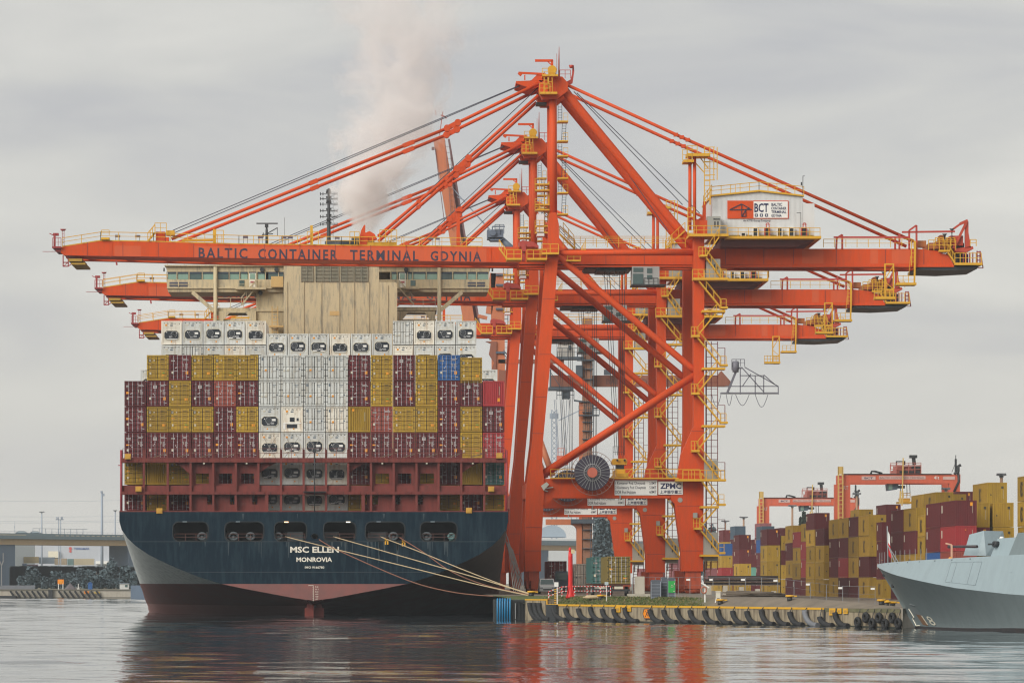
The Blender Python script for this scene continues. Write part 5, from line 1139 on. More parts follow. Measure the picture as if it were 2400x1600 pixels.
    m = MB(); rg = c(1389, 1109, -1.9); Rg = 2.6
    m.tube([rg+Vector((Rg*math.cos(a*math.pi/24), 0, Rg*math.sin(a*math.pi/24))) for a in range(49)], .035, 5, False)
    for k in range(28):
        a = 2*math.pi*k/28; d = Vector((math.cos(a), 0, math.sin(a))); m.bar(rg+d*2.1, rg+d*Rg, .04)
    m.build('guard_ring', M('ring_brown', (.28, .17, .13), .6, .2, vary=0), rl)
    m = MB(); m.hexa([c(1268, 1138, -.5), c(1274, 1149, -.5), c(1274, 1149, 0), c(1268, 1138, 0), c(1281, 1129, -.5), c(1287, 1135, -.5), c(1287, 1135, 0), c(1281, 1129, 0)]); m.bar(c(1279, 1144, -.3), c(1296, 1141, 0), .12); m.bar(c(1274, 1148, -.3), c(1284, 1151, 0), .12); B(m, 'leg_floodlight', M('lamp_pale', (.55, .55, .48), .5, .2, vary=0))
    # signs on the portal beam
    y = YA-.02
    m = MB(); m.box(PX(1440.5, y), PX(1540.5, y), y-.06, y, PZ(1160, y), PZ(1124.5, y)); s1 = m.build('load_sign', WHITE, beam)
    m = MB()
    for t, x1, yy in (('1 Kontener Pod Chwytnią', 1512, 1131.5), ('2 Kontenery Pod Chwytnią', 1513, 1142), ('DOR Pod Hakiem', 1490, 1152)): m.text(t, PX(1442, y), PX(x1, y), PZ(yy+5, y), PZ(yy-3.5, y), y-.08, .004)
    for t, yy in (('51MT', 1131.5), ('51MT', 1142), ('60MT', 1152)): m.text(t, PX(1522, y), PX(1538, y), PZ(yy+3.5, y), PZ(yy-3.5, y), y-.08, .004)
    m.build('sign_lettering', LETTER, beam)
    m = MB(); m.box(PX(1543, y), PX(1600.5, y), y-.06, y, PZ(1158.5, y), PZ(1127.5, y)); s2 = m.build('maker_sign', WHITE, beam)
    m = MB(); m.text('ZPMC', PX(1547, y), PX(1596.5, y), PZ(1145, y), PZ(1131.5, y), y-.08, .03); m.text('上海振华重工', PX(1546.5, y), PX(1597.5, y), PZ(1156.5, y), PZ(1148, y), y-.08, .015); m.build('sign_lettering', NAVY, beam)
    m = MB(); m.rail(c(1290, 1120, -.4), c(1640, 1120, -.4), 1.05, 1.0, .06); m.bar(c(1290, 1120, -.3), c(1590, 1120.5, -.3), .5, .14); m.rail(c(1290, 1119, FAR), c(1640, 1119, FAR), 1.05, 1.6, .06); B(m, 'portal_rail', YELLOW)
    m = MB(); m.tube([c(1594, 1171, -.05), c(1594, 1171, .05)], .3, 10); m.tube([c(1570, 1175, -.05), c(1570, 1175, .05)], .2, 10); m.box(PX(1624, YA), PX(1634, YA), YA-.4, YA, PZ(1213, YA), PZ(1201, YA)); m.box(PX(1452, YA), PX(1455, YA), YA-.2, YA, PZ(1170, YA), PZ(1161, YA)); B(m, 'beam_fitting', GREYC)
    # stairs on the landside leg
    m = MB(); S = -1.9
    def plat(x0, x1, yy, h=4.5): m.box(PX(x0, YA), PX(x1, YA), YA+S-.1, YA+.0, PZ(yy+h, YA), PZ(yy, YA))
    nodes = [(1690, 553), (1654, 602), (1694, 655)]
    plat(1638, 1655, 600); m.rail(c(1638, 600, S), c(1654, 600, S), 1.1, .5, .07)
    plat(1622, 1704, 653.5, 5.5); m.rail(c(1623, 653, S), c(1702, 653, S), 1.1, .7, .07)
    fl = [((1685, 556), (1654, 601)), ((1655, 603), (1693, 654)), ((1638, 658), (1691, 722))]
    yb = 722
    for k in range(3):
        y0 = 722+134*k
        plat(1686, 1703, y0-1); m.rail(c(1688, y0, S), c(1702, y0, S), 1.1, .5, .07); plat(1643, 1697, y0+7, 5)
        if k < 3: fl.append(((1680, y0+10), (1634, y0+65)))
        plat(1619, 1637, y0+65, 5); m.rail(c(1620, y0+65, S), c(1636, y0+65, S), 1.1, .5, .07)
        fl.append(((1634, y0+68), (1690, y0+134)))
    plat(1581, 1699, 1123, 5); m.rail(c(1600, 1123, S), c(1698, 1123, S), 1.1, .7, .07)
    fl.append(((1645, 1127), (1685, 1181))); plat(1682, 1698, 1180, 5); m.rail(c(1684, 1180, S), c(1697, 1180, S), 1.1, .5, .07); plat(1639, 1682, 1186, 5)
    fl.append(((1680, 1190), (1640, 1236))); plat(1625, 1642, 1236, 5); m.rail(c(1625, 1236, S), c(1641, 1236, S), 1.1, .5, .07)
    fl.append(((1641, 1240), (1685, 1294))); plat(1682, 1697, 1293, 5); m.rail(c(1684, 1293, S), c(1697, 1293, S), 1.1, .5, .07); plat(1639, 1682, 1299, 5)
    for p, q in fl: m.stair(c(*p, S+.1), c(*q, S+.1), .9, .14)
    B(m, 'stair_tower', YELLOW)
    m = MB(); e = 2.2
    for px in (1655, 1667, 1682): m.bar(c(px, 800, e-1), c(px, 1335, e-1), .09 if px > 1660 else .16)
    yy = 806
    while yy < 1330: m.bar(c(1655, yy, e-1), c(1682, yy, e-1), .06); yy += 15
    for k in range(4): y0 = 815+134*k; m.bar(c(1699, y0, e-1), c(1699, y0+45, e-1), .09); m.bar(c(1682, y0, e-1), c(1699, y0, e-1), .06); m.bar(c(1682, y0+20, e-1), c(1699, y0+20, e-1), .06)
    B(m, 'lift_mast', M('mast_maroon', (.22, .05, .05), .6, .3, vary=0))
    for x0, x1, y0, y1 in ((1655, 1687, 608, 654), (1650, 1681, 1078, 1124), (1648, 1681, 1247, 1314)):
        m = MB(); m.box(PX(x0, YA), PX(x1, YA), YA-.8, YA+1.4, PZ(y1, YA), PZ(y0, YA)); cbn = B(m, 'service_cabin', GREYC)
        m = MB()
        for t in (.52, .76): a = x0+(x1-x0)*t; m.box(PX(a, YA), PX(a+2.5, YA), YA-.84, YA-.8, PZ(y0+(y1-y0)*.55, YA), PZ(y0+(y1-y0)*.28, YA))
        m.build('cabin_slot', DARK, cbn)
    m = MB(); m.ladder(c(1651, 1392, 1), c(1651, 1316, 1), (.7, 0, 0), .4, .1); B(m, 'access_ladder', M('ladder_rust', (.30, .10, .06), .6, .3, vary=0))
    # upper ladders by the pylon
    m = MB(); S = -.6
    for y0, y1 in ((245, 283), (290, 332), (338, 365), (370, 418), (425, 451), (456, 502)): m.ladder(c(1308 if y0 in (245, 338, 425) else 1316, y1, S), c(1308 if y0 in (245, 338, 425) else 1318, y0, S), (.45, 0, 0), .3, .06)
    B(m, 'pylon_ladder', DARK)
    for y in (285, 331, 366, 418, 452, 502): m = MB(); m.box(PX(1306, YA), PX(1331, YA), YA-1, YA+1, PZ(y+3, YA), PZ(y, YA)); m.rail(c(1320, y, -.9), c(1331, y, -.9), 1.0, .5, .05); B(m, 'pylon_platform', YELLOW)
    m = MB(); m.ladder(c(1276, 557, 6), c(1276, 430, 6), (.5, 0, 0), .5, .15); m.bar(c(1287, 557, 6), c(1287, 426, 6), .2); B(m, 'pylon_cage_ladder', YELLOW)
    for y in (432, 446, 480, 492, 530, 545): m = MB(); m.box(PX(1254, YA+6), PX(1288, YA+6), YA+5, YA+7, PZ(y+3, YA+6), PZ(y, YA+6)); m.rail(c(1254, y, 5), c(1275, y, 5), .7, .5, .06); B(m, 'pylon_platform', YELLOW)
    m = MB(); m.box(PX(1258, YA+6), PX(1275, YA+6), YA+5, YA+7, PZ(555, YA+6), PZ(503, YA+6)); B(m, 'switch_house', M('house_white', None))
    return root
ca = crane_a()
TRC = tree_of(ca)
tag(ca, 'nearest tall orange quay crane in front of the beige casing, its long boom fully visible', 'crane', 'orange ship-to-shore cranes')
cb_ = copy_tree(TRC); cb_.location.y += 66.5; tag(cb_, 'middle orange quay crane whose boom lettering is partly hidden by the ship bridge', 'crane', 'orange ship-to-shore cranes')
cc_ = copy_tree(TRC); cc_.location.y += 141; tag(cc_, 'farthest of the three matching orange quay cranes, boom tip behind white reefers', 'crane', 'orange ship-to-shore cranes')
# ------------------------------------------------------------ grey warship
ws = thing('warship', 'pale grey warship bow with angular gun turret, moored by the quay', 'warship', (44, 330, 0))
WA = Vector((.42, -.907, 0)); WP = Vector((-.907, -.42, 0)); W0 = Vector((43.4, 328, 0))
def wpt(u, v, z): return W0+WA*u+WP*v+Vector((0, 0, z))
def interp(tab, t):
    if t <= tab[0][0]: return tab[0][1]
    for (a, b), (c, d) in zip(tab, tab[1:]):
        if t <= c: return b+(d-b)*(t-a)/(c-a)
    return tab[-1][1]
ZK = [(0, 5.34), (5, 4.95), (10, 4.45), (15, 4.02), (22, 3.42), (31, 2.92), (50, 2.4), (130, 2.2)]
def wsec(u):
    t = u+6
    vk = 7.4*(1-math.exp(-t/11)); zk = interp(ZK, t); zd = 5.36+max(0, t)*.0215 if t < 40 else 6.22
    if u > 60: vk *= 1-(u-60)/300
    vb = 0 if u <= 0 else min(.36*u*math.exp(-u/60), 6.4); zb = -u*.885 if u < 0 else 0
    return vk, zk, vk*.87, zd, vb, zb
def wsurf(u, s, side=1, out=0.):
    vk, zk, vd, zd, vb, zb = wsec(u); z = zb+(zk-zb)*s; v = vb+(vk-vb)*s**1.45
    return wpt(u, side*(v+out), z)
us = [-5.99, -5.4, -4.6, -3.6, -2.4, -1.2, 0, 1.2, 2.6, 4.2, 6, 8, 10, 13, 16, 20, 24, 28, 33, 40, 50, 65, 85, 105]
low = MB(); up = MB(); S_ = [0, .08, .16, .28, .42, .56, .7, .85, 1]
for side in (1, -1):
    o = len(low.v); q = len(up.v)
    for u in us:
        for s in S_: low.v.append(tuple(wsurf(u, s, side)))
        vk, zk, vd, zd, vb, zb = wsec(u); up.v.append(tuple(wpt(u, side*vk, zk))); up.v.append(tuple(wpt(u, side*(vk*.6+vd*.4), zk+(zd-zk)*.4))); up.v.append(tuple(wpt(u, side*vd, zd)))
    n = len(S_)
    for i in range(len(us)-1):
        for j in range(n-1):
            a = o+i*n+j; f = [a, a+n, a+n+1, a+1]; low.face(f if side > 0 else f[::-1], True)
        for j in range(2):
            a = q+i*3+j; f = [a, a+3, a+4, a+1]; up.face(f if side > 0 else f[::-1], True)
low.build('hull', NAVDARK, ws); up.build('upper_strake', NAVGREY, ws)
m = MB()
for i in range(len(us)-1):
    a, b = us[i], us[i+1]; A = wsec(a); B_ = wsec(b); m.quad(wpt(a, A[2], A[3]-.02), wpt(a, -A[2], A[3]-.02), wpt(b, -B_[2], B_[3]-.02), wpt(b, B_[2], B_[3]-.02))
m.build('deck', NAVGREY, ws)
m = MB()
for side in (1, -1):
    for i in range(6, len(us)-1):
        a, b = us[i], us[i+1]; A = wsec(a); B_ = wsec(b); f = [wpt(a, side*(A[4]*.97), -2), wpt(b, side*B_[4]*.97, -2), wpt(b, side*(B_[4]+.05), .33), wpt(a, side*(A[4]+.05), .33)]; m.quad(*f)
m.build('boot_stripe', M('boot_black', (.022, .022, .025), .5, .4, gcol=(.06, .03, .025), vary=0), ws)
def decal(mb, pts, out=.04):
    o = len(mb.v); mb.v += [tuple(wsurf(u, s, 1, out)) for u, s in pts]; mb.face(list(range(o, o+len(pts))))
m = MB()
for body, u0, du, s0, ds in (('18', 4.3, 2.7, .08, .17),):
    vs, fs = text_geo(body, 0.0); o = len(m.v)
    m.v += [tuple(wsurf(u0+du*a-(b)*.9, s0+ds*b, 1, .05)) for a, b in vs]
    for q in fs: m.face([o+i for i in q])
for a, b in (((.0, .34), (.55, .2)), ((.55, .2), (-.1, .17)), ((-.1, .17), (.45, .05)), ((.45, .05), (1.6, .06))): m.tube([wsurf(a[0]+.2, a[1], 1, .05), wsurf(b[0]+.2, b[1], 1, .05)], .045, 5)
m.build('draft_mark', M('draft_cream', (.75, .72, .6), .5, .1, vary=0), ws)
m = MB(); decal(m, [(2.9, .08), (4.5, .06), (3.6, .25), (1.9, .26)]); m.build('anchor_pocket', M('rusty_pocket', (.22, .11, .05), .7, .5, gcol=(.12, .12, .11), vary=0), ws)
m = MB(); decal(m, [(1.3, .26), (3.7, .25), (3.0, .38), (.8, .4)], .03); m.tube([wsurf(1.6, .43, 1, .05), wsurf(3.0, .43, 1, .05)], .035, 5); m.build('anchor_plate', M('pocket_grey', (.19, .22, .23), .5, .2, vary=0), ws)
for u, s, r_ in ((-1.4, .62, .16), (-4.0, .55, .12)): m = MB(); p = wsurf(u, s, 1, .02); m.tube([p, p+WP*.12], r_, 10); m.build('hawse_pipe', DARK, ws)
m = MB()
for u in (-2, .5, 3, 5.5, 8, 11, 14, 17): A = wsec(u); p = wpt(u, A[2]+.01, A[3]-.14); m.box(p.x-.07, p.x+.07, p.y-.05, p.y+.05, p.z-.05, p.z+.05)
m.build('scupper', DARK, ws)
m = MB()                                                          # rectangular folded panel lines on the strake
for u0, u1, f0, f1 in ((14, 19, .15, .15), (14, 19, .85, .85), (14, 14, .15, .85), (15, 15, .15, .85), (17.6, 17.6, .15, .85), (19, 19, .15, .85), (4, 24, .55, .55)):
    P_ = []
    for u, f in ((u0, f0), (u1, f1)):
        A = wsec(u); P_.append(wpt(u, A[0]+(A[2]-A[0])*f+.02, A[1]+(A[3]-A[1])*f))
    m.tube(P_, .02, 4)
m.build('panel_seam', M('seam_grey', (.265, .33, .36), .5, .1, vary=0), ws)
def facet(name, base, top, mt):                                   # block given as two outlines of (u, v, z)
    m = MB(); n = len(base); m.v = [tuple(wpt(*p)) for p in base]+[tuple(wpt(*p)) for p in top]
    m.face([n+i for i in range(n)])
    for i in range(n): j = (i+1) % n; m.face([i, j, n+j, n+i])
    return m.build(name, mt, ws)
zt0 = 5.82
m = MB(); T = [P(2258, 1301, 323.5), P(2291, 1301.5, 321.4), P(2311, 1301.5, 321.2), P(2362, 1301, 323), P(2350, 1300, 326.5), P(2275, 1300, 326.5), P(2272, 1252, 323.6), P(2305, 1243, 322), P(2306, 1243, 321.95), P(2351, 1244, 323), P(2345, 1245, 325.5), P(2285, 1250, 325.5)]
m.v = [tuple(q) for q in T]
for f in ((0, 1, 7, 6), (1, 2, 8, 7), (2, 3, 9, 8), (3, 4, 10, 9), (4, 5, 11, 10), (5, 0, 6, 11), (6, 7, 8, 9, 10, 11)): m.face(list(f))
tur = m.build('gun_turret', NAVGREY, ws)
m = MB(); m.tube([wpt(9.3, 0, zt0+.95), wpt(5.2, 0, zt0+.98)], [.13, .1], 10); m.tube([wpt(5.6, 0, zt0+.98), wpt(5.1, 0, zt0+.98)], .15, 10); m.build('gun_barrel', M('barrel_dark', (.05, .035, .04), .5, .1, vary=0), tur)
m = MB(); m.extr([(p.x, p.y) for p in (wpt(8.1, 1.7, 0), wpt(8.1, -1.7, 0), wpt(13.6, -1.8, 0), wpt(13.6, 1.8, 0))], 5.55, zt0-.01); m.build('turret_ring', DARK, ws)
facet('deckhouse', [(15, 2.6, 5.6), (15, -2.6, 5.6), (20, -2.6, 5.6), (20, 2.6, 5.6)], [(15.6, 2.2, 7.35), (15.6, -2.2, 7.35), (20, -2.2, 7.5), (20, 2.2, 7.5)], NAVGREY)
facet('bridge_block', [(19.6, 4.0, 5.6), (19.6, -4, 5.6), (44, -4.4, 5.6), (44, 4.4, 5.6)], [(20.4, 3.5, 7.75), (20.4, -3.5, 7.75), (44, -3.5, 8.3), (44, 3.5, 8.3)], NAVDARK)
m = MB(); p = wpt(15.8, 2.2, 6.9); m.tube([p, p+WP*.5], .25, 8); m.bar(p+WP*.5, p+WP*.6-WA*.6, .14); m.build('deck_gun', DARK, ws)
m = MB(); p = wpt(15.9, 2.0, 7.35); m.tube([p, p+Vector((0, 0, .16))], [.24, .12], 10); m.build('dome', WHITE, ws)
m = MB(); p = wpt(8.0, 1.6, 5.62); m.bar(p, p+Vector((0, 0, 1.3)), .14); m.bar(p+Vector((0, 0, 1.3)), p+Vector((-.5, 0, 1.42)), .12); m.build('davit_post', M('davit_salmon', (.62, .36, .25), .5, .1, vary=0), ws)
m = MB(); p = wpt(9.4, 2.6, 5.62); m.tube([p, p+Vector((0, 0, .1)), p+Vector((0, 0, .28))], [.3, .28, .1], 8); m.build('orange_buoy', AMBER, ws)
m = MB()
for k in range(12): u = -4+k*1.15; A = wsec(u); p = wpt(u, A[2]*.93, A[3]); m.bar(p, p+Vector((0, 0, .95)), .035)
m.build('deck_stanchion', STEEL, ws)
m = MB(); p = wpt(-4.3, 0, 5.3); m.tube([p, p+Vector((-.05, 0, 3.3))], .05, 6); m.bar(p+WA*1.6+WP*.2, p+Vector((0, 0, 1.7)), .06); m.bar(p+WA*1.6-WP*.2, p+Vector((0, 0, 1.7)), .05); m.build('flagstaff', STEEL, ws)
fl = MB(); p = wpt(-4.3, 0, 5.3)+Vector((0, 0, 2.9)); n = 8
for k, (c0, c1) in enumerate(((0, 1.0), (1.0, 2.1))):
    fl.i = k
    for i in range(n):
        za, zb = c0+(c1-c0)*i/n, c0+(c1-c0)*(i+1)/n; e_ = lambda z: (.06+.09*z+.03*math.sin(z*5), -.05+.06*math.sin(z*4))
        fl.quad((p.x+.03*za, p.y, p.z-za), (p.x+e_(za)[0]+.06, p.y+e_(za)[1], p.z-za-.25), (p.x+e_(zb)[0]+.06, p.y+e_(zb)[1], p.z-zb-.25), (p.x+.03*zb, p.y, p.z-zb))
tag(fl.build('flag', [WHITE, BRED]), 'white and red flag hanging limp from the warship bow staff', 'flag')
# ------------------------------------------------------------ mooring lines
E0 = Vector((PX(1244, 402), 402, 2.55))
def rope(name, lab, pts, end, mt, r=.055):
    q = [P(px, py, Y) for px, py, Y in pts]+[end]
    out = []
    for i in range(len(q)-1):                                      # Catmull-Rom through the measured points
        p0, p1, p2, p3 = q[max(i-1, 0)], q[i], q[i+1], q[min(i+2, len(q)-1)]
        for k in range(8):
            t = k/8; out.append(.5*((2*p1)+(-p0+p2)*t+(2*p0-5*p1+4*p2-p3)*t*t+(-p0+3*p1-3*p2+p3)*t**3))
    out.append(q[-1]); m = MB(); m.tube(out, r, 6); o = m.build(name, mt); tag(o, lab, 'rope', 'mooring lines from the ship stern'); return o
rope('mooring_rope', 'pale mooring line starting beside the ship name', [(669, 1257, 434.6), (803, 1290.5, 427), (960, 1329, 418), (1120, 1369, 409)], E0+Vector((-.25, 0, -.1)), ROPE)
rope('mooring_rope', 'pale mooring line from the opening just right of the small round hole', [(781.6, 1257, 434.6), (900, 1291, 427), (1057, 1336, 416), (1160, 1366, 408)], E0, ROPE)
r3 = rope('mooring_rope', 'uppermost pale mooring line with a yellow tag near the hull', [(891, 1257, 434.6), (985, 1293, 427), (1090, 1336, 416), (1190, 1374, 406)], E0+Vector((.15, 0, .05)), ROPE)
r4 = rope('mooring_rope', 'brown mooring line crossing the pale ones below a yellow tag', [(936, 1258.6, 434.6), (990, 1292, 428), (1057, 1338, 419), (1140, 1371, 410)], E0+Vector((-.1, 0, -.05)), ROPEB)
rope('mooring_rope', 'slack brown mooring line sagging lowest from the small round hole', [(742, 1260, 434.6), (797, 1291, 430), (955, 1359, 422), (1057, 1386, 415), (1150, 1396, 407)], E0+Vector((-.4, 0, -.3)), ROPEB)
for rp, px, py in ((r3, 906, 1267), (r4, 946, 1271)):
    m = MB(); m.i = 0; c0 = P(px, py, 433.4); m.box(c0.x-.2, c0.x-.05, c0.y-.1, c0.y+.05, c0.z-.4, c0.z+.25); m.box(c0.x+.05, c0.x+.2, c0.y-.1, c0.y+.05, c0.z-.4, c0.z+.2); m.box(c0.x-.2, c0.x+.2, c0.y-.1, c0.y+.05, c0.z+.0, c0.z+.15); m.build('yellow_tag', YELLOW, rp)
def bollard(x, y, lab, s=1., rope_heap=False):
    z = gz(x, y); b = thing('bollard', lab, 'bollard', (x, y, z), 'yellow-topped bollards on the quay')
    m = MB(); m.tube([(x, y, z-.05), (x, y, z+.3*s)], .24*s, 12); m.build('post', DARK, b)
    m = MB(); m.tube([(x, y, z+.3*s), (x, y, z+.38*s), (x, y, z+.48*s)], [.3*s, .42*s, .34*s], 12); m.box(x+.05, x+.62*s, y-.2, y+.2, z+.33*s, z+.44*s); m.build('cap', YELLOW, b); return b
def gp(px, Y): x = PX(px, Y); return Vector((x, Y, gz(x, Y)))
p = Vector((E0.x+.05, E0.y, 0)); bollard(p.x, p.y, 'yellow-topped bollard holding the mooring lines at the quay corner', 1.1)
for px, Y, lab in ((1408, 384.5, 'bollard on the grass with rope heaped around it'), (1688, 360.5, 'bollard below the white louvred cabinet'), (1851, 350.5, 'bollard standing alone past the log pile'), (2066, 337, 'bollard above the hanging tyres'), (2078, 345, 'first of two paired bollards beside the warship stem'), (2092, 346, 'second of two paired bollards, closest to the warship stem')):
    q = gp(px, Y); bollard(q.x, q.y, lab)
m = MB(); q = gp(1405, 385.2); rnd = random.Random(3)
pts = []
for i in range(60): a = i*.55; rr = 1.1-.012*i+rnd.uniform(-.2, .2); pts.append((q.x+rr*math.cos(a)*1.2-.3, q.y+.8+rr*math.sin(a)*.5, q.z+.07+.004*i))
m.tube(pts, .07, 5); tag(m.build('rope_heap', ROPE), 'untidy tan rope heap lying on the grass by a bollard', 'rope heap')
# ------------------------------------------------------------ quay furniture
q = gp(1337, 392); b = thing('harbour_beacon', 'bright red beacon column with a flared foot standing on the grass bank', 'beacon', q)
m = MB(); m.tube([q+Vector((0, 0, z)) for z in (-.1, .1, .45, .75, 1.0, 2.6, 4.0, 4.5)], [.5, .44, .3, .245, .235, .23, .22, .2], 16); m.build('column', BRED, b)
m = MB()
for k in range(4): a = math.pi/4+k*math.pi/2; d = Vector((math.cos(a), math.sin(a), 0)); m.bar(q+d*.5+Vector((0, 0, .0)), q+d*.2+Vector((0, 0, 1.2)), .08)
m.build('foot_rib', BRED, b)
m = MB(); m.box(q.x+.05, q.x+.42, q.y-.2, q.y+.2, q.z+4.35, q.z+4.75); m.build('lantern_box', M('lantern_cream', (.6, .5, .3), .5, .2, vary=0), b)
m = MB(); m.tube([q+Vector((-.05, 0, 4.4)), q+Vector((-.05, 0, 4.95))], .12, 10); m.bar(q+Vector((-.3, 0, 4.7)), q+Vector((.1, 0, 4.8)), .06); m.build('lamp', BRED, b)
SW, SR = M('barrier_white', (.75, .72, .7), .5, .1, vary=0), BRED
b = thing('barrier_fence', 'red and white striped barrier rail across the grass by the beacon', 'barrier', gp(1360, 394))
def striped(mb, a, c, w=.07, n=12):
    a, c = Vector(a), Vector(c)
    for i in range(n): mb.i = i % 2; mb.bar(a.lerp(c, i/n), a.lerp(c, (i+1)/n), w)
xs_ = [gp(px, 394) for px in (1286, 1317, 1347, 1376, 1407, 1431)]
m = MB()
for a, c in zip(xs_, xs_[1:]):
    for h in (.55, 1.0): striped(m, a+Vector((0, 0, h)), c+Vector((0, 0, h)), .07, 8)
m.build('rail', [SW, SR], b)
for a in xs_: m = MB(); striped(m, a, a+Vector((0, 0, 1.05)), .08, 6); m.build('post', [SW, SR], b)
q = gp(1304, 390); b = thing('signal_post', 'white post topped by a blank white board with a yellow striped ladder', 'signal post', q)
m = MB(); m.bar(q+Vector((.08, 0, 0)), q+Vector((.08, 0, 1.9)), .09); m.build('pole', WHITE, b)
m = MB(); m.box(q.x-.2, q.x+.2, q.y-.1, q.y+.05, q.z+1.75, q.z+2.2); m.build('board', WHITE, b)
m = MB(); m.i = 0
for i in range(18): m.i = i % 2; m.box(q.x-.22, q.x+.0, q.y-.05, q.y+.02, q.z+i*.09, q.z+i*.09+.09)
m.build('striped_ladder', [YELLOW, DARK], b)
q = gp(1421.5, 382.5); b = thing('marker_post', 'thin white post with a small pale grey box on top', 'post', q); m = MB(); m.bar(q, q+Vector((0, 0, 1.85)), .06); m.build('pole', WHITE, b)
m = MB(); m.box(q.x-.18, q.x+.18, q.y-.08, q.y+.08, q.z+1.6, q.z+1.9); m.build('box', M('box_blue_grey', (.42, .5, .52), .5, .1, vary=0), b)
for i, (a, c, Y, mt, lab) in enumerate(((1526, 1549, 375, SLATE, 'grey steel container bin nearest the orange sign'), (1549.5, 1565, 376, SLATE, 'narrow grey bin between the wider one and the green panel'), (1565.5, 1583, 374, SLATE, 'grey bin with a bright green front panel'))):
    x0, x1 = PX(a, Y), PX(c, Y); z = gz(x0, Y); b = thing('recycling_bin', lab, 'bin', ((x0+x1)/2, Y, z), 'grey bins by the quay edge')
    hgt = 1.72 if i != 1 else 1.78
    m = MB(); m.box(x0, x1, Y, Y+1.1, z, z+hgt); m.prism([(x0-.02, z+hgt), (x1+.02, z+hgt), (x1-.1, z+hgt+.14), (x0+.1, z+hgt+.14)], Y-.02, Y+1.1); m.build('body', M('bin_grey', (.10, .115, .14), .5, .2, vary=0), b)
    m = MB(); m.box(x1-.08, x1, Y-.03, Y, z, z+hgt); m.box(x0, x0+.05, Y-.03, Y, z, z+hgt)
    for k in range(5): m.box(x0+.05, x1-.08, Y-.02, Y, z+.2+k*.3, z+.24+k*.3)
    m.build('corner_post', M('post_grey', (.28, .31, .36), .5, .2, vary=0), b)
    if i == 2:
        m = MB(); m.box(x0+.03, x1-.03, Y-.06, Y-.03, z+.45, z+1.55); pn = m.build('green_panel', GREENP, b)
        m = MB(); m.tube([(x0+.38+.14*math.cos(a), Y-.07, z+1.05+.14*math.sin(a)) for a in [k*math.pi*.62 for k in range(4)]], .025, 5); m.box(x1-.2, x1-.06, Y-.08, Y-.06, z+.55, z+.62); m.box(x1-.14, x1-.06, Y-.08, Y-.06, z+1.2, z+1.38); m.build('faint_symbol', PALE, pn)
m = MB(); x0, x1 = PX(1474, 385), PX(1527, 385); z = gz(x0, 385); m.box(x0, x1, 383, 388, z-.2, z+.28); m.box(x0+.7, x0+1.6, 386, 387.5, z+.28, z+2.0); tag(m.build('concrete_block', CONCL), 'pale concrete slab with an upright block beside the grey bins', 'concrete block')
q = gp(1652, 364); b = thing('lifebuoy_post', 'white lifebuoy post with a sloping white roof near the quay edge', 'lifebuoy post', q)
m = MB(); m.bar(q, q+Vector((0, 0, 1.7)), .12); m.build('pole', WHITE, b)
m = MB(); m.hexa([q+Vector((-.35, -.2, 1.75)), q+Vector((.35, -.2, 1.3)), q+Vector((.35, .3, 1.3)), q+Vector((-.35, .3, 1.75)), q+Vector((-.3, -.2, 1.85)), q+Vector((.42, -.2, 1.4)), q+Vector((.42, .3, 1.4)), q+Vector((-.3, .3, 1.85))]); m.build('roof', WHITE, b)
m = MB(); m.tube([q+Vector((-.1+.24*math.cos(a*math.pi/8), -.15, 1.15+.3*math.sin(a*math.pi/8))) for a in range(17)], .06, 6); m.build('lifebuoy', M('lifebuoy_faded', (.45, .16, .10), .6, .2, vary=0), b)
q = gp(1683, 361.5); b = thing('meter_cabinet', 'small white louvred cabinet standing on four thin legs', 'cabinet', q)
m = MB(); m.box(q.x-.2, q.x+.2, q.y-.2, q.y+.2, q.z+.45, q.z+1.0); m.prism([(q.x-.24, q.z+1.0), (q.x+.24, q.z+1.0), (q.x+.2, q.z+1.08), (q.x-.2, q.z+1.08)], q.y-.24, q.y+.24); m.build('box', M('cabinet_cream', (.62, .6, .52), .6, .2, vary=0), b)
for sx in (-1, 1):
    for sy in (-1, 1): m = MB(); m.bar(q+Vector((sx*.26, sy*.22, 0)), q+Vector((sx*.17, sy*.17, .46)), .05); m.build('leg', WHITE, b)
rnd = random.Random(11)
for k in range(16):
    a = rnd.uniform(1688, 1760); w = rnd.uniform(50, 110); Y = 366+rnd.uniform(0, 6); h = rnd.uniform(.05, .75)*(1-abs(a+w/2-1770)/110)
    if k < 3: a, w, h = 1690+k*8, 135, .05+.03*k
    p0, p1 = gp(a, Y), gp(min(a+w, 1840), Y+rnd.uniform(-2, 2)); m = MB(); m.tube([p0+Vector((0, 0, .1+max(0, h))), p1+Vector((0, 0, .1+max(0, h*.7)))], rnd.uniform(.06, .12), 7)
    tag(m.build('timber_pole', M('weathered_timber', (.13, .105, .08), .9, .5, vary=.25)), 'weathered pole in the untidy heap lying before the yard fence', 'pole', 'weathered poles heaped on the quay')
for k, (px0, px1, h0, lab) in enumerate(((1650, 1830, 0, 'long dark steel beam at the bottom of the stacked load by the fence'), (1652, 1818, .36, 'long dark steel beam in the middle of the stacked load by the fence'), (1660, 1824, .72, 'long dark steel beam on top of the stacked load by the fence'))):
    m = MB(); x0, x1 = PX(px0, 440), PX(px1, 440); z = gz(x0, 440)+1.05+h0
    m.box(x0, x1, 440, 440.5, z, z+.06); m.box(x0, x1, 440, 440.5, z+.28, z+.34); m.box(x0, x1, 440.2, 440.28, z, z+.34); tag(m.build('steel_beam', M('beam_brown', (.075, .055, .05), .7, .4, vary=.15)), lab, 'steel beam', 'dark steel beams stacked on supports')
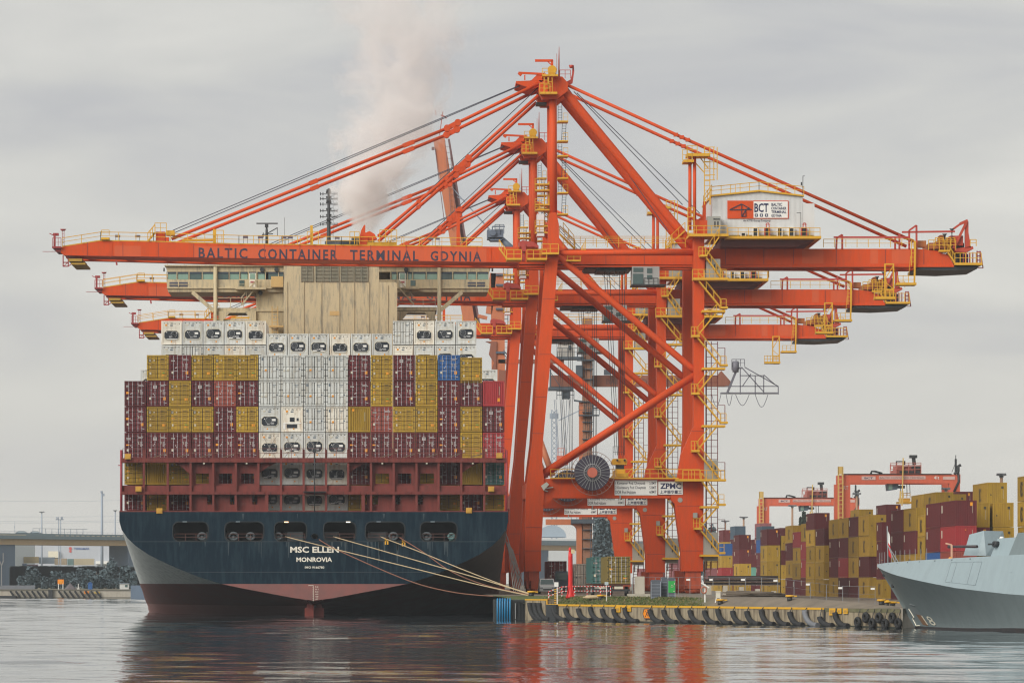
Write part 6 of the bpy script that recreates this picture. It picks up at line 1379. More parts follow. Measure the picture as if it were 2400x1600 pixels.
for k in range(5):
    m = MB(); x0 = PX(1662+k*38, 440); z = gz(x0, 440); m.box(x0-.25, x0+.25, 439.9, 441, z, z+1.03); tag(m.build('beam_support', CONCL), f'{ORD[k]} concrete block from the crane leg carrying the dark steel beams', 'support block', 'blocks under the steel beams')
# fence panels
px = 1482; k = 0
FN_ = M('fence_wire', (.20, .21, .22), .5, .2, vary=0)
while px < 2085:
    Y = 398 if px < 1650 else 392; w = 27 if px < 1650 else 38
    a, c = gp(px, Y), gp(px+w, Y)
    if c.z < a.z-.3: c.z = a.z
    f = thing('fence_panel', f'{ORD[k]} grey wire fence panel counted from the trailer towards the warship', 'fence panel', a, 'wire fence panels along the yard'); z = Vector((0, 0, 1.9))
    m = MB(); m.bar(a, a+z, .06); m.bar(c, c+z, .045); m.bar(a+z, c+z, .03); m.bar(a+z*.08, c+z*.08, .03); m.bar(a+z*.6, c+z*.6, .02)
    m.build('panel_frame', FN_, f)
    if k % 2 == 0: m = MB(); s_ = a.lerp(c, .85)+z*.88; m.box(s_.x-.2, s_.x+.2, s_.y-.06, s_.y-.03, s_.z-.1, s_.z+.1); m.build('tag_plate', WHITE, f)
    px += w; k += 1
    if k >= len(ORD): break
# ------------------------------------------------------------ vehicles
def wheel(par, x, y, z, r=.33):
    m = MB(); m.tube([(x-.11, y, z+r), (x+.11, y, z+r)], r, 14); w = m.build('wheel', RUBBER, par)
    m = MB(); m.tube([(x-.125, y, z+r), (x+.125, y, z+r)], r*.55, 10); m.build('rim', STEEL, w)
q = gp(1283, 455); x, y, z = q; van = thing('white_van', 'white van facing the water beside the crane leg', 'van', q)
m = MB(); s_ = lambda a, h: [(x-a, h), (x+a, h)]
def loft(mb, rings):
    o = len(mb.v)
    for r_ in rings: mb.v += r_
    n = len(rings[0])
    for i in range(len(rings)-1):
        for j in range(n): a = o+i*n+j; b_ = o+i*n+(j+1) % n; mb.face([a, b_, b_+n, a+n])
    mb.face([o+j for j in reversed(range(n))]); mb.face([o+(len(rings)-1)*n+j for j in range(n)])
ring = lambda yy, w0, w1, z0, z1: [(x-w0, yy, z+z0), (x+w0, yy, z+z0), (x+w1, yy, z+z1), (x-w1, yy, z+z1)]
loft(m, [ring(y, .92, .88, .35, .8), ring(y+.12, .95, .9, .3, 1.0), ring(y+.9, .95, .88, .3, 1.08), ring(y+1.6, .95, .80, .3, 1.75), ring(y+4.4, .95, .82, .3, 1.8), ring(y+4.6, .93, .8, .35, 1.7)]); m.build('body', M('van_white', (.72, .72, .7), .35, .1, vary=0), van)
m = MB(); m.quad((x-.78, y+.93, z+1.12), (x+.78, y+.93, z+1.12), (x+.7, y+1.5, z+1.68), (x-.7, y+1.5, z+1.68)); m.build('windscreen', GLASSM, van)
for s in (-1, 1):
    m = MB(); m.box(x+s*.7-.17, x+s*.7+.17, y-.03, y+.02, z+.62, z+.78); m.build('headlight', STEEL, van)
    for yy in (y+.9, y+3.6): wheel(van, x+s*.85, yy, z)
m = MB(); m.box(x-.5, x+.5, y-.02, y+.02, z+.45, z+.6); m.build('grille', DARK, van)
def truck(px, Y, lab, kind, cabside=None, L=12.19):
    q = gp(px, Y); x, y, z = q; t = thing('trailer', lab[0], 'trailer', q)
    m = MB(); m.box(x-.45, x-.3, y+.2, y+L, z+.95, z+1.25); m.box(x+.3, x+.45, y+.2, y+L, z+.95, z+1.25)
    for yy in (y+.1, y+4, y+8, y+L-.2): m.box(x-1.2, x+1.2, yy, yy+.2, z+1.1, z+1.25)
    m.build('chassis', M('chassis_brown', (.13, .05, .035), .6, .4, vary=0), t)
    m = MB(); m.box(x-1.15, x+1.15, y-.05, y+.1, z+.5, z+.7); m.build('bumper', DARK, t)
    m = MB(); m.box(x-.45, x+.45, y-.09, y-.05, z+.72, z+.98); m.build('number_plate', PALE, t)
    for s in (-1, 1):
        for yy in (y+1.4, y+2.7, y+4.0): wheel(t, x+s*.95, yy, z, .5)
    return put(kind, 1, (x, y, z+1.26), lab[1], 'containers carried on quay trailers')
truck(1450, 402, ('dark trailer chassis under the olive yellow container', 'olive yellow container with dark emblem carried on a trailer'), 'O')
truck(1413, 414, ('dark trailer chassis mostly hidden behind the yellow load', 'teal container on the trailer just behind the olive yellow one'), 'G')
t_ = truck(1306, 505, ('trailer chassis carrying a maroon container beyond the beacon', 'maroon container on the trailer beyond the beacon'), 'M')
q = gp(1317, 497); x, y, z = q; tk = thing('tractor_unit', 'dark terminal tractor parked before the maroon trailer container', 'tractor', q)
m = MB(); m.box(x-1.0, x+1.0, y, y+2.2, z+.6, z+1.3); m.prism([(x-.85, z+1.3), (x+.85, z+1.3), (x+.75, z+2.75), (x-.75, z+2.75)], y+.3, y+2.0); m.box(x-.6, x+.6, y+2.2, y+5, z+.6, z+.9); m.build('body', SLATE, tk)
m = MB(); m.box(x-.7, x+.7, y+.26, y+.3, z+1.6, z+2.5); m.build('windscreen', GLASSM, tk)
for s in (-1, 1): wheel(tk, x+s*.9, y+.6, z, .5); wheel(tk, x+s*.9, y+3.9, z, .5)
for i, (px, Y) in enumerate(((1367, 505),)):
    q = gp(px, Y); put('C', 1, (q.x, q.y, q.z+.9), 'cream container standing beyond the barrier right of the beacon', 'containers carried on quay trailers')
    m = MB(); m.box(q.x-1.2, q.x+1.2, q.y, q.y+12, q.z, q.z+.88); tag(m.build('loading_plinth', CONC), 'low concrete plinth beneath the cream container beyond the barrier', 'plinth')
# ------------------------------------------------------------ yard gantry cranes
def rmg():
    Y = 700.0; root = thing('yard_gantry', None, None, (85, Y, gz(85, Y)))
    c = lambda px, py, dy=0.: Vector((PX(px, Y), Y+dy, PZ(py, Y)))
    def bx_(mb, a, b, y0, y1, d0, d1): mb.box(PX(a, Y), PX(b, Y), Y+d0, Y+d1, PZ(y1, Y), PZ(y0, Y))
    OR = M('gantry_vermilion', (.60, .12, .06), .5, .3, vary=0)
    for d in (0, 9):
        m = MB(); bx_(m, 1974, 2251, 1111, 1132, d, d+1.2); bm = m.build('main_beam', OR, root)
        for a, b in ((1969, 1993), (2225, 2250)): m = MB(); m.box(PX(a, Y), PX(b, Y), Y+d, Y+d+1.2, 1.6, PZ(1132, Y)); m.build('leg', OR, root)
        m = MB(); bx_(m, 1978, 2230, 1109.5, 1111, d-.2, d+1.4); m.build('rail_top', DARK, bm)
        if d == 0:
            m = MB(); bx_(m, 2019.5, 2052, 1115.5, 1124, -.08, 0); bx_(m, 2210, 2238, 1116, 1123.5, -.08, 0); bx_(m, 2060, 2169, 1115, 1122.5, -.06, 0); m.i = 1
            m.text('BCT', PX(2026, Y), PX(2046, Y), PZ(1122, Y), PZ(1117.5, Y), Y-.1, .02); m.i = 2; m.text('BALTIC CONTAINER TERMINAL', PX(2062, Y), PX(2167, Y), PZ(1121, Y), PZ(1116.5, Y), Y-.1); m.i = 3
            m.text('41t', PX(2189, Y), PX(2201, Y), PZ(1122.5, Y), PZ(1115, Y), Y-.1, .02); m.build('beam_sign', [M('sign_faded', (.60, .42, .38), .6, .2, vary=0), NAVY, M('sign_grey_letters', (.33, .16, .14), .6, .1, vary=0), WHITE], bm)
            m = MB(); m.text('RT', PX(1977, Y), PX(1988, Y), PZ(1147, Y), PZ(1138, Y), Y-.1, .02); m.build('leg_number', M('sign_faded', None), bm)
    m = MB(); m.ladder(c(1964, 1250, -.5), c(1964, 1094, -.5), (.8, 0, 0), .7, .2); bx_(m, 1963, 1975, 1093, 1111, -.6, -.4); m.ladder(c(1970, 1250, -.3), c(1970, 1600, -.3), (.5, 0, 0), .7, .15); m.build('ladder', M('ladder_straw', (.62, .42, .12), .6, .3, vary=0), root)
    m = MB(); bx_(m, 2101, 2159, 1100, 1111, 0, 8); bx_(m, 2103, 2120, 1090, 1100, 1, 6); bx_(m, 2124, 2138, 1091, 1100, 1, 6); m.rail(c(2086, 1110, -.3), c(2158, 1110, -.3), 1.6, 1.2, .12); m.rail(c(2087, 1100, -.3), c(2158, 1100, -.3), 1.2, 1.2, .1); m.build('trolley_house', M('trolley_salmon', (.42, .12, .09), .6, .4, vary=0), root)
    m = MB(); bx_(m, 2140, 2158, 1091, 1101, -.2, 5); bx_(m, 2108, 2156, 1103, 1108, -.1, 0); m.bar(c(2143, 1090), c(2141, 1072), .6); bx_(m, 2132, 2149, 1066, 1073, -.5, .8); m.bar(c(2101, 1100), c(2101, 1080), .2); m.bar(c(2101, 1081), c(2122, 1081), .2); bx_(m, 2116, 2122, 1080, 1088, 0, .8); m.build('trolley_mast', DARK, root)
    m = MB(); m.bar(c(2116, 1073, -.5), c(2114, 1150, -.5), .2); m.bar(c(2110, 1150, -.5), c(2108, 1180, -.5), .28); m.bar(c(2115, 1150, -.5), c(2113, 1185, -.5), .22); m.build('cable_mast', M('ladder_straw', None), root)
    m = MB(); m.hexa([c(2083, 1149, 1), c(2105, 1146, 1), c(2105, 1146, 4), c(2083, 1149, 4), c(2081, 1133, 1), c(2108, 1133, 1), c(2108, 1133, 4), c(2081, 1133, 4)]); m.bar(c(2105, 1140, 2), c(2124, 1140, 2), .5); m.build('operator_cab', SLATE, root)
    m = MB(); bx_(m, 2084, 2093, 1134, 1146, .9, 1); m.build('cab_glass', GLASSG, root)
    m = MB()
    for px in (2118, 2122, 2132, 2139): m.tube([c(px, 1132, 4), c(px-1 if px < 2125 else px+1, 1160, 4)], .06, 4, False)
    m.build('hoist_rope', DARK, root)
    m = MB(); bx_(m, 2114, 2139, 1166, 1172, 3, 5); bx_(m, 2112, 2141, 1174, 1179, 1, 7); m.rail(c(2114, 1165, 2.8), c(2138, 1165, 2.8), .8, .6, .1); bx_(m, 2115, 2137, 1170, 1176, 2.6, 3); m.build('spreader', YELLOW, root)
    m = MB(); m.tube([c(2237, 1111), c(2240, 1107), c(2244, 1108), c(2246, 1104), c(2246, 1092), c(2252, 1089)], .28, 7); m.bar(c(2240, 1108), c(2240, 1075), .35); m.bar(c(2240, 1075), c(2240, 1066), .12); m.tube([c(2246, 1106), c(2247, 1128), c(2236, 1152)], .22, 6); m.tube([c(2041, 1110), c(2043, 1104), c(2050, 1104), c(2068, 1109)], .2, 6); m.bar(c(2231, 1106), c(2239, 1085), .08); m.build('cable_conduit', DARK, root)
    return root
rg = rmg(); TRG = tree_of(rg); tag(rg, 'nearer orange yard gantry with a lamp mast on its trolley', 'gantry crane', 'orange yard gantries over the container stacks')
r2_ = copy_tree(TRG); r2_.location += Vector((.3, 155, -1.0)); tag(r2_, 'farther orange yard gantry partly behind the nearer one', 'gantry crane', 'orange yard gantries over the container stacks')
# ------------------------------------------------------------ light masts
def mast(px, ytop, Y, lab, wide=9, mt=None):
    x = PX(px, Y); z0 = gz(x, Y) if x > 13 else 1.9; z1 = PZ(ytop, Y); t = thing('light_mast', lab, 'light mast', (x, Y, z0), 'harbour light masts')
    m = MB(); m.tube([(x, Y, z0), (x, Y, z1)], [.35, .2], 8); m.build('pole', mt or M('mast_tan', (.36, .22, .14), .6, .2, vary=0), t)
    w = wide*Y/F; m = MB()
    for k, (dx, dy, r_) in enumerate(((-1, -.3, 1), (1, -.3, 1), (-.55, .6, .8), (.6, .6, .8))):
        a = Vector((x+dx*w*.12, Y+dy*.6, z1)); c_ = Vector((x+dx*w*r_, Y+dy*1.2, z1+w*.22)); m.bar(a, c_, .35, .16); m.bar(a.lerp(c_, .45), c_, .8, .28)
    m.box(x-.25, x+.25, Y-.25, Y+.25, z1-.3, z1+.25); m.build('lamp_head', M('lamp_slate', (.13, .14, .15), .5, .2, vary=0), t)
for a in ((1700, 1222, 1000, 'slim light mast between the crane stairs and the slate container'), (1743, 1213, 900, 'light mast rising behind the slate blue container'), (1857, 1186, 820, 'tall light mast under the farther gantry beam'), (2008, 1158, 760, 'light mast beside the nearer gantry leg'), (2217, 1146, 640, 'light mast behind the yellow row under the gantry'), (2347, 1113, 520, 'light mast above the five-high yellow stack')): mast(*a)
BG = M('mast_blue_grey', (.28, .33, .40), .6, .1, vary=0)
for px, yt, Y, w, lab in ((98, 1200, 1450, 6, 'thin light mast over the viaduct beside two cars'), (270, 1196.5, 1500, 4, 'faint light mast closest to the ship hull over the viaduct')): mast(px, yt+0, Y, lab, w, BG)
x = PX(239, 1400); t = thing('floodlight_tower', 'tallest slender tower standing beyond the viaduct', 'tower', (x, 1400, 1.9)); m = MB(); m.tube([(x, 1400, 1.9), (x, 1400, PZ(1152, 1400))], [.6, .35], 8); m.build('pole', BG, t); m = MB(); m.box(x-.5, x+.3, 1399.5, 1400.5, PZ(1154, 1400), PZ(1150, 1400)); m.box(x+.4, x+.9, 1399.7, 1400.3, PZ(1162, 1400), PZ(1156, 1400)); m.build('lamp_head', BG, t)
x = PX(140, 1400); t = thing('signal_gantry', 'twin-legged lamp gantry above the viaduct rail', 'gantry', (x, 1400, 1.9)); m = MB()
for s in (-.35, .35): m.bar((x+s*1.0, 1400, 1.9), (x+s*1.0, 1400, PZ(1217, 1400)), .3)
m.bar((x-1.5, 1400, PZ(1217, 1400)), (x+1.5, 1400, PZ(1217, 1400)), .3); m.build('frame', BG, t); m = MB()
for s in (-1.0, -.5, .6, 1.0): m.box(x+s-.2, x+s+.15, 1399.7, 1400.3, PZ(1216, 1400), PZ(1211, 1400))
m.build('lamp', BG, t)
# ------------------------------------------------------------ viaduct
VK = 1.433; VA, VB = Vector((PX(-60, 1250), 1250, 0)), Vector((PX(1500, 1548), 1548, 0))
vd = thing('viaduct', 'long road viaduct with beige girder on broad piers', 'viaduct', (VA.x, VA.y, 1.9))
VD = (VB-VA).normalized(); VN = Vector((VD.y, -VD.x, 0))
def vz(z): return 4.1+(z-4.1)*VK
def vb(mb, s0, s1, z0, z1, o0, o1, sl=0.):
    q = lambda s, o, z: VA+VD*s+VN*o+Vector((0, 0, vz(z)))
    mb.hexa([q(s0, o1, z0), q(s1, o1, z0), q(s1, o0, z0), q(s0, o0, z0), q(s0, o1, z1), q(s1, o1, z1), q(s1, o0, z1), q(s0, o0, z1)])
Lv = (VB-VA).length
def vs(px): k = (px-VX)/F; return (k*VA.y-VA.x)/(VD.x-k*VD.y)
m = MB(); vb(m, -200, Lv+200, 11.9, 13.2, 0, -12); m.build('girder', M('girder_beige', (.50, .36, .20), .7, .2, vary=0), vd)
m = MB(); vb(m, -200, Lv+200, 13.2, 13.7, .9, -13); vb(m, -200, Lv+200, 13.7, 14.45, .95, .7); vb(m, -200, Lv+200, 13.7, 14.45, -12.8, -13); m.build('deck_parapet', M('parapet_blue_grey', (.20, .27, .31), .7, .2, vary=0), vd)
m = MB(); vb(m, -200, vs(56), 14.0, 14.22, .96, .98)
s = vs(125)
while s < vs(330): vb(m, s, s+1.5, 13.95, 14.15, .96, .98); s += 2.5
m.build('guard_strip', PALE, vd)
PIER = M('pier_blue_grey', (.13, .18, .25), .8, .25, vary=0)
for a, b in ((-30, 38), (303, 334), (620, 650), (950, 990), (1262, 1288), (1424, 1442)):
    m = MB(); vb(m, vs(a), vs(b), -1, 11.9, -.5, -9); pr = m.build('pier', PIER, vd)
    m = MB(); s = vs((a*.2+b*.8) if a > 0 else 5); q = lambda ss_, z: VA+VD*ss_+VN*(-.3)+Vector((0, 0, vz(z)))
    m.bar(q(s, 2), q(s, 7.2), .28); m.bar(q(s, 7.2), q(s+.8, 8.2), .28); m.bar(q(s, 7.2), q(s-.9, 8.2), .28); m.bar(q(s+.8, 8.2), q(s+.8, 10), .28); m.build('downpipe', M('pipe_pale', (.5, .5, .5), .6, .1, vary=0), pr)
m = MB(); s = vs(73)
while s < vs(200): p_ = VA+VD*s+VN*.8+Vector((0, 0, vz(14.4))); m.bar(p_, p_+Vector((0, 0, 1.72)), .17); s += 3
m.bar(VA+VD*vs(73)+VN*.8+Vector((0, 0, vz(15.6))), VA+VD*vs(200)+VN*.8+Vector((0, 0, vz(15.6))), .12); m.build('railing', BG, vd)
p0_, p1_ = VA+VD*vs(-200)+VN*.8+Vector((0, 0, vz(14.45))), VA+VD*vs(330)+VN*.8+Vector((0, 0, vz(14.45))); m = MB(); m.rail(p0_, p1_, .6, 2.5, .06, False); m.build('handrail', BG, vd)
for px, lab, l_ in ((64, 'dark estate car driving on the viaduct', 4.6), (96, 'dark hatchback with pale windows on the viaduct', 4.3)):
    q = VA+VD*vs(px)+VN*-2+Vector((0, 0, vz(14.0))); cr_ = thing('parked_car', lab, 'car', q, 'cars on the viaduct'); cr_.name = 'passing_car'; OFF[cr_.name] = Vector(q)
    m = MB(); x, y, z = q; prof = [(-l_/2, .3), (l_/2, .3), (l_/2, .75), (l_*.28, .95), (l_*.12, 1.45), (-l_*.28, 1.5), (-l_*.46, .95), (-l_/2, .9)]; m.prism([(x+a, z+b) for a, b in prof], y-.85, y+.85); m.build('body', M('car_blue_grey', (.06, .09, .11), .4, .1, vary=0), cr_)
    m = MB(); m.prism([(x+l_*.24, z+.98), (x+l_*.12, z+1.38), (x-l_*.25, z+1.42), (x-l_*.38, z+.98)], y-.88, y-.86); m.build('side_window', M('car_glass', (.35, .42, .45), .2, .1, vary=0), cr_)
    for a in (-.3, .3): m = MB(); m.tube([(x+l_*a, y-.9, z+.33), (x+l_*a, y-.6, z+.33)], .33, 10); m.build('wheel', RUBBER, cr_)
# ------------------------------------------------------------ halls and scrub under the viaduct
Yh = 1650.0
hl = thing('warehouse', 'long pale warehouse with coloured company logo beneath the viaduct', 'warehouse', (PX(200, Yh), Yh, 1.9))
m = MB(); m.box(PX(83, Yh), PX(308, Yh), Yh, Yh+60, 1.9, PZ(1270, Yh)); m.build('wall', M('hall_white', (.44, .47, .52), .6, .1, vary=0), hl)
m = MB(); m.tube([(PX(165, Yh), Yh-.2, PZ(1284.5, Yh)), (PX(165, Yh), Yh, PZ(1284.5, Yh))], .65, 12); m.tube([(PX(165, Yh), Yh-.2, PZ(1291, Yh)), (PX(165, Yh), Yh, PZ(1291, Yh))], .55, 12); m.i = 1; m.text('TERRAMAR', PX(173, Yh), PX(209.5, Yh), PZ(1287.5, Yh), PZ(1282.5, Yh), Yh-.15, .02)
m.text('Port', PX(267, Yh), PX(279, Yh), PZ(1287, Yh), PZ(1283, Yh), Yh-.15, .01); m.text('Gdynia', PX(261, Yh), PX(279, Yh), PZ(1292.5, Yh), PZ(1288, Yh), Yh-.15, .01)
m.tube([(PX(288, Yh)+.75*math.cos(a*math.pi/8), Yh-.15, PZ(1287.5, Yh)+.75*math.sin(a*math.pi/8)) for a in range(17)], .13, 5); m.bar((PX(285, Yh), Yh-.15, PZ(1289, Yh)), (PX(291, Yh), Yh-.15, PZ(1286, Yh)), .3); m.build('wall_sign', [M('logo_red', (.55, .10, .09), .6, .1, vary=0), M('logo_blue', (.06, .12, .32), .6, .1, vary=0)], hl)
m = MB(); m.box(PX(114, Yh), PX(139, Yh), Yh-1.5, Yh-.2, PZ(1306, Yh), PZ(1291, Yh)); m.build('door', M('door_cream', (.72, .68, .55), .6, .1, vary=0), hl)
m = MB(); m.box(PX(225, Yh), PX(307, Yh), Yh-2, Yh-.3, PZ(1321, Yh), PZ(1314, Yh)); m.build('loading_canopy', WHITE, hl)
o2 = thing('office_block', 'low pale blue block with banded windows beside the broad viaduct pier', 'building', (PX(60, 1600), 1600, 1.9)); m = MB(); m.box(PX(37, 1600), PX(82.5, 1600), 1600, 1145, 1.9, PZ(1276, 1600)); m.build('wall', M('block_pale', (.55, .60, .62), .6, .1, vary=0), o2)
for y0, y1 in ((1276, 1279.5), (1291, 1299)): m = MB(); m.box(PX(42, 1600), PX(80, 1600), 1129.8, 1600, PZ(y1, 1600), PZ(y0, 1600)); m.build('window_band', M('band_blue', (.2, .28, .36), .5, .1, vary=0), o2)
FARP = {k: M('far_hazed_'+n, c_, .7, .2, vary=0) for k, n, c_ in (('Y', 'ochre', (.42, .33, .17)), ('S', 'slate', (.17, .21, .25)), ('T', 'tan', (.34, .27, .18)), ('G', 'green', (.12, .2, .19)), ('C', 'sand', (.44, .38, .26)), ('B', 'blue', (.11, .17, .26)), ('M', 'wine', (.2, .13, .16)))}  # desaturated tones, distance haze painted into the container colours
for i, (a, b, y0, Y, k, lab) in enumerate(((38, 44, 1305, 1550, 'Y', 'sliver of a yellow container beside the viaduct pier'), (51, 90, 1304, 1550, 'Y', 'yellow container under the viaduct near the pier'), (91, 128, 1305, 1560, 'S', 'dull slate container right of the yellow one under the viaduct'), (128, 156, 1308, 1540, 'T', 'tan container end beside the slate one under the viaduct'), (158, 172, 1309, 1560, 'G', 'dull green container under the warehouse logo'), (172, 220, 1308.5, 1570, 'C', 'long sand coloured container below the warehouse lettering'), (38, 62, 1320, 1545, 'B', 'dull blue container low beside the viaduct pier'), (62, 88, 1322, 1546, 'M', 'dull maroon container low under the yellow one'))):
    m = MB(); x0, x1 = PX(a, Y), PX(b, Y); z1 = PZ(y0, Y); hh = 15*Y/F; m.box(x0, x1, Y, Y+2.4, z1-hh, z1)
    for j in range(int((x1-x0)/.8)): m.box(x0+j*.8, x0+j*.8+.4, Y-.06, Y, z1-hh+.1, z1-.1)
    tag(m.build('container', FARP[k]), lab, 'container', 'far containers under the viaduct')
m = MB(); rnd = random.Random(5)
for px in range(30, 345, 3):
    for k in range(2): x = PX(px+rnd.uniform(-2, 2), 1035); m.box(x-.9, x+.9, 1034, 1038, 1.8, 6.3+rnd.uniform(0, 1.4))
tag(m.build('retaining_bank', M('bank_scrub', (.09, .125, .14), .9, .5, vary=0)), 'dark rough bank below the far containers under the viaduct', 'bank')
def crown(mb, c, rx, rz, n, sz, rnd, cone=False, mats=1):
    lobes = [(rnd.uniform(-.5, .5), rnd.uniform(-.5, .5), rnd.uniform(-.55, .55), rnd.uniform(.35, .6)) for _ in range(9)]
    for i in range(n):
        if cone:
            h = rnd.random()**1.35; r_ = (1-h)*rx*(.75+.45*rnd.random()*(1+.3*math.sin(h*40))); a = rnd.uniform(0, 6.283); p = Vector((c[0]+r_*math.cos(a), c[1]+r_*math.sin(a), c[2]+(2*h-1)*rz))
        else:
            l = rnd.choice(lobes); d = Vector((rnd.gauss(0, 1), rnd.gauss(0, 1), rnd.gauss(0, 1))).normalized()*l[3]*(.55+.5*rnd.random())
            p = Vector((c[0]+(l[0]+d.x)*rx, c[1]+(l[1]+d.y)*rx, c[2]+(l[2]+d.z)*rz))
        u = Vector((rnd.gauss(0, 1), rnd.gauss(0, 1), rnd.gauss(0, .6))).normalized()*sz*rnd.uniform(.6, 1.3); v = u.cross(Vector((rnd.gauss(0, 1), rnd.gauss(0, 1), rnd.gauss(0, 1)))).normalized()*sz*rnd.uniform(.5, 1)
        mb.quad(p-u-v, p+u-v, p+u+v, p-u+v)
def plant(name, px, ybase, ytop, Y, wpx, lab, cat, n, sz, seed, mt=GLEAF, cone=False, grp=None, trunk=True):
    x = PX(px, Y); z0 = PZ(ybase, Y); z1 = PZ(ytop, Y); t = thing(name, lab, cat, (x, Y, z0), grp); rnd = random.Random(seed); h = z1-z0
    m = MB(); m.tube([(x, Y, z0-.3), (x+.05, Y, z0+h*.5), (x, Y, z0+h*.85)], [h*.035+.05, h*.025+.03, .04], 7)
    for k in range(4): a = rnd.uniform(0, 6.28); m.tube([(x, Y, z0+h*(.3+.12*k)), (x+math.cos(a)*wpx*Y/F*.3, Y+math.sin(a)*1, z0+h*(.5+.1*k))], [h*.014+.02, .02], 5)
    m.build('trunk', BARK, t)
    m = MB(); rx = wpx*Y/F/2; crown(m, (x, Y, (z0*.9+z1*1.1)/2 if not cone else (z0+z1)/2), rx*(1.0 if not cone else 1), h*(.52 if not cone else .5), n, sz, rnd, cone); m.build('crown', mt, t); return t
rnd = random.Random(21)
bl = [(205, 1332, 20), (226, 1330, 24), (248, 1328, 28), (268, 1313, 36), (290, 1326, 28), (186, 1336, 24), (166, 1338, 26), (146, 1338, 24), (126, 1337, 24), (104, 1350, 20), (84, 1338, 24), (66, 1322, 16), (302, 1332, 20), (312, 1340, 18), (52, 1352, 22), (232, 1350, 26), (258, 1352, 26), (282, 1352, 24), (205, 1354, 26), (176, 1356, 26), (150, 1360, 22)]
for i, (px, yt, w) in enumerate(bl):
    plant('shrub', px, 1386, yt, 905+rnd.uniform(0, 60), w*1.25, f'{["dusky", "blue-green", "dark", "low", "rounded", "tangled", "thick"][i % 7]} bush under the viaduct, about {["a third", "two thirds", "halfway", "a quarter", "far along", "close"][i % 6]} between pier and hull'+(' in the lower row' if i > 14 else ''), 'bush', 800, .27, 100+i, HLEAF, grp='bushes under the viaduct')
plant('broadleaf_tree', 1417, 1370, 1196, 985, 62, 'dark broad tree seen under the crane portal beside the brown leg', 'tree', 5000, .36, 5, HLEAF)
for i, (px, yt, w, Y) in enumerate(((1884, 1201, 17, 1150), (1892, 1208, 15, 1170), (1877, 1212, 14, 1160), (1899, 1216, 12, 1180))):
    plant('fir_tree', px, 1370, yt, Y, w*1.5, ['tallest', 'second tallest', 'third', 'smallest'][i]+' pointed fir beyond the container stacks under the farther gantry', 'tree', 1300, .5, 50+i, FLEAF, True, 'distant firs beyond the yard')
for i, (px, yt, w, Y) in enumerate(((1668, 1238, 14, 1250), (1655, 1246, 12, 1240), (1636, 1300, 18, 1100))):
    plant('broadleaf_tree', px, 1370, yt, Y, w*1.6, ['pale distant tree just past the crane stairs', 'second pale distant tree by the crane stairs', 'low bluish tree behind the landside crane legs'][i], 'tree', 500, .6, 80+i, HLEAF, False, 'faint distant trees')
# far bank small things
Yb = 866.0; g = lambda px, py: P(px, py, Yb)
sgn = thing('billboard', 'orange notice board on two legs on the far quay', 'sign', g(142, 1382)); m = MB(); m.box(PX(135, Yb), PX(149.5, Yb), Yb, Yb+.15, PZ(1368, Yb), PZ(1357, Yb)); m.build('board', M('sign_orange', None), sgn)
m = MB(); m.box(PX(139, Yb), PX(146, Yb), Yb-.05, Yb, PZ(1365, Yb), PZ(1360, Yb)); m.build('faded_mark', AMBER, sgn)
for px in (137, 147.5): m = MB(); m.bar(g(px, 1384), g(px, 1367), .14); m.build('leg', WHITE, sgn)
hut = thing('hut', 'small white hut with a square window on the far quay', 'hut', g(291, 1382)); m = MB(); m.box(PX(280.5, Yb), PX(301.5, Yb), Yb, Yb+2, 1.9, PZ(1367, Yb)); m.build('wall', M('hut_white', (.55, .56, .55), .6, .2, vary=0), hut); m = MB(); m.box(PX(279.5, Yb), PX(302.5, Yb), Yb-.2, Yb+2.2, PZ(1367, Yb), PZ(1366, Yb)); m.build('roof', BG, hut); m = MB(); m.box(PX(293, Yb), PX(299, Yb), Yb-.05, Yb, PZ(1375, Yb), PZ(1369.5, Yb)); m.build('window', GLASSM, hut)
m = MB(); rnd = random.Random(2); n = 14; cx0, cz0 = PX(163, 868), 1.9
m.v.append((cx0, 869, PZ(1365, 868))); 
for k in range(n): a = 6.283*k/n; m.v.append((cx0+1.35*math.cos(a)*rnd.uniform(.9, 1.1), 869+1.3*math.sin(a), cz0))
for k in range(n): m.face([0, 1+k, 1+(k+1) % n], True)
tag(m.build('gravel_heap', M('gravel_violet', (.16, .14, .15), .95, .6, vary=0, streak=False, scale=4)), 'grey gravel heap beside the orange board on the far quay', 'gravel heap')
m = MB(); m.bar(g(183.5, 1383), g(183.5, 1367), .14); m.bar(g(177, 1376.5), g(190, 1376.5), .08); m.box(PX(181, Yb), PX(186, Yb), Yb, Yb+.2, PZ(1383, Yb), PZ(1378, Yb)); tag(m.build('marker_cross', WHITE), 'white post with a crossbar between gravel heap and blue cabin', 'post')
m = MB(); m.box(PX(206, Yb), PX(216, Yb), Yb, Yb+1.5, 1.9, PZ(1366, Yb)); m.prism([(PX(205, Yb), PZ(1366, Yb)), (PX(217, Yb), PZ(1366, Yb)), (PX(211, Yb), PZ(1363, Yb))], Yb-.1, Yb+1.6); tag(m.build('cabin', CB), 'narrow blue cabin on the far quay beside the white cross post', 'cabin')
for px, mt, lab in ((202.5, M('sign_orange', None), 'orange plate fixed to the far quay wall'), (227, M('plate_ochre', (.5, .36, .1), .6, .2, vary=0), 'oval ochre plate fixed to the far quay wall')):
    m = MB(); q = P(px, 1387.5, 856.5)
    if px < 210: m.box(q.x-.52, q.x+.52, q.y-.1, q.y+.1, q.z-.28, q.z+.3)
    else: m.tube([(q.x, q.y-.1, q.z), (q.x, q.y+.1, q.z)], .35, 14); m.box(q.x-.65, q.x+.65, q.y-.08, q.y+.08, q.z-.2, q.z+.2)
    tag(m.build('wall_plate', mt), lab, 'sign')
m = MB()
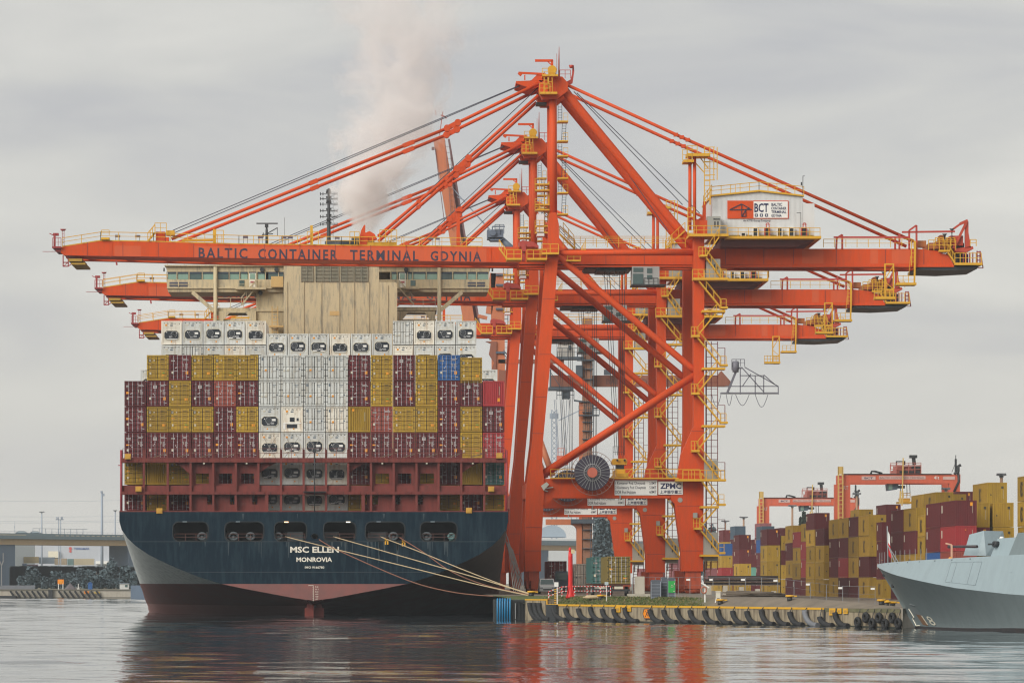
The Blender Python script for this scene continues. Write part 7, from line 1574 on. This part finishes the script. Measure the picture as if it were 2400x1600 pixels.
for k in range(3): m.box(PX(-40, 862), PX(82, 862), 861+k*.6, 861.5+k*.6, 1.9+.3*k, 2.2+.3*k)
tag(m.build('rail_bundle', M('rail_steel', (.16, .17, .19), .5, .3, vary=0)), 'low dark steel rails stacked on the far quay', 'steel rails')
m = MB(); m.box(PX(304, 850), PX(346, 850), 853, 860, -1, PZ(1371, 857)); tag(m.build('mooring_dolphin', PIER), 'dark block dolphin at the foot of the viaduct pier by the hull', 'dolphin')
# overhead wires on the far side
for k, (y0, y1) in enumerate(((1174, 1171), (1210, 1209), (1221, 1218), (1224.5, 1222))):
    m = MB(); m.tube([P(-20, y0, 1500), P(140, y0+.6, 1500), P(330, y1, 1500)], .04, 4, False); tag(m.build('overhead_wire', BG), ['highest', 'second highest', 'third highest', 'lowest'][k]+' overhead wire strung above the viaduct', 'wire', 'overhead wires above the viaduct')
m = MB(); p = P(34.5, 1246, 1450); m.tube([p, p+Vector((0, 0, (1246-1220)*1450/F))], .05, 5); m.bar(p+Vector((0, 0, 1.4)), p+Vector((0, 0, 2.2)), .25); m.bar(p+Vector((-.2, 0, -.3)), p+Vector((0, 0, .9)), .08); m.bar(p+Vector((.6, 0, -.3)), p+Vector((0, 0, 1)), .08); tag(m.build('lattice_mast', BG), 'small dark tripod mast over the viaduct by the frame edge', 'mast')
# ------------------------------------------------------------ older brown crane with raised boom, beyond the three orange ones
YD = 690.0
def d(px, py, dy=0.): return P(px, py, YD)+Vector((0, dy, 0))
def db(mb, a, b, y0, y1, d0, d1): mb.box(PX(a, YD), PX(b, YD), YD+d0, YD+d1, PZ(y1, YD), PZ(y0, YD))
oc_ = thing('old_crane', 'faded brown-orange older crane with raised boom behind the orange cranes', 'crane', (PX(1270, YD), YD, 2.4))
FO = ORANGEF; FB = M('faded_brown', (.27, .10, .06), .6, .4, gcol=(.15, .07, .05), vary=0)
def slab(mb, p, q, w, dpt):
    p, q = Vector(p), Vector(q); a = (q-p).normalized(); n_ = Vector((a.z, 0, -a.x))*w/2; y = Vector((0, dpt, 0)); mb.hexa([p-n_, p+n_, p+n_+y, p-n_+y, q-n_, q+n_, q+n_+y, q-n_+y])
m = MB(); slab(m, d(1104, 780), d(1029, 325), 1.95, 2.5); m.build('raised_boom', FO, oc_)
m = MB(); slab(m, d(1127, 780, .5), d(1052, 325, .5), .35, .4); slab(m, d(1121, 780, 3), d(1058, 400, 3), .9, .4); m.ladder(d(1060, 540, -.3), d(1043, 330, -.3), (.75, 0, 0), 1.0, .09); m.bar(d(1020, 350, -.1), d(1044, 540, -.1), .12); m.bar(d(1015, 345, -.1), d(1015, 352, -.1), .5); m.build('boom_rail', M('rail_violet_brown', (.18, .10, .10), .6, .2, vary=0), oc_)
m = MB(); m.bar(d(1033, 270), d(1044, 274), .2); m.bar(d(1044, 274), d(1046, 278), .2); m.bar(d(1020, 258), d(1022, 270), .12); m.bar(d(1030, 318), d(1038, 262), .15); m.build('boom_head', M('head_red', (.4, .12, .09), .6, .2, vary=0), oc_)
m = MB(); slab(m, d(1173, 1340), d(1166, 640), 2.3, 2.5); slab(m, d(1120, 740), d(1142, 745), .6, 1); slab(m, d(1146, 735), d(1156, 640), 1.1, 1); m.build('pylon', FO, oc_)
m = MB(); m.prism([(PX(a, YD), PZ(b, YD)) for a, b in ((1138, 800), (1150, 805), (1146, 830), (1158, 850), (1150, 870), (1140, 888), (1150, 905), (1162, 905), (1164, 800))], YD-.3, YD+1); m.prism([(PX(a, YD), PZ(b, YD)) for a, b in ((1170, 866), (1196, 870), (1196, 885), (1182, 898), (1168, 890))], YD-.2, YD+1); m.build('bracket', FB, oc_)
m = MB(); m.ladder(d(1180, 1000, 1), d(1180, 600, 1), (.8, 0, 0), 1.0, .12)
for y in (644, 668, 724, 760, 826): m.bar(d(1162, y, -.2), d(1184, y, -.2), .35)
m.bar(d(1176, 824, 0), d(1194, 846, 0), .15); m.bar(d(1180, 820, 0), d(1197, 842, 0), .15); m.build('ladder', M('ladder_slate', (.09, .12, .16), .6, .2, vary=0), oc_)
m = MB(); db(m, 1168, 1322, 842, 851, 0, 2); db(m, 1290, 1700, 878, 904, 2, 4); m.prism([(PX(a, YD), PZ(b, YD)) for a, b in ((1684, 878), (1692, 868), (1714, 893), (1714, 904), (1684, 904))], YD+1, YD+4); m.build('main_girder', FB, oc_)
m = MB(); m.text('BALTIC CONTAINER', PX(1422, YD), PX(1600, YD), PZ(899, YD), PZ(886, YD), YD+1.95, .02); m.build('lettering', M('letter_brown', (.16, .07, .06), .6, .1, vary=0), oc_)
m = MB(); db(m, 1366, 1388, 745, 1385, 0, 2.4); m.build('tower_column', M('tower_brown', (.30, .15, .09), .6, .4, vary=0), oc_)
m = MB(); db(m, 1358, 1366, 940, 1340, .4, 2); m.build('tower_flank', FO, oc_)
m = MB()
for y in (764, 842, 864, 888, 940, 965, 988, 1009, 1028, 1046, 1070, 1240, 1262, 1284, 1320): db(m, 1364, 1390, y, y+1.6, -.5, 0)
m.ladder(d(1384, 1380, -.4), d(1384, 770, -.4), (.5, 0, 0), .8, .1)
for a, b, y in ((1352, 1392, 843), (1388, 1402, 955), (1356, 1404, 972), (1350, 1400, 727)): db(m, a, b, y, y+3, -1.2, 0); m.rail(d(a, y, -1.2), d(b, y, -1.2), 1.6, 1.2, .1)
db(m, 1350, 1366, 856, 884, -.6, 1); db(m, 1416, 1432, 866, 878, 0, 1); m.build('tower_platform', M('platform_slate', (.07, .09, .11), .6, .2, vary=0), oc_)
m = MB(); db(m, 1309, 1347, 797, 836, 0, 3); m.build('winch_house', M('house_cream', (.52, .50, .46), .6, .3, vary=0), oc_)
m = MB(); db(m, 1310, 1344, 797, 806, -.2, 0); db(m, 1332, 1338, 809, 820, -.2, 0); db(m, 1303, 1368, 836, 842, -.6, 3); m.rail(d(1305, 836, -.6), d(1366, 836, -.6), 1.5, 1, .1); db(m, 1318, 1336, 911, 934, 0, 2); m.rail(d(1305, 936, -.3), d(1345, 936, -.3), 1.5, 1, .13); db(m, 1286, 1344, 907, 914, -.6, 3); m.bar(d(1290, 912, -.4), d(1290, 865, -.4), .25); m.bar(d(1290, 872, -.4), d(1314, 908, -.4), .12); m.bar(d(1345, 938), d(1372, 942), .3); m.build('cab_frame', M('platform_slate', None), oc_)
m = MB(); db(m, 1280, 1342, 1216, 1229, 0, 2.5)
n = 7
arc = [(1342+22*math.sin(a*math.pi/2/n), 1238-22*math.cos(a*math.pi/2/n)) for a in range(n+1)]; inn = [(1338+14*math.sin(a*math.pi/2/n), 1243-14*math.cos(a*math.pi/2/n)) for a in range(n+1)]
m.prism([(PX(a, YD), PZ(b, YD)) for a, b in arc+[(1364, 1385), (1352, 1385)]+inn[::-1]], YD, YD+2.5); m.tube([d(1262, 1020, 1), d(1296, 1115, 1)], .55, 8); m.tube([d(1255, 1060, 1), d(1280, 1120, 1)], .5, 8); m.build('portal_leg', FO, oc_)
m = MB(); db(m, 1338, 1392, 1216, 1226, -1, 0); m.rail(d(1338, 1216, -1), d(1392, 1216, -1), 1, 1, .1); m.build('portal_platform', M('platform_slate', None), oc_)
m = MB()
for px, qx in ((1300, 1309), (1304, 1311), (1318, 1316), (1330, 1322), (1337, 1326)): m.tube([d(px, 935, 2), d(qx, 1066, 2)], .05, 4, False)
m.build('hoist_rope', BG, oc_)
m = MB(); db(m, 1306, 1325, 1067, 1082, 1, 3); db(m, 1300, 1332, 1082, 1088, 0, 5); m.rail(d(1308, 1067, .9), d(1323, 1067, .9), 1.3, .6, .08); m.build('headblock', M('hub_salmon', None), oc_)
m = MB(); db(m, 1690, 1824, 919, 922, 0, 2); m.bar(d(1704, 922, 0), d(1729, 860, 0), .4); db(m, 1716, 1732, 850, 866, 0, 1.6); m.tube([d(1724, 846, 0), d(1724, 872, 0)], .55, 8); m.bar(d(1732, 862, 0), d(1740, 862, 0), .3); m.rail(d(1715, 858, -.2), d(1745, 858, -.2), 1.2, .8, .12)
for a, b in (((1738, 860), (1790, 918)), ((1745, 860), (1824, 905)), ((1735, 880), (1790, 880)), ((1700, 905), (1824, 905)), ((1735, 862), (1735, 924)), ((1770, 880), (1770, 924)), ((1790, 880), (1790, 924)), ((1824, 905), (1824, 924)), ((1760, 876), (1740, 905)), ((1790, 878), (1815, 900))): m.bar(d(*a), d(*b), .17)
for x0, x1, dp in ((1702, 1716, 26), (1724, 1756, 26), (1770, 1800, 30), (1668, 1690, 28)): m.tube([d(x0+(x1-x0)*t/8, 924+dp*math.sin(math.pi*t/8), 0) for t in range(9)], .06, 5, False)
m.build('tail_boom', M('tail_slate', (.15, .15, .18), .6, .3, vary=0), oc_)
m = MB(); db(m, 1142, 1180, 538, 560, 0, 3); m.prism([(PX(a, YD), PZ(b, YD)) for a, b in ((1142, 556), (1180, 556), (1174, 564), (1150, 564))], YD, YD+3); m.tube([d(1155, 546, -.5), d(1155, 546, 3)], .55, 10); m.rail(d(1160, 548, -.2), d(1181, 548, -.2), 1.6, .8, .12); m.bar(d(1154, 543), d(1154, 531), .2); m.bar(d(1154, 531), d(1183, 531), .22); m.tube([d(1176, 560, 1), d(1210, 590, 1)], .6, 6); m.build('boom_winch', M('winch_slate', (.12, .15, .20), .6, .3, vary=0), oc_)
m = MB()
for p, q in (((1060, 440), (1152, 545)), ((1068, 450), (1158, 548)), ((1072, 462), (1090, 470))): m.tube([d(*p), d(*q)], .07, 4, False)
m.build('stay_rope', BG, oc_)
# ------------------------------------------------------------ far hall and lattice behind the portal
Yf = 1800.0; ha = thing('far_hall', 'pale hazy hall with an arched roof seen under the crane portals', 'hall', (PX(1290, Yf), Yf, 1.9))
m = MB(); m.box(PX(1225, Yf), PX(1470, Yf), Yf, Yf+40, 1.9, PZ(1262, Yf)); m.build('wall', M('hall_pale', (.48, .51, .52), .6, .1, vary=0), ha)
m = MB(); m.prism([(PX(1294+34*math.cos(a*math.pi/10), Yf), PZ(1258-28*math.sin(a*math.pi/10), Yf)) for a in range(11)], Yf+2, Yf+30); m.build('roof', M('roof_blue', (.30, .38, .46), .6, .1, vary=0), ha)
for i, (a, b, y0, y1, lab) in enumerate(((1293, 1305, 960, 1110, 'ghostly far lattice tower between the crane legs'),)):
    Yg = 1900.0; t = thing('lattice_tower', lab, 'tower', (PX(1299, Yg), Yg, 1.9)); m = MB()
    for px in (a, b): m.bar(P(px, 1340, Yg), P(px, y0, Yg), .5)
    y = y0
    while y < 1330: m.bar(P(a, y, Yg), P(b, y+12, Yg), .35); m.bar(P(b, y, Yg), P(a, y+12, Yg), .35); y += 12
    m.build('frame', BG, t)
    m = MB(); m.box(PX(1289, Yg), PX(1309, Yg), Yg, Yg+4, PZ(980, Yg), PZ(968, Yg)); m.bar(P(1309, 985, Yg), P(1362, 960, Yg), .5); m.build('jib', BG, t)
# ------------------------------------------------------------ turf
rnd = random.Random(9); m = MB()
for i in range(4200):
    s = rnd.uniform(s1+.3, 38); dd = rnd.uniform(.4, 6); p = fp(s, 0)
    x = p.x+rnd.uniform(-.3, .3); y = edge_y(x)+dd+rnd.uniform(0, 1)
    if rnd.random() > turf(x, y)+.15: continue
    z = gz(x, y); h = rnd.uniform(.05, .17); a = rnd.uniform(0, 3.14); w = rnd.uniform(.05, .12); lx_ = rnd.uniform(-.12, .12)
    m.i = 0 if rnd.random() < .6 else 1
    m.poly([(x-w*math.cos(a), y-w*math.sin(a), z-.02), (x+w*math.cos(a), y+w*math.sin(a), z-.02), (x+lx_, y, z+h)])
tag(m.build('grass', [M('turf_green', (.085, .115, .028), .9, .4, vary=0, streak=False, scale=2), M('turf_straw', (.20, .16, .07), .9, .4, vary=0, streak=False)]), kind='stuff')
# ------------------------------------------------------------ smoke from the funnel
def smoke():
    Ys = 511.0; path = [(848, 596, 26), (853, 560, 38), (857, 520, 62), (862, 470, 88), (872, 410, 104), (893, 350, 112), (925, 290, 126), (945, 220, 134), (950, 150, 145), (942, 80, 156), (930, 0, 165), (925, -60, 170)]
    z0, z1 = PZ(600, Ys), PZ(-60, Ys)
    m = MB(); m.tube([P(a, b, Ys) for a, b, _ in path], [r_*1.25*Ys/F for *_, r_ in path], 14); o = m.build('smoke', []); off = OFF[o.name]
    mt = bpy.data.materials.new('funnel_smoke'); mt.use_nodes = True; t = mt.node_tree; L = t.links.new; t.nodes.clear()
    out = t.nodes.new('ShaderNodeOutputMaterial'); pv = t.nodes.new('ShaderNodeVolumePrincipled'); L(pv.outputs[0], out.inputs['Volume'])
    pv.inputs['Color'].default_value = (.97, .95, .943, 1); pv.inputs['Anisotropy'].default_value = 0
    tc_ = t.nodes.new('ShaderNodeTexCoord'); sx = t.nodes.new('ShaderNodeSeparateXYZ'); L(tc_.outputs['Object'], sx.inputs[0])
    def mth(op, a, b=None, c=None):
        n_ = t.nodes.new('ShaderNodeMath'); n_.operation = op
        for i, q in enumerate((a, b, c)):
            if q is None: continue
            if isinstance(q, (int, float)): n_.inputs[i].default_value = q
            else: L(q, n_.inputs[i])
        return n_.outputs[0]
    tz = mth('DIVIDE', mth('ADD', sx.outputs[2], off.z-z0), z1-z0)
    def curve(vals):
        fc = t.nodes.new('ShaderNodeFloatCurve'); cv = fc.mapping.curves[0]
        pts = [((PZ(b, Ys)-z0)/(z1-z0), v) for (_, b, _2), v in zip(path, vals)]
        cv.points[0].location = (max(0, pts[0][0]), pts[0][1]); cv.points[1].location = (1, pts[-1][1])
        for p_ in pts[1:-1]: cv.points.new(*p_)
        fc.mapping.update(); L(tz, fc.inputs['Value']); return fc.outputs[0]
    xc = mth('ADD', mth('MULTIPLY', curve([(PX(a, Ys)+10)/20 for a, _, _2 in path]), 20), -10-off.x)
    rr = mth('MULTIPLY', curve([r_*Ys/F/10 for *_, r_ in path]), 10)
    ex = mth('DIVIDE', mth('SUBTRACT', sx.outputs[0], xc), rr); ey = mth('DIVIDE', mth('SUBTRACT', sx.outputs[1], Ys-off.y), rr)
    dd = mth('SQRT', mth('ADD', mth('POWER', mth('ABSOLUTE', ex), 2), mth('POWER', mth('ABSOLUTE', ey), 2)))
    nz = t.nodes.new('ShaderNodeTexNoise'); nz.inputs['Scale'].default_value = .19; nz.inputs['Detail'].default_value = 6; nz.inputs['Roughness'].default_value = .62; nz.inputs['Distortion'].default_value = .8; L(tc_.outputs['Object'], nz.inputs['Vector'])
    v = mth('ADD', mth('SUBTRACT', .86, dd), mth('MULTIPLY', mth('SUBTRACT', nz.outputs[0], .5), 3.4))
    mr = t.nodes.new('ShaderNodeMapRange'); mr.interpolation_type = 'SMOOTHSTEP'; mr.inputs[1].default_value = 0; mr.inputs[2].default_value = .45; L(v, mr.inputs[0])
    fade = curve([1, 1, 1, 1, .85, .55, .4, .33, .28, .22, .18, .14])
    L(mth('MULTIPLY', mth('MULTIPLY', mr.outputs[0], fade), SMOKE_D), pv.inputs['Density'])
    mt.cycles.volume_step_rate = .12; o.data.materials.append(mt); tag(o, kind='stuff')
SMOKE_D = .62
smoke()
# ------------------------------------------------------------ haze
hz = MB(); hz.box(-1520, 1520, -80, 3020, -3.2, 76)
hm_ = bpy.data.materials.new('haze_air'); hm_.use_nodes = True; t = hm_.node_tree; t.nodes.clear()
out = t.nodes.new('ShaderNodeOutputMaterial'); pv = t.nodes.new('ShaderNodeVolumePrincipled'); t.links.new(pv.outputs[0], out.inputs['Volume'])
pv.inputs['Color'].default_value = (.86, .92, .98, 1); pv.inputs['Density'].default_value = .00009
tag(hz.build('haze', hm_), kind='stuff')
